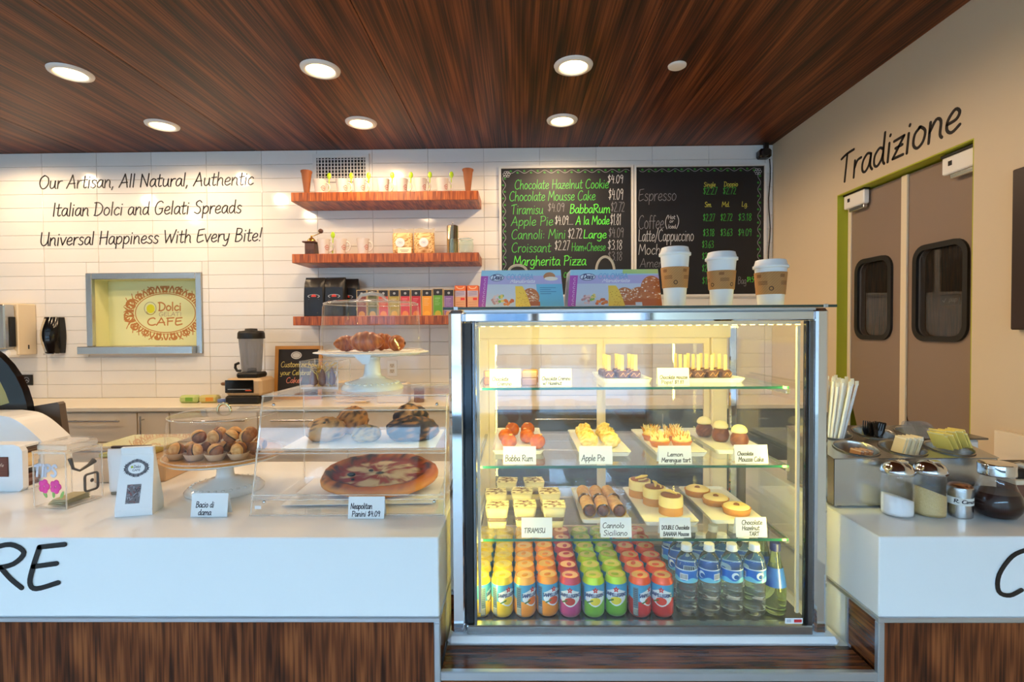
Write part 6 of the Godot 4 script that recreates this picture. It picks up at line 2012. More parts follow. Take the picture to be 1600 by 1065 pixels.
# ---------- on top of the case ----------
func build_case_top():
	var Y = 1.4827
	# gift cake boxes: truncated, wider at the base, with a ribbon handle
	var mk = func(label, at, w, variant):
		var t = thing("cake_box", label, "box", at, 0.0, "gift cake boxes")
		var h = 0.118
		var top = w - 0.022
		var d = 0.14
		var g = Geo.new()
		var P = []
		for e in [[0.0, w, d], [h, top, d - 0.02]]:
			P.append([Vector3(-e[1] / 2, e[0], e[2] / 2), Vector3(e[1] / 2, e[0], e[2] / 2), Vector3(e[1] / 2, e[0], -e[2] / 2), Vector3(-e[1] / 2, e[0], -e[2] / 2)])
		for k in 4:
			var a = P[0][k]
			var b = P[0][(k + 1) % 4]
			var c = P[1][(k + 1) % 4]
			var e = P[1][k]
			var nn = (b - a).cross(e - a).normalized()
			if nn.dot((a + c) / 2 - Vector3(0, h / 2, 0)) < 0:
				nn = -nn
			var id = []
			for q in [a, b, c, e]:
				id.append(g.vert(q, nn, Vector2.ZERO, WHITE))
			g.tri(id[0], id[1], id[2])
			g.tri(id[0], id[2], id[3])
		for k in 2:
			var id = []
			for q in P[k]:
				id.append(g.vert(q, Vector3(0, -1.0 if k == 0 else 1.0, 0), Vector2.ZERO, WHITE))
			g.tri(id[0], id[1], id[2])
			g.tri(id[0], id[2], id[3])
		part("carton", g, mat(Color8(190, 206, 232), 0.35), t)
		var W = 512
		var H = 232
		var im = picture(W, H, Color8(196, 206, 232))
		im.fill_rect(Rect2i(0, 0, W, 34), Color8(160, 204, 232))
		im.fill_rect(Rect2i(0, 34, W, 50), Color8(178, 172, 224))
		if variant == 1:
			im.fill_rect(Rect2i(int(W * 0.70), 84, int(W * 0.30), 148), Color8(110, 184, 226))
			for q in 4:
				stroke(im, [Vector2(W * 0.74, 106 + q * 12), Vector2(W * (0.92 if q % 2 == 0 else 0.86), 106 + q * 12)], 3, Color8(60, 110, 170))
			disc(im, W * 0.86, 38, 36, 24, Color8(190, 130, 90))
			disc(im, W * 0.88, 52, 40, 12, Color8(236, 228, 220))
		else:
			im.fill_rect(Rect2i(int(W * 0.6), 0, int(W * 0.4), 26), Color8(176, 206, 130))
		# purple end band with upright lettering
		im.fill_rect(Rect2i(0, 34, 46, H - 34), Color8(176, 78, 180))
		for q in 7:
			oval(im, 30, 56 + q * 25, 6, 8, 2.6, Color8(226, 190, 230), 0.6, 5.6)
		# name in an oval, and the kind of cake
		disc(im, 104, 44, 44, 20, Color8(214, 222, 240))
		oval(im, 104, 44, 44, 20, 3, Color8(40, 50, 110))
		write(im, "Dais", 74, 136, 54, 26, 5, Color8(40, 46, 100), 0.2)
		write(im, "COLOMBA", 166, 340, 54, 30, 4, Color8(120, 170, 220), 0.0)
		write(im, "Mandorlata", 190, 350, 76, 20, 2.4, Color8(240, 240, 250), 0.3)
		# sliced cake: crumb, glaze with almonds
		var cx = 270.0
		var rr = RandomNumberGenerator.new()
		rr.seed = 70 + variant
		var pie = func(px, py, rx, ry):
			disc(im, px, py, rx, ry, Color8(186, 110, 62))
			for q in 60:
				var a = rr.randf() * TAU
				var s = sqrt(rr.randf())
				var c = Vector2(px + rx * 0.92 * s * cos(a), py - ry * 0.1 + ry * 0.8 * s * sin(a))
				disc(im, c.x, c.y, 5, 3, [Color8(244, 232, 220), Color8(214, 170, 140), Color8(168, 92, 60)][q % 3])
			im.fill_rect(Rect2i(int(px - rx), int(py + ry * 0.55), int(rx * 2), int(ry * 0.5)), Color8(176, 92, 44))
		if variant == 2:
			pie.call(402.0, 150.0, 60.0, 44.0)
			pie.call(470.0, 128.0, 64.0, 88.0)
		pie.call(cx + 50, 160.0, 50.0, 52.0)
		for y in range(96, 226):
			var u = (y - 96) / 130.0
			var x0 = int(cx - 42 + 4 * sin(u * 5.0))
			var x1 = int(cx + 2 + 44 * pow(u, 0.6))
			im.fill_rect(Rect2i(x0, y, x1 - x0, 1), Color8(240, 200, 76))
		for q in 26:
			disc(im, cx - 34 + rr.randf() * 66, 130 + rr.randf() * 90, 3, 2, Color8(206, 150, 40))
		# fruit and blossom
		for q in 16:
			disc(im, 84 + rr.randf() * 40, 150 + rr.randf() * 50, 8, 7, [Color8(220, 190, 200), Color8(190, 140, 150)][q % 2])
		for q in 8:
			disc(im, 128 + rr.randf() * 26, 150 + rr.randf() * 40, 9, 8, [Color8(120, 170, 80), Color8(226, 200, 120)][q % 2])
		for q in 12:
			disc(im, 160 + rr.randf() * 60, 178 + rr.randf() * 26, 9, 8, [Color8(226, 130, 60), Color8(206, 100, 50)][q % 2])
		var z0 = d / 2 + 0.0006
		var z1 = d / 2 - 0.01 + 0.0006
		part("front_print", face4([Vector3(-w / 2, 0.0, z0), Vector3(w / 2, 0.0, z0), Vector3(top / 2, h, z1), Vector3(-top / 2, h, z1)], Vector3(0, 0.09, 1).normalized()), print_mat(im, 0.35), t)
		var pts = []
		var lean = 0.0 if variant == 1 else 0.9
		var R = 0.012 if variant == 1 else 0.026
		for k in 15:
			var a = PI * (k - 0.0) / 14.0
			pts.append(Vector3(cos(a) * 0.028, h + sin(a) * R * 1.7, 0.0).rotated(Vector3(0, 1, 0), 0.0))
		part("ribbon_handle", tub(pts, 0.0042, 6), mat(Color8(226, 200, 164), 0.6), t, Vector3(-0.01 if variant == 1 else -0.02, 0, 0.02))
		return t
	mk.call("gift cake box with pale blue panel, the left of two", Vector3(0.008, Y, -1.62), 0.262, 1)
	mk.call("gift cake box with several cakes pictured, the right of two", Vector3(0.290, Y, -1.62), 0.286, 2)
	# paper cups
	var sleeve_im = picture(384, 96, Color8(190, 138, 84))
	for k in 48:
		stroke(sleeve_im, [Vector2(k * 12 - 96, 96), Vector2(k * 12, 0)], 1.6, Color8(172, 120, 70))
	for k in 4:
		var x = 20 + k * 96
		sleeve_im.fill_rect(Rect2i(x, 10, 22, 14), Color8(150, 100, 58))
		for q in 3:
			stroke(sleeve_im, [Vector2(x + 6, 42 + q * 6), Vector2(x + 46, 41 + q * 6)], 2, Color8(96, 60, 36))
		oval(sleeve_im, x + 62, 72, 8, 8, 3, Color8(70, 46, 30))
	var sleeve = print_mat(sleeve_im, 0.85)
	sleeve.uv1_scale = Vector3(1, 1, 1)
	var cw = ["tallest white paper cup with cardboard sleeve, nearest the boxes", "middle white paper cup with cardboard sleeve", "shortest white paper cup with cardboard sleeve at the right"]
	var cx = [0.455, 0.590, 0.732]
	var ch = [0.152, 0.137, 0.113]
	for k in 3:
		var t = thing("paper_cup", cw[k], "cup", Vector3(cx[k], Y, -1.50), k * 0.7, "paper coffee cups")
		var h = ch[k]
		var rb = 0.029 if k < 2 else 0.034
		var rt = 0.0405 if k < 2 else 0.0435
		part("cup", lat([[0.0, 0.003], [rb - 0.002, 0.003], [rb - 0.001, 0.0], [rb, 0.0], [rt, h], [rt + 0.001, h]], 34), M.paper, t)
		var l0 = 0.36
		var l1 = 0.75
		if k == 2:
			l0 = 0.30
			l1 = 0.86
		part("sleeve", lat([[lerp(rb, rt, l0) + 0.0004, h * l0], [lerp(rb, rt, l0) + 0.0022, h * l0], [lerp(rb, rt, l1) + 0.0022, h * l1], [lerp(rb, rt, l1) + 0.0004, h * l1]], 34), sleeve, t)
		part("lid", lat([[rt + 0.0005, h - 0.004], [rt + 0.0045, h - 0.003], [rt + 0.0045, h + 0.004], [rt + 0.001, h + 0.006], [rt - 0.002, h + 0.016], [rt - 0.003, h + 0.020], [rt - 0.006, h + 0.021], [rt - 0.009, h + 0.016], [0.0, h + 0.016]], 34), M.white_plastic, t)

# ---------- on the left counter ----------
const CT := 0.8934

func cake_stand(label, at, rp, hp, rbase):
	var t = thing("cake_stand", label, "cake stand", at, 0.0, "white cake stands")
	var prof = [[0.0, 0.0], [rbase, 0.0], [rbase, 0.0], [rbase + 0.002, 0.006], [rbase * 0.94, 0.016], [rbase * 0.72, 0.026], [rbase * 0.44, 0.034], [rbase * 0.42, 0.038], [0.031, 0.042], [0.027, 0.052], [0.024, hp - 0.03], [0.026, hp - 0.016], [0.034, hp - 0.013], [0.0, hp - 0.013]]
	part("pedestal", lat(prof, 40), M.china, t)
	var plate = part("plate", lat([[0.0, hp - 0.0125], [rp * 0.6, hp - 0.0125], [rp * 0.96, hp - 0.008], [rp, hp - 0.003], [rp, hp], [rp * 0.97, hp], [0.0, hp - 0.001]], 56), M.china, t)
	# beads pressed into the foot
	for k in 28:
		var a = TAU * k / 28.0
		part("bead", bl(Vector3(0.0055, 0.003, 0.0075), 0.0, 1.0, 1, WHITE, WHITE, 1, 0.5, 8, 6), M.china, t, Vector3(sin(a) * rbase * 0.83, 0.0185, cos(a) * rbase * 0.83), Vector3(0, a, 0))
	return t

func dome(label, at, r, h, knob):
	var t = thing("glass_dome", label, "cover", at, 0.0, "clear cake covers")
	part("wall", lat([[r * 1.035, 0.002], [r * 1.02, 0.004], [r, 0.012], [r * 0.955, h * 0.86], [r * 0.93, h * 0.93]], 56), M.acrylic, t)
	part("top", lat([[r * 0.93, h * 0.93], [r * 0.86, h * 0.965], [r * 0.5, h * 0.995], [0.0, h]], 56), M.acrylic, t)
	part("rim", tub(ringp(r * 1.03, 0.0035, 56), 0.0028, 6, true), M.clear_edge, t)
	part("shoulder", tub(ringp(r * 0.935, h * 0.925, 56), 0.0016, 5, true), M.clear_edge, t)
	if knob == "loop":
		var pts = []
		for k in 11:
			var a = PI * k / 10.0
			pts.append(Vector3(cos(a) * 0.022, h + sin(a) * 0.024, 0))
		part("handle", tub(pts, 0.0045, 8), mat(Color8(214, 196, 150), 0.08, 0.9), t)
	else:
		part("handle", tub([Vector3(-0.05, h - 0.002, 0), Vector3(-0.034, h + 0.016, 0), Vector3(0, h + 0.022, 0), Vector3(0.034, h + 0.016, 0), Vector3(0.05, h - 0.002, 0)], [0.005, 0.006, 0.007, 0.006, 0.005], 8), M.clear_edge, t)
	return t

func ringp(r, y, n):
	var out = []
	for k in n:
		out.append(Vector3(sin(TAU * k / n) * r, y, cos(TAU * k / n) * r))
	return out

func build_left_counter():
	# cookie stand
	var C = Vector3(-0.985, CT, -1.69)
	var hp = 0.118
	cake_stand("white pedestal stand carrying the dome of little cookies", C, 0.180, hp, 0.118)
	var t = thing("cake_board", "gold cake board under the little cookies", "board", C + Vector3(0, hp + 0.0003, 0))
	part("disc", lat([[0.0, 0.0], [0.186, 0.0], [0.188, 0.0015], [0.186, 0.003], [0.0, 0.003]], 56), M.gold_card, t)
	dome("clear dome with metal loop handle over the little cookies", C + Vector3(0, hp + 0.0034, 0), 0.172, 0.142, "loop")
	# cookies: two halves and chocolate between; the front ones lie in paper cases
	var biscuit = vmat(0.6)
	var half = Geo.new()
	blob(half, Vector3.ZERO, Vector3(0.0215, 0.019, 0.0215), 0.06, 2.0, 7, lin(206, 146, 78), lin(230, 178, 110), 2.2, 0.5, 16, 10, 0.05)
	var half_m = half.mesh()
	var dark = Geo.new()
	blob(dark, Vector3.ZERO, Vector3(0.0215, 0.019, 0.0215), 0.08, 3.0, 9, lin(132, 80, 48), lin(164, 104, 62), 7.0, 0.5, 16, 10, 0.05)
	var dark_m = dark.mesh()
	var fill_m = lat([[0.0, -0.003], [0.0195, -0.003], [0.0205, 0.0], [0.0195, 0.003], [0.0, 0.003]], 16).mesh()
	var choc = mat(Color8(70, 40, 28), 0.4)
	var P = []
	for k in 4:
		P.append([Vector3(-0.108 + k * 0.066, 0.030, 0.098 - 0.012 * abs(k - 1.5)), "front row in a paper case, %s from the left" % ORD[k]])
	for k in 5:
		P.append([Vector3(-0.085 + k * 0.052, 0.026, 0.042), "second row, %s from the left" % ORD[k]])
	for k in 4:
		P.append([Vector3(-0.055 + k * 0.052, 0.066, 0.050), "upper layer, %s from the left" % ORD[k]])
	for k in 4:
		P.append([Vector3(-0.045 + k * 0.052, 0.026, -0.014), "back row, %s from the left" % ORD[k]])
	for k in 3:
		P.append([Vector3(-0.020 + k * 0.052, 0.066, -0.004), "upper back layer, %s from the left" % ORD[k]])
	var base = C + Vector3(0, hp + 0.0036, 0)
	var c0 = null
	for k in P.size():
		var lab = "small two-part cookie with chocolate filling, %s" % P[k][1]
		var o
		if c0 == null:
			c0 = thing("cookie", lab, "cookie", base + P[k][0], 0.0, "little sandwich cookies")
			part("upper_biscuit", half_m, biscuit, c0, Vector3(0, 0.003, 0))
			part("lower_biscuit", dark_m, biscuit, c0, Vector3(0, -0.003, 0), Vector3(PI, 0, 0))
			part("chocolate", fill_m, choc, c0)
			o = c0
		else:
			o = copy_of(c0, "cookie", lab, base + P[k][0])
		o.rotation = Vector3(1.2 + 0.5 * sin(k * 2.7), k * 1.9, 0.5 * cos(k * 1.3))
	var case_g = Geo.new()
	var rows = []
	for e in [[0.0, 0.001], [0.022, 0.001], [0.031, 0.022]]:
		var row = []
		for q in 48:
			var a = TAU * q / 48.0
			var rr = e[0] * (1.0 + (0.06 * (1 if q % 2 == 0 else -1) if e[0] > 0.025 else 0.0))
			row.append(Vector3(cos(a) * rr, e[1], sin(a) * rr))
		rows.append(row)
	grid(case_g, rows, true)
	var paper_case = case_g.mesh()
	var pm = mat(Color8(226, 196, 156), 0.7)
	for k in 4:
		t = thing("paper_case", "fluted paper case under a front cookie, %s from the left" % ORD[k], "paper case", base + Vector3(P[k][0].x, 0.0, P[k][0].z), 0.0, "fluted paper cases")
		part("cup", paper_case, pm, t)
	card("card reading Bacio di dama in front of the cookie stand", Vector3(-0.886, CT, -1.435), 0.105, 0.066, [["Bacio di", 0.12, 0.62, 0.6, 0.24], ["dama", 0.2, 0.56, 0.92, 0.24]])
	# white paper bag with a window
	t = thing("paper_bag", "white standing paper bag with emblem and small window", "bag", Vector3(-1.116, CT, -1.478), 0.22)
	var g = Geo.new()
	rows = []
	for e in [[0.0, 0.048, 0.036], [0.02, 0.048, 0.037], [0.168, 0.042, 0.006], [0.190, 0.0415, 0.004]]:
		rows.append([Vector3(-e[1], e[0], e[2]), Vector3(e[1], e[0], e[2]), Vector3(e[1], e[0], 0.0) * Vector3(0.97, 1, 1), Vector3(e[1], e[0], -e[2]), Vector3(-e[1], e[0], -e[2]), Vector3(-e[1], e[0], 0.0) * Vector3(0.97, 1, 1)])
	for r in rows.size() - 1:
		for k in 6:
			var a = rows[r][k]
			var b = rows[r][(k + 1) % 6]
			var c = rows[r + 1][(k + 1) % 6]
			var d = rows[r + 1][k]
			var nn = (b - a).cross(d - a).normalized()
			if nn.dot((a + c) / 2 * Vector3(1, 0, 1)) < 0:
				nn = -nn
			var id = []
			for q in [a, b, c, d]:
				id.append(g.vert(q, nn, Vector2.ZERO, WHITE))
			g.tri(id[0], id[1], id[2])
			g.tri(id[0], id[2], id[3])
	part("bag", g, M.paper, t)
	part("folded_top", sized(Vector3(0.085, 0.022, 0.014), 0.002, Vector3(0, 0.182, 0.002)), M.paper, t)
	var im = picture(200, 150, Color8(240, 241, 240))
	emblem(im, 100, 75, 80, 62, Color8(86, 84, 90), 2.4)
	disc(im, 68, 66, 9, 9, Color8(170, 190, 60))
	write(im, "Dolci", 80, 132, 74, 20, 3, Color8(90, 88, 94))
	write(im, "CAFE", 74, 130, 98, 14, 2.4, Color8(100, 98, 104), 0.0)
	part("emblem_print", face4([Vector3(-0.036, 0.106, 0.0198), Vector3(0.036, 0.106, 0.0198), Vector3(0.034, 0.160, 0.0085), Vector3(-0.034, 0.160, 0.0085)], Vector3(0, 0.3, 1).normalized()), print_mat(im, 0.85), t)
	im = picture(64, 128, Color8(110, 100, 100))
	var rg = RandomNumberGenerator.new()
	rg.seed = 2
	for q in 40:
		var a = Vector2(rg.randf() * 64, rg.randf() * 128)
		stroke(im, [a, a + Vector2(rg.randf_range(-14, 14), rg.randf_range(-20, 20))], 4, [Color8(60, 48, 48), Color8(160, 156, 160), Color8(130, 70, 62)][q % 3])
	part("window", face4([Vector3(-0.022, 0.036, 0.0345), Vector3(0.014, 0.036, 0.0345), Vector3(0.016, 0.088, 0.0236), Vector3(-0.020, 0.088, 0.0236)], Vector3(0, 0.06, 1).normalized()), print_mat(im, 0.3), t)
	# plump white pouch behind the bag
	t = thing("white_pouch", "plump white pouch behind the standing paper bag", "pouch", Vector3(-1.288, CT, -1.664), 0.1)
	g = Geo.new()
	rows = []
	for i in 13:
		var y = 0.008 + 0.140 * i / 12.0
		var f = pow(sin(PI * clamp((i + 0.6) / 13.2, 0.0, 1.0)), 0.35)
		var row = []
		for q in rounded(0.118 * (0.86 + 0.14 * f), 0.07 * f + 0.006, 0.003 + 0.02 * f, 4):
			row.append(Vector3(q.x + 0.008 * sin(i * 0.3), y, -q.y))
		rows.append(row)
	grid(g, rows, true)
	part("pouch", g, M.paper, t)
	part("bottom_stand", sized(Vector3(0.09, 0.008, 0.05), 0.002, Vector3(0.0, 0.004, 0)), mat(Color8(150, 146, 130), 0.5), t)
	part("black_clip", sized(Vector3(0.125, 0.008, 0.014), 0.003, Vector3(0.008, 0.150, 0.0)), mat(Color8(60, 44, 44), 0.4), t)
	# clear-lidded tan box behind
	t = thing("sample_box", "tan box with clear lid behind the white bags", "box", Vector3(-1.375, CT, -1.875), 0.06)
	var tan = mat(Color8(214, 178, 140), 0.5)
	part("body", bx(-0.125, 0.12, 0.0, 0.085, -0.105, 0.105, 0.003), tan, t)
	part("filling", bx(-0.115, 0.05, 0.0855, 0.100, -0.095, 0.095, 0.004), mat(Color8(186, 172, 84), 0.6), t)
	part("clear_lid", bx(-0.123, 0.118, 0.086, 0.124, -0.103, 0.103, 0.006), M.acrylic, t)
	part("lid_edge", bx(-0.125, 0.12, 0.1245, 0.128, -0.105, 0.105, 0.001), M.clear_edge, t)
	# tip jar
	t = thing("tip_jar", "square clear tip jar with painted letters and pink bow", "jar", Vector3(-1.398, CT, -1.560), deg_to_rad(82))
	var s = 0.057
	part("front_wall", bx(-s, s, 0.0, 0.165, s - 0.003, s, 0.001), M.acrylic, t)
	part("back_wall", bx(-s, s, 0.0, 0.165, -s, -s + 0.003, 0.001), M.acrylic, t)
	part("side_wall", bx(-s, -s + 0.003, 0.0, 0.165, -s + 0.003, s - 0.003), M.acrylic, t)
	part("side_wall", bx(s - 0.003, s, 0.0, 0.165, -s + 0.003, s - 0.003), M.acrylic, t)
	part("floor", bx(-s, s, 0.0, 0.006, -s, s, 0.002), M.clear_edge, t)
	var e4 = Geo.new()
	for x in [-s, s]:
		for z in [-s, s]:
			tube(e4, [Vector3(x, 0.002, z), Vector3(x, 0.166, z)], 0.0022, 6)
	part("corner_edge", e4, M.clear_edge, t)
	part("rim", ring_frame(rounded(0.122, 0.122, 0.006, 2), rounded(0.108, 0.108, 0.004, 2), 0.006), M.clear_edge, t, Vector3(0, 0.172, 0), Vector3(-PI / 2, 0, 0))
	var lid = part("lid", bx(-0.052, 0.052, 0.1725, 0.192, -0.052, 0.052, 0.004), M.clear_edge, t)
	part("lid_top", bx(-0.046, 0.046, 0.1925, 0.198, -0.046, 0.046, 0.002), M.acrylic, lid)
	# painted letters on the left-hand face, bow beneath; stars on the right-hand face
	var silver = mat(Color8(206, 212, 226), 0.4)
	var pink = mat(Color8(236, 70, 160), 0.5)
	var leaf = mat(Color8(150, 196, 110), 0.5)
	var x = -0.052
	for ch in "TIPS":
		var lines = []
		for l in glyph(ch, 0.034, 0.1):
			var q = []
			for p in l:
				q.append(Vector2(p.x * 0.95, p.y))
			lines.append(q)
		part("letter", letter_geo(lines, 0.0075, 0.002), silver, t, Vector3(-s - 0.0002, 0.098, x), Vector3(0, -PI / 2, 0))
		x += font[ch][0] * 0.0037
	for k in 2:
		var z = -0.018 + 0.040 * k
		for q in 5:
			var a = TAU * q / 5.0
			part("bow_petal", bl(Vector3(0.0028, 0.010, 0.009), 0.2, 3.0, q), pink, t, Vector3(-s - 0.002, 0.058 + 0.012 * sin(a), z + 0.011 * cos(a)))
	for k in 3:
		part("painted_leaf", bl(Vector3(0.002, 0.012, 0.005), 0.2, 3.0, k), leaf, t, Vector3(-s - 0.0015, 0.034, -0.01 + 0.024 * k), Vector3(0.5 * k - 0.5, 0, 0))
	var grey = mat(Color8(84, 80, 76), 0.5)
	part("painted_curl", tub([Vector3(-0.045, 0.15, s + 0.001), Vector3(-0.036, 0.118, s + 0.001), Vector3(-0.016, 0.106, s + 0.001), Vector3(0.012, 0.116, s + 0.001), Vector3(0.03, 0.126, s + 0.001)], [0.006, 0.004, 0.0035, 0.005, 0.009], 7), grey, t)
	var sq = []
	for q in rounded(0.042, 0.052, 0.008, 3):
		sq.append(Vector3(q.x + 0.02, q.y + 0.062, s + 0.001))
	part("painted_square", tub(sq, 0.0035, 6, true), grey, t)
	part("painted_dot", bl(Vector3(0.006, 0.006, 0.002), 0.0, 1.0, 1), grey, t, Vector3(0.022, 0.06, s + 0.001))
	# folded bills: inside the jar
	var bill = mat(Color8(176, 168, 128), 0.85)
	for k in 3:
		var b = thing("banknote", "folded banknote lying in the tip jar, %s from the bottom" % ORD[k], "banknote", Vector3(-1.398 + 0.004 * k, CT + 0.0066 + 0.006 * k, -1.560 + 0.002 * k), deg_to_rad(84) + 0.15 * (k - 1), "banknotes in the tip jar")
		part("lower_half", sized(Vector3(0.085, 0.0018, 0.052), 0.0, Vector3(0, 0.001, 0)), bill, b)
		part("upper_half", sized(Vector3(0.078, 0.0018, 0.05), 0.0, Vector3(0.001, 0.0038, 0)), bill, b, Vector3.ZERO)
	# white chocolate display box at the left edge
	t = thing("chocolate_display", "white rounded display box with brown label at left edge", "display box", Vector3(-1.79, CT, -1.76))
	g = Geo.new()
	prism(g, [Vector2(-0.18, 0.0), Vector2(0.125, 0.0), Vector2(0.138, 0.012), Vector2(0.138, 0.135), Vector2(0.128, 0.15), Vector2(0.11, 0.156), Vector2(-0.18, 0.156)], 0.02)
	part("front_shell", g, M.white_plastic, t, Vector3(0, 0, 0.09))
	part("back_shell", bx(-0.18, 0.135, 0.0, 0.152, 0.010, 0.018, 0.003), M.white_plastic, t)
	part("base_plate", bx(-0.18, 0.135, 0.0, 0.010, 0.0185, 0.0695, 0.002), M.white_plastic, t)
	part("roof_plate", bx(-0.18, 0.128, 0.142, 0.152, 0.0185, 0.0695, 0.002), M.white_plastic, t)
	part("middle_plate", bx(-0.18, 0.132, 0.072, 0.076, 0.0185, 0.0695), M.white_plastic, t)
	im = picture(160, 128, Color8(110, 54, 34))
	for q in 30:
		stroke(im, [Vector2(0, q * 4.4), Vector2(160, q * 4.4 + 3 * sin(q * 1.7))], 1.2, Color8(92, 42, 26) if q % 2 == 0 else Color8(126, 66, 42))
	write(im, "Dolce Cafe", 24, 140, 62, 22, 2.6, Color8(226, 196, 170), 0.25)
	stroke(im, [Vector2(50, 82), Vector2(116, 80)], 2, Color8(206, 170, 140))
	part("brown_label", sized(Vector3(0.104, 0.066, 0.003), 0.001, Vector3(0.040, 0.083, 0.0918)), mat(Color8(96, 48, 30), 0.5), t)
	part("label_print", face(0.10, 0.062, Vector3(0.040, 0.083, 0.0936)), print_mat(im, 0.5), t)
	var bc = [["dark", Color8(70, 46, 34), 0.122, 0.020, 0.0765, "dark brown chocolate bar high in the white display box"], ["cream", Color8(236, 206, 150), 0.124, 0.045, 0.0765, "cream chocolate box in the white display box"], ["brown", Color8(96, 58, 48), 0.118, 0.032, 0.0105, "brown chocolate pack low in the white display box"]]
	for k in 3:
		var yy = [0.122, 0.0765, 0.0105][k]
		var b = thing("chocolate_pack", bc[k][5], "chocolate", Vector3(-1.712, CT + yy, -1.716), 0.0, "packs in the white display box")
		var hh = [0.018, 0.045, 0.04][k]
		part("pack", sized(Vector3(0.10, hh, 0.046), 0.003, Vector3(0, hh / 2, 0)), mat(bc[k][1], 0.4), b)
		part("band", sized(Vector3(0.102, hh * 0.3, 0.0475), 0.0, Vector3(0, hh * 0.5, 0)), mat(bc[k][1].lerp(WHITE, 0.25), 0.4), b)
	# white rounded appliance behind it
	t = thing("card_terminal", "white rounded machine housing behind the display box", "machine", Vector3(-1.952, CT, -1.90))
	g = Geo.new()
	var poly = [Vector2(-0.40, 0.0), Vector2(0.158, 0.0), Vector2(0.158, 0.10)]
	for k in 9:
		var a = k / 8.0
		poly.append(Vector2(0.150 - 0.145 * a, 0.118 + 0.096 * sin(a * PI * 0.5) * (0.9 + 0.1 * a)))
	poly.append(Vector2(-0.04, 0.220))
	poly.append(Vector2(-0.40, 0.220))
	prism(g, poly, 0.12)
	part("housing", g, M.white_plastic, t, Vector3(0, 0, 0.0))
	part("seam", bx(-0.40, 0.150, 0.098, 0.1005, 0.0, 0.001), M.alu, t)
	# register screen seen from behind
	t = thing("register_screen", "taupe back of a tilted register screen", "screen", Vector3(-1.955, 0.0, -2.07))
	part("back_shell", pri([Vector2(-0.14, 0.93), Vector2(0.072, 0.925), Vector2(0.085, 0.965), Vector2(0.066, 1.128), Vector2(0.058, 1.136), Vector2(-0.09, 1.112), Vector2(-0.14, 1.10)], 0.03), mat(Color8(104, 90, 78), 0.45), t)
	part("stand", bx(-0.09, 0.0, 0.0, 0.93, -0.028, -0.004, 0.003), M.black, t)
	# black curved glass housing at the left edge
	t = thing("gelato_canopy", "black curved canopy with yellowish glass at left edge", "canopy", Vector3(-2.035, CT, -2.03))
	var out = [Vector2(-0.62, 0.205), Vector2(0.055, 0.205), Vector2(0.050, 0.245), Vector2(0.034, 0.300), Vector2(0.010, 0.352), Vector2(-0.022, 0.400), Vector2(-0.06, 0.440), Vector2(-0.11, 0.474), Vector2(-0.62, 0.56)]
	var inn = [Vector2(-0.60, 0.232), Vector2(-0.07, 0.232), Vector2(-0.020, 0.246), Vector2(-0.034, 0.288), Vector2(-0.054, 0.330), Vector2(-0.082, 0.366), Vector2(-0.116, 0.394), Vector2(-0.15, 0.416), Vector2(-0.60, 0.50)]
	part("frame", ring_frame(out, inn, 0.03), M.black_gloss, t)
	part("glass", pri(inn, 0.006), mat(Color8(190, 170, 96), 0.15), t, Vector3(0, 0, -0.012))
	part("foot", bx(-0.60, 0.04, 0.0005, 0.204, -0.028, -0.002, 0.004), M.black, t)

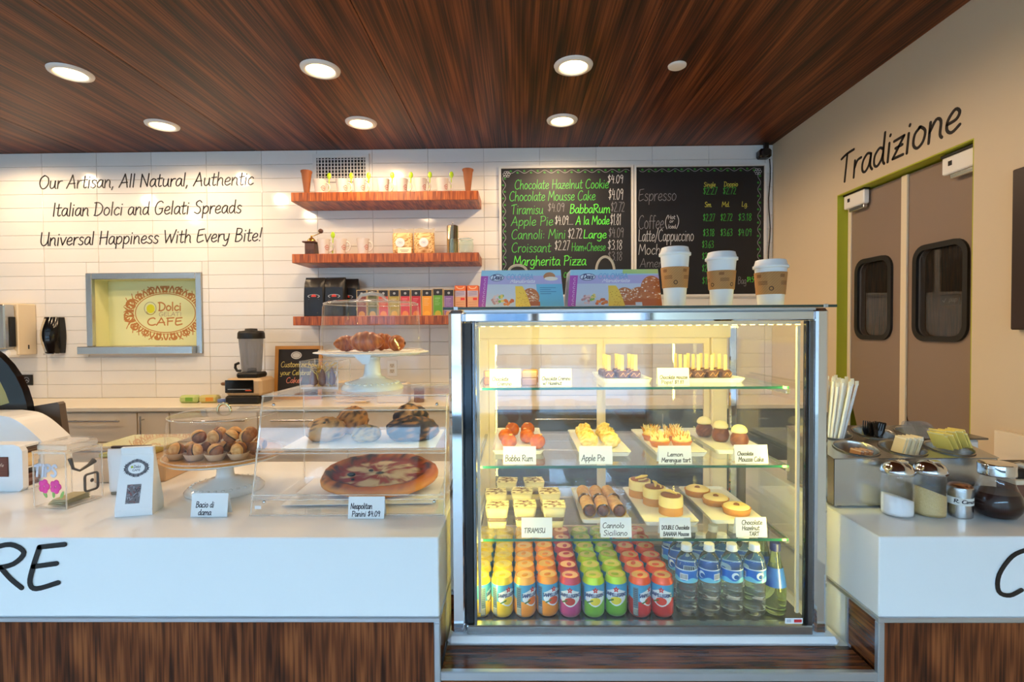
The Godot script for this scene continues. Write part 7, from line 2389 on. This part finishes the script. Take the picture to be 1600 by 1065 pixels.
# ---------- two-tier acrylic bread case with the second cake stand on top ----------
func build_acrylic():
	var x0 = -0.775
	var x1 = -0.215
	var yb = CT
	var yt = 1.224
	var zf0 = -1.448
	var zf1 = -1.530
	var zb = -1.82
	var t = thing("bread_case", "two-tier clear acrylic bread case with sloping front", "display case")
	var e = 0.004
	var side = [Vector2(-zf0, yb), Vector2(-zf1, yt), Vector2(-zb, yt), Vector2(-zb, yb)]
	for x in [x0 + e, x1]:
		# side panels lie in the zy plane
		var g = Geo.new()
		prism(g, side, e)
		part("side_panel", g, M.acrylic, t, Vector3(x, 0, 0), Vector3(0, PI / 2, 0))
	part("base_panel", bx(x0 + e, x1 - e, yb, yb + 0.005, zb, zf0 - 0.004), M.acrylic, t)
	part("top_panel", bx(x0, x1, yt, yt + 0.005, zb, zf1), M.acrylic, t)
	part("back_panel", bx(x0 + e, x1 - e, yb, yt, zb, zb + e), M.acrylic, t)
	part("shelf_panel", bx(x0 + e, x1 - e, 1.062, 1.067, zb + e, -1.502), M.acrylic, t)
	var zat = func(y): return zf0 + (zf1 - zf0) * (y - yb) / (yt - yb)
	var lip = func(name_, ya, yc, off):
		var g = Geo.new()
		var P = [[Vector3(x0 + e, ya, zat.call(ya) + off), Vector3(x1 - e, ya, zat.call(ya) + off)], [Vector3(x0 + e, yc, zat.call(yc) + off), Vector3(x1 - e, yc, zat.call(yc) + off)]]
		grid(g, P)
		return part(name_, g, M.acrylic, t)
	lip.call("front_lip", yb, 0.948, 0.0)
	lip.call("lower_door", 0.936, 1.070, 0.006)
	lip.call("upper_door", 1.074, 1.186, 0.006)
	lip.call("top_strip", 1.180, yt, 0.0)
	# polished edges of the sheets, which show as pale lines
	var g = Geo.new()
	for y in [yb + 0.002, 0.936, 0.948, 1.062, 1.072, 1.184, yt + 0.002]:
		tube(g, [Vector3(x0, y, zat.call(y) + 0.004), Vector3(x1, y, zat.call(y) + 0.004)], 0.0021, 6)
	for x in [x0 + 0.002, x1 - 0.002]:
		tube(g, [Vector3(x, yb, zf0), Vector3(x, yt, zf1)], 0.0028, 6)
		tube(g, [Vector3(x, yt + 0.002, zf1), Vector3(x, yt + 0.002, zb)], 0.0024, 6)
		tube(g, [Vector3(x, yb, zb), Vector3(x, yt, zb)], 0.0024, 6)
	tube(g, [Vector3(x0, yt + 0.002, zb), Vector3(x1, yt + 0.002, zb)], 0.0024, 6)
	part("polished_edges", g, M.clear_edge, t)
	for x in [x0 + 0.04, x1 - 0.03]:
		for y in [0.93, 1.20]:
			part("hinge_pin", lat([[0.0, 0.0], [0.005, 0.0], [0.005, 0.004], [0.0, 0.005]], 10), M.chrome, t, Vector3(x, y, zat.call(y) + 0.004), Vector3(PI / 2, 0, 0))
	part("maker_sticker", sized(Vector3(0.018, 0.010, 0.0005), 0.0, Vector3(x0 + 0.022, 0.915, zat.call(0.915) + 0.003)), M.paper, t)
	# white papers under the bread
	var pw = [["sheet of white paper under the big flatbread", Vector3(-0.49, CT + 0.0056, -1.66), Vector3(0.46, 0.0012, 0.28)], ["sheet of white paper under the rolls in the upper tier", Vector3(-0.49, 1.0676, -1.66), Vector3(0.46, 0.0012, 0.27)]]
	for k in 2:
		var p = thing("paper_sheet", pw[k][0], "paper", pw[k][1], 0.04, "paper sheets in the bread case")
		part("sheet", sized(pw[k][2], 0.0, Vector3(0, 0.0006, 0)), M.paper, p)
	# flatbread: oval with a high crust, tomato and melted cheese
	var fb = thing("flatbread", "large oval flatbread with tomato, cheese and charred rim", "bread", Vector3(-0.455, CT + 0.0070, -1.655), 0.12)
	g = Geo.new()
	var nz = FastNoiseLite.new()
	nz.seed = 21
	nz.frequency = 1.0
	var P = []
	var K = []
	var rings = [[0.90, 0.0], [0.99, 0.008], [1.0, 0.018], [0.965, 0.031], [0.90, 0.037], [0.83, 0.034], [0.76, 0.026], [0.70, 0.022], [0.62, 0.021], [0.52, 0.022], [0.40, 0.023], [0.28, 0.024], [0.15, 0.024], [0.0, 0.024]]
	for i in rings.size():
		var row = []
		var kr = []
		for q in 72:
			var a = TAU * q / 72.0
			var s = rings[i][0]
			var wob = 1.0 + 0.05 * nz.get_noise_2d(cos(a) * 1.3 + 4.0, sin(a) * 1.3)
			var x = cos(a) * 0.187 * s * wob
			var z = sin(a) * 0.108 * s * wob
			var n1 = nz.get_noise_2d(x * 26.0, z * 26.0)
			var n2 = nz.get_noise_2d(x * 60.0 + 30.0, z * 60.0)
			var y = rings[i][1] + (0.004 * n1 if i > 2 else 0.0) + (0.005 * max(0.0, n2) if i > 7 else 0.0)
			# the whole bread leans up at the back
			row.append(Vector3(x, y + max(0.0, -z + 0.108) * 0.30, z))
			var c = lin(206, 124, 52)
			if i <= 2:
				c = lin(214, 138, 62)
			elif i <= 5:
				var burn = smoothstep(0.0, 0.3, nz.get_noise_2d(cos(a) * 2.4 + 9.0, sin(a) * 2.4) + 0.5 * n2 + (0.25 if i >= 5 else -0.05))
				c = lin(190, 98, 34).lerp(lin(58, 26, 15), burn)
			elif i <= 7:
				c = lin(150, 46, 20).lerp(lin(88, 34, 18), smoothstep(0.0, 0.4, n2))
			else:
				var cheese = smoothstep(-0.12, 0.06, nz.get_noise_2d(x * 17.0 + 3.0, z * 22.0 + 8.0) + 0.25 * n2)
				c = lin(160, 42, 20).lerp(lin(226, 190, 136), cheese)
				if n2 > 0.42:
					c = lin(150, 92, 50)
			kr.append(c)
		P.append(row)
		K.append(kr)
	grid(g, P, true, K)
	part("bread", g, vmat(0.5), fb)
	var olive = mat(Color8(44, 46, 34), 0.3)
	for o in [[-0.088, 0.018, 0.013], [-0.03, -0.005, 0.008], [-0.08, 0.04, 0.006]]:
		part("olive", bl(Vector3(o[2], o[2] * 0.5, o[2] * 0.8), 0.2, 3.0, 4), olive, fb, Vector3(o[0], 0.026 + (-o[1] + 0.108) * 0.30, o[1]))
	card("card reading Neapolitan Panini on the bread case front", Vector3(-0.432, CT, -1.420), 0.102, 0.060, [["Neapolitan", 0.06, 0.66, 0.56, 0.26], ["Panini $4.09", 0.1, 0.88, 0.9, 0.24]])
	# rolls in the upper tier
	var roll = vmat(0.6)
	var RL = [
		["olive-speckled round roll at the left of the upper tier, front", Vector3(-0.625, 1.0692, -1.64), Vector3(0.062, 0.040, 0.060), lin(206, 158, 104), lin(104, 84, 72), 3.4, 0.60, 1],
		["olive-speckled round roll leaning behind the left one", Vector3(-0.575, 1.0692, -1.755), Vector3(0.058, 0.050, 0.050), lin(196, 136, 78), lin(88, 70, 60), 3.0, 0.58, 2],
		["small speckled roll in the middle of the upper tier", Vector3(-0.488, 1.0692, -1.62), Vector3(0.050, 0.028, 0.046), lin(196, 160, 100), lin(92, 86, 74), 3.8, 0.56, 3],
		["dark-topped roll at the back right of the upper tier", Vector3(-0.372, 1.0692, -1.745), Vector3(0.062, 0.055, 0.048), lin(206, 150, 92), lin(50, 46, 50), 1.8, 0.46, 4],
		["dark-topped long roll at the front right of the upper tier", Vector3(-0.345, 1.0692, -1.635), Vector3(0.084, 0.042, 0.054), lin(56, 52, 56), lin(176, 118, 66), 3.6, 0.60, 6]]
	for o in RL:
		var p = thing("bread_roll", o[0], "bread roll", o[1], o[7] * 0.6 if o[7] < 4 else 0.1, "rolls in the upper tier")
		part("crumb", bl(o[2], 0.16, 2.2, o[7] * 7, o[3], o[4], o[5], o[6], 28, 18, 0.8, 0.07), roll, p)
		for q in 7:
			var a = q * 2.4 + o[7]
			var d = Vector3(cos(a) * 0.62, 0.72, sin(a) * 0.62).normalized()
			part("olive_piece", bl(Vector3(0.007, 0.004, 0.005), 0.3, 3.0, q), olive, p, Vector3(d.x * o[2].x * 0.9, o[2].y * (0.8 + d.y * 0.92) - 0.004, d.z * o[2].z * 0.9), Vector3(0, a, 0))
	# second stand
	var C = Vector3(-0.482, yt + 0.0053, -1.675)
	cake_stand("white pedestal stand with croissants on top of bread case", C, 0.158, 0.120, 0.098)
	var b = thing("cake_board", "white cardboard square under the croissants", "board", C + Vector3(0, 0.1203, 0))
	part("sheet", lat([[0.0, 0.0], [0.182, 0.0], [0.184, 0.0012], [0.182, 0.0024], [0.0, 0.0024]], 48), M.paper, b)
	part("hanging_corner", pri([Vector2(-0.035, 0.0), Vector2(0.02, 0.0), Vector2(0.012, -0.026), Vector2(-0.006, -0.028)], 0.001), M.paper, b, Vector3(0.03, 0.0, 0.1835))
	dome("clear dome with low handle over the croissants", C + Vector3(0, 0.1229, 0), 0.160, 0.168, "bar")
	var crm = vmat(0.35)
	var CR = [["croissant at the left under the dome", Vector3(-0.082, 0, 0.02), 1.1, 0.9], ["large croissant in the middle front under the dome", Vector3(0.0, 0, 0.062), 0.0, 1.12], ["croissant at the right under the dome", Vector3(0.088, 0, 0.01), -1.0, 0.9], ["croissant at the back under the dome", Vector3(0.01, 0, -0.075), 0.2, 1.0]]
	for k in 4:
		var p = thing("croissant", CR[k][0], "croissant", C + Vector3(0, 0.1231, 0) + CR[k][1], CR[k][2], "croissants")
		g = Geo.new()
		P = []
		K = []
		for i in 41:
			var u = i / 40.0
			var a = (u - 0.5) * 1.7
			var sc = CR[k][3]
			var cen = Vector3(sin(a) * 0.062, 0, (cos(a) - 0.85) * 0.045) * sc
			var fat = pow(sin(PI * clamp(u, 0.02, 0.98)), 0.6)
			var ridge = 0.90 + 0.10 * abs(sin(u * PI * 5.0))
			var rad = 0.030 * fat * ridge * sc
			var dir = Vector3(cos(a), 0, -sin(a) * 0.7).normalized()
			var sd = Vector3(-dir.z, 0, dir.x)
			var row = []
			var kr = []
			for q in 16:
				var th = TAU * q / 16.0
				row.append(cen + Vector3(0, 0.0295 * sc * 0.92, 0) + (sd * cos(th) + Vector3(0, 1, 0) * sin(th)) * rad)
				var m = nz.get_noise_3d(u * 26.0, cos(th) * 1.5, sin(th) * 1.5)
				var groove = 1.0 - abs(sin(u * PI * 5.0))
				kr.append(lin(196, 104, 42).lerp(lin(122, 54, 24), clamp(0.35 + m, 0.0, 1.0)).lerp(lin(206, 128, 62), clamp(groove * 1.2 - 0.5, 0.0, 0.8)))
			P.append(row)
			K.append(kr)
		var low = 1e9
		for row in P:
			for v in row:
				low = min(low, v.y)
		for row in P:
			for i in row.size():
				row[i] = row[i] - Vector3(0, low, 0)
		grid(g, P, true, K)
		part("pastry", g, crm, p)
	# glass cube with dried grass and cones on the case's top
	var cube = thing("glass_cube", "clear glass cube with dried grass on the bread case", "vase", Vector3(-0.655, yt + 0.0053, -1.725))
	var s = 0.062
	for q in [[-s, s, s - 0.003, s, "wall"], [-s, s, -s, -s + 0.003, "wall"], [-s, -s + 0.003, -s + 0.003, s - 0.003, "wall"], [s - 0.003, s, -s + 0.003, s - 0.003, "wall"]]:
		part("wall", bx(q[0], q[1], 0.0, 0.093, q[2], q[3]), M.acrylic, cube)
	part("floor", bx(-s + 0.003, s - 0.003, 0.0, 0.008, -s + 0.003, s - 0.003), M.clear_edge, cube)
	g = Geo.new()
	for x in [-s, s]:
		for z in [-s, s]:
			tube(g, [Vector3(x, 0.0, z), Vector3(x, 0.093, z)], 0.0016, 5)
	tube(g, [Vector3(-s, 0.093, -s), Vector3(s, 0.093, -s), Vector3(s, 0.093, s), Vector3(-s, 0.093, s)], 0.0016, 5, true)
	part("polished_edges", g, M.clear_edge, cube)
	var rr = RandomNumberGenerator.new()
	rr.seed = 3
	var straw = mat(Color8(222, 184, 84), 0.7)
	var bun = thing("dried_grass", "tuft of yellow dried grass inside the glass cube", "dried grass", Vector3(-0.655, yt + 0.0137, -1.725))
	for q in 44:
		var a = Vector3(rr.randf_range(-0.03, 0.03), 0.0, rr.randf_range(-0.03, 0.03))
		var m = a + Vector3(rr.randf_range(-0.016, 0.016), 0.04, rr.randf_range(-0.016, 0.016))
		var z = Vector3(rr.randf_range(-0.054, 0.054), 0.055 + rr.randf() * 0.024, rr.randf_range(-0.054, 0.054))
		part("blade", tub([a, m, z], [0.0022, 0.0024, 0.0010], 5), straw, bun)
	var brown = mat(Color8(140, 92, 62), 0.7)
	for q in 4:
		var p = thing("chocolate_leaf", "brown seed pod in the glass cube, %s of four" % ORD[q], "seed pod", Vector3(-0.655 + [-0.03, 0.0, 0.03, 0.012][q], yt + 0.0137, -1.725 + [0.028, 0.034, 0.026, -0.02][q]), q * 1.0, "seed pods in the glass cube")
		part("pod", lat([[0.0, 0.0], [0.012, 0.006], [0.015, 0.02], [0.011, 0.04], [0.003, 0.056], [0.0, 0.058]], 10, Vector3.ZERO, 1.0, 0.7), brown, p)

# ---------- on the right counter ----------
func build_right_counter():
	# steel condiment box, top rising to the back, six round wells
	var t = thing("condiment_box", "stainless steel condiment box with six round wells", "condiment box")
	var x0 = 0.915
	var x1 = 1.385
	var zf = -1.495
	var zb = -1.755
	var yf = 1.040
	var yk = 1.085
	var g = Geo.new()
	var foot = CT + 0.008
	var end_poly = [Vector2(-zf, foot), Vector2(-zf, yf - 0.003), Vector2(-zb, yk - 0.003), Vector2(-zb, foot)]
	part("front_panel", bx(x0, x1, foot, yf - 0.003, zf - 0.002, zf), M.steel, t)
	part("back_panel", bx(x0, x1, foot, yk - 0.003, zb, zb + 0.002), M.steel, t)
	part("bottom_panel", bx(x0, x1, foot, foot + 0.002, zb + 0.002, zf - 0.002), M.steel, t)
	for x in [x0 + 0.002, x1]:
		prism(g, end_poly, 0.002)
		part("end_panel", g, M.steel, t, Vector3(x, 0, 0), Vector3(0, PI / 2, 0))
		g = Geo.new()
	for x in [x0 + 0.03, x1 - 0.03]:
		for z in [zf - 0.03, zb + 0.03]:
			part("foot", lat([[0.0, 0.0], [0.011, 0.0], [0.012, 0.0078], [0.0, 0.0078]], 12), M.black_rubber, t, Vector3(x, CT, z))
	var slope = atan2(yk - yf, zf - zb)
	var ytop = func(z): return yf + (yk - yf) * (zf - z) / (zf - zb) + 0.001
	var wells = []
	for r in 2:
		for c in 3:
			wells.append(Vector3(1.022 + c * 0.140, 0, zf - 0.067 - r * 0.126))
	# the top in six squares, each with a round hole and a cup hanging in it
	var cup_m = lat([[0.0625, 0.003], [0.0605, 0.0045], [0.058, 0.003], [0.055, -0.004], [0.048, -0.055], [0.044, -0.060], [0.0, -0.060]], 40).mesh()
	for k in 6:
		var w = wells[k]
		var xa = x0 - 0.003 if k % 3 == 0 else w.x - 0.070
		var xb = x1 + 0.003 if k % 3 == 2 else w.x + 0.070
		var za = zf + 0.003 if k < 3 else w.z + 0.063
		var zc = zb - 0.003 if k >= 3 else w.z - 0.063
		var rin = []
		var rout = []
		for q in 40:
			var d = Vector2.from_angle(TAU * q / 40.0)
			rin.append(d * 0.058)
			var kk = 1e9
			if d.x > 1e-6: kk = min(kk, (xb - w.x) / d.x)
			if d.x < -1e-6: kk = min(kk, (xa - w.x) / d.x)
			if d.y > 1e-6: kk = min(kk, (w.z - zc) / d.y)
			if d.y < -1e-6: kk = min(kk, (w.z - za) / d.y)
			rout.append(d * kk)
		for q in [Vector2(xa - w.x, w.z - za), Vector2(xb - w.x, w.z - za), Vector2(xb - w.x, w.z - zc), Vector2(xa - w.x, w.z - zc)]:
			var best = 0
			for i in 40:
				if rout[i].distance_to(q) < rout[best].distance_to(q):
					best = i
			rout[best] = q
		part("top_plate", ring_frame(rout, rin, 0.002), M.steel, t, Vector3(w.x, ytop.call(w.z), w.z), Vector3(-PI / 2 + slope, 0, 0))
		part("well", cup_m, M.steel, t, Vector3(w.x, ytop.call(w.z), w.z), Vector3(slope, 0, 0))
	var rr = RandomNumberGenerator.new()
	rr.seed = 14
	var lay = func(called, label, cat, grp, w, size, col, poses):
		var m = mat(col, 0.75)
		var me = sized(size, 0.0005).mesh()
		var cr = mat(col.lerp(WHITE, 0.45), 0.75)
		var crimp = sized(Vector3(size.x * 1.01, 0.004, size.z * 1.01), 0.0, Vector3(0, size.y * 0.5 - 0.004, 0)).mesh()
		var o0 = null
		for k in poses.size():
			var at = Vector3(wells[w].x, ytop.call(wells[w].z), wells[w].z) + poses[k][0]
			var lab = "%s, %s from the left" % [label, ORD[k]]
			var o
			if o0 == null:
				o = thing(called, lab, cat, at, 0.0, grp)
				part("packet", me, m, o)
				part("crimp", crimp, cr, o)
				o0 = o
			else:
				o = copy_of(o0, called, lab, at)
			o.rotation = poses[k][1]
	var ps = []
	for k in 11:
		ps.append([Vector3(-0.012 + k * 0.0050, 0.006 + 0.002 * sin(k * 2.0), 0.004 * sin(k * 1.7)), Vector3(0.03 * sin(k * 3.0), 0.05 * sin(k * 2.1), -0.30)])
	lay.call("sugar_packet", "tan sugar packet standing in the front middle well", "packet", "tan sugar packets", 1, Vector3(0.0040, 0.062, 0.046), Color8(222, 204, 166), ps)
	ps = []
	for k in 13:
		ps.append([Vector3(-0.032 + k * 0.0058, 0.026 + 0.0004 * k + 0.006 * sin(k * 4.1), 0.010 * sin(k * 2.6)), Vector3(0.0, 0.40, 0.60)])
	lay.call("sweetener_packet", "yellow sweetener packet in the front right well", "packet", "yellow sweetener packets", 2, Vector3(0.0034, 0.058, 0.044), Color8(240, 216, 112), ps)
	ps = []
	for k in 3:
		ps.append([Vector3(-0.004 + k * 0.014, -0.026, 0.004), Vector3(0, 0.2, -0.25)])
	lay.call("brown_packet", "brown packet standing in the front left well", "packet", "brown packets", 0, Vector3(0.010, 0.052, 0.040), Color8(166, 114, 80), ps)
	# black plastic forks
	var fm = mat(Color8(18, 18, 20), 0.3)
	var o0 = null
	var w = wells[4]
	for k in 11:
		var lab = "black plastic fork in the back middle well, %s of eleven" % ORD[k]
		var at = Vector3(w.x + rr.randf_range(-0.016, 0.016), ytop.call(w.z) - 0.030, w.z + rr.randf_range(-0.02, 0.03))
		var o
		if o0 == null:
			o = thing("plastic_fork", lab, "fork", at, 0.0, "black plastic forks")
			part("handle", tub([Vector3(0, -0.022, 0), Vector3(0, 0.022, 0)], [0.005, 0.004], 6), fm, o)
			part("head", pri([Vector2(-0.004, 0.02), Vector2(0.004, 0.02), Vector2(0.011, 0.036), Vector2(0.011, 0.042), Vector2(-0.011, 0.042), Vector2(-0.011, 0.036)], 0.002), fm, o)
			for q in 4:
				part("tine", bx(-0.0105 + q * 0.006, -0.0075 + q * 0.006, 0.042, 0.066, -0.002, 0.0), fm, o)
			o0 = o
		else:
			o = copy_of(o0, "plastic_fork", lab, at)
		o.rotation = Vector3(rr.randf_range(-0.2, 0.1), rr.randf() * 1.2 - 0.6, -0.05 + rr.randf_range(-0.3, 0.2))
	# clear lids in the back middle well
	var lm = pane(0.35, Color(0.8, 0.8, 0.82))
	var l0 = null
	for k in 6:
		var lab = "clear plastic cup lid in the back right well, %s from the left" % ORD[k]
		var at = Vector3(wells[5].x - 0.026 + k * 0.010, ytop.call(wells[5].z) + 0.010, wells[5].z)
		if l0 == null:
			l0 = thing("cup_lid", lab, "lid", at, 0.0, "clear cup lids")
			part("lid", lat([[0.0, 0.006], [0.022, 0.006], [0.024, 0.002], [0.030, 0.001], [0.031, 0.0]], 24), lm, l0)
			l0.rotation = Vector3(0, 0, -1.2)
		else:
			var o = copy_of(l0, "cup_lid", lab, at)
			o.rotation = Vector3(0.1 * sin(k), 0.1 * k, -1.2)
	# straws standing in the back left well
	var hold = Vector3(wells[3].x - 0.004, ytop.call(wells[3].z) - 0.058, wells[3].z)
	var sm = mat(Color8(240, 240, 238), 0.8)
	var tipm = mat(Color8(240, 234, 214), 0.8)
	for k in 34:
		var a = k * 2.399
		var d = 0.035 * sqrt((k + 0.5) / 34.0)
		var b = Vector3(cos(a) * d - 0.006, 0.0, sin(a) * d)
		var lean = Vector3(cos(a) * d * 0.9 + 0.022, 0, sin(a) * d * 0.7)
		var o = thing("drinking_straw", "paper-wrapped white straw standing in the back left well, %s" % ("inner bunch, %s" % ORD[k] if k < 17 else "outer ring, %s" % ORD[k - 17]), "straw", hold + b, 0.0, "paper-wrapped straws")
		var h = 0.222 + 0.012 * sin(k * 5.1)
		part("tube", tub([Vector3.ZERO, lean + Vector3(0, h, 0)], 0.0042, 8), sm, o)
		part("paper_end", sized(Vector3(0.011, 0.014, 0.002), 0.0, lean + Vector3(0, h + 0.005, 0)), tipm, o)
	# sugar pourers
	var pour = func(label, at, filling, level, slant):
		var j = thing("sugar_pourer", label, "sugar jar", at, 0.0, "glass sugar pourers")
		var g2 = Geo.new()
		var P = []
		for e in [[0.038, 0.0], [0.0405, 0.004], [0.0395, 0.016], [0.0385, 0.02], [0.0395, 0.08], [0.0375, 0.112], [0.033, 0.119]]:
			var row = []
			for q in 48:
				var a = TAU * q / 48.0
				var flute = 1.0 + (0.022 * cos(a * 12.0) if e[1] > 0.018 and e[1] < 0.11 else 0.0)
				row.append(Vector3(cos(a) * e[0] * flute, e[1], sin(a) * e[0] * flute))
			P.append(row)
		grid(g2, P, true)
		part("glass", g2, pane(0.015, Color(0.9, 0.95, 0.95)), j)
		var g3 = Geo.new()
		P = []
		for e in [[0.0, 0.003], [0.0365, 0.003], [0.0375, 0.012], [0.0372, level], [0.0, level]]:
			var row = []
			for q in 32:
				var a = TAU * q / 32.0
				row.append(Vector3(cos(a) * e[0], e[1] + (-slant * cos(a) * (e[0] / 0.037) if e[1] >= level else 0.0), sin(a) * e[0]))
			P.append(row)
		grid(g3, P, true)
		part("sugar", g3, filling, j)
		part("chrome_lid", lat([[0.034, 0.117], [0.0415, 0.118], [0.042, 0.126], [0.040, 0.130], [0.034, 0.141], [0.022, 0.149], [0.010, 0.152], [0.0, 0.152]], 36), M.chrome, j)
		part("lid_flap", sized(Vector3(0.022, 0.004, 0.018), 0.001, Vector3(0.006, 0.152, 0.010)), M.chrome, j)
		return j
	pour.call("glass pourer of white sugar in front of the steel box", Vector3(1.062, CT, -1.445), mat(Color8(244, 246, 248), 0.9), 0.050, 0.010)
	var raw_im = picture(128, 128, Color8(214, 184, 122))
	for q in 2600:
		raw_im.set_pixel(rr.randi() % 128, rr.randi() % 128, Color8(236, 214, 160) if q % 2 == 0 else Color8(176, 140, 80))
	var raw = print_mat(raw_im, 0.9)
	raw.uv1_scale = Vector3(4, 2, 1)
	pour.call("glass pourer of raw brown sugar beside the white one", Vector3(1.152, CT, -1.445), raw, 0.068, 0.014)
	# cinnamon shaker
	t = thing("cinnamon_shaker", "small steel shaker with handwritten tape label", "shaker", Vector3(1.228, CT, -1.435))
	part("can", lat([[0.0, 0.0], [0.028, 0.0], [0.029, 0.002], [0.029, 0.062], [0.030, 0.064], [0.030, 0.080], [0.028, 0.083]], 30), M.steel, t)
	part("shaker_top", lat([[0.028, 0.083], [0.024, 0.089], [0.0, 0.092]], 28), mat(Color8(176, 120, 84), 0.25, 0.8), t)
	var im = picture(320, 56, Color8(232, 232, 224))
	write(im, "R. Cimarron", 100, 232, 38, 26, 4, Color8(30, 28, 34))
	var band = []
	for e in [0.036, 0.056]:
		band.append([0.0296, e])
	part("tape_label", lat(band, 30), print_mat(im, 0.8), t, Vector3.ZERO, Vector3(0, PI, 0))
	# syrup pitcher
	t = thing("syrup_pitcher", "round glass pitcher of dark syrup with chrome lid", "pitcher", Vector3(1.322, CT, -1.428))
	part("glass", lat([[0.030, 0.0], [0.046, 0.006], [0.058, 0.026], [0.060, 0.042], [0.054, 0.064], [0.042, 0.088], [0.036, 0.104], [0.035, 0.118]], 40), pane(0.015, Color(0.85, 0.8, 0.78)), t)
	part("syrup", lat([[0.0, 0.002], [0.030, 0.002], [0.045, 0.008], [0.0565, 0.027], [0.0585, 0.042], [0.0525, 0.064], [0.049, 0.071], [0.049, 0.071], [0.0, 0.071]], 40), syrup_mat(), t)
	part("chrome_lid", lat([[0.034, 0.116], [0.041, 0.117], [0.042, 0.121], [0.042, 0.146], [0.040, 0.150], [0.0, 0.152]], 36), M.chrome, t)
	part("pour_lever", tub([Vector3(0.036, 0.142, 0), Vector3(0.06, 0.146, 0.0), Vector3(0.092, 0.132, 0.01), Vector3(0.105, 0.118, 0.012)], [0.006, 0.007, 0.006, 0.004], 8), M.chrome, t)
	# brown box at the right edge with a black tray behind
	t = thing("napkin_box", "brown box at the right edge of the counter", "box", Vector3(1.50, CT, -1.56))
	part("box", bx(-0.055, 0.11, 0.0, 0.065, -0.06, 0.06, 0.003), mat(Color8(118, 78, 62), 0.5), t)
	part("cream_rim", bx(-0.058, 0.113, 0.0655, 0.08, -0.063, 0.063, 0.002), M.cream, t)
	part("black_insert", bx(-0.05, 0.105, 0.0805, 0.11, -0.055, 0.055, 0.004), M.black, t)
	# white napkins behind the steel box, in a steel holder
	t = thing("napkin_holder", "steel napkin holder with white napkins behind the condiment box", "holder", Vector3(1.53, CT, -1.86))
	part("tray", bx(-0.10, 0.09, 0.0, 0.02, -0.08, 0.08, 0.003), M.steel, t)
	part("napkins", bx(-0.085, 0.075, 0.0205, 0.135, -0.065, 0.065, 0.01), M.paper, t)
	part("cover", bx(-0.10, 0.09, 0.1355, 0.142, -0.08, 0.08, 0.002), M.dark_steel, t)

func syrup_mat():
	var m = mat(Color8(34, 8, 4), 0.3)
	m.metallic_specular = 0.15
	return m

func _ready():
	setup_view()
	make_font()
	make_materials()
	build_room()
	build_doorway()
	build_counters()
	build_back_counter()
	build_back_wall()
	build_shelves()
	build_case()
	build_case_food()
	build_drinks()
	build_case_top()
	build_left_counter()
	build_acrylic()
	build_right_counter()
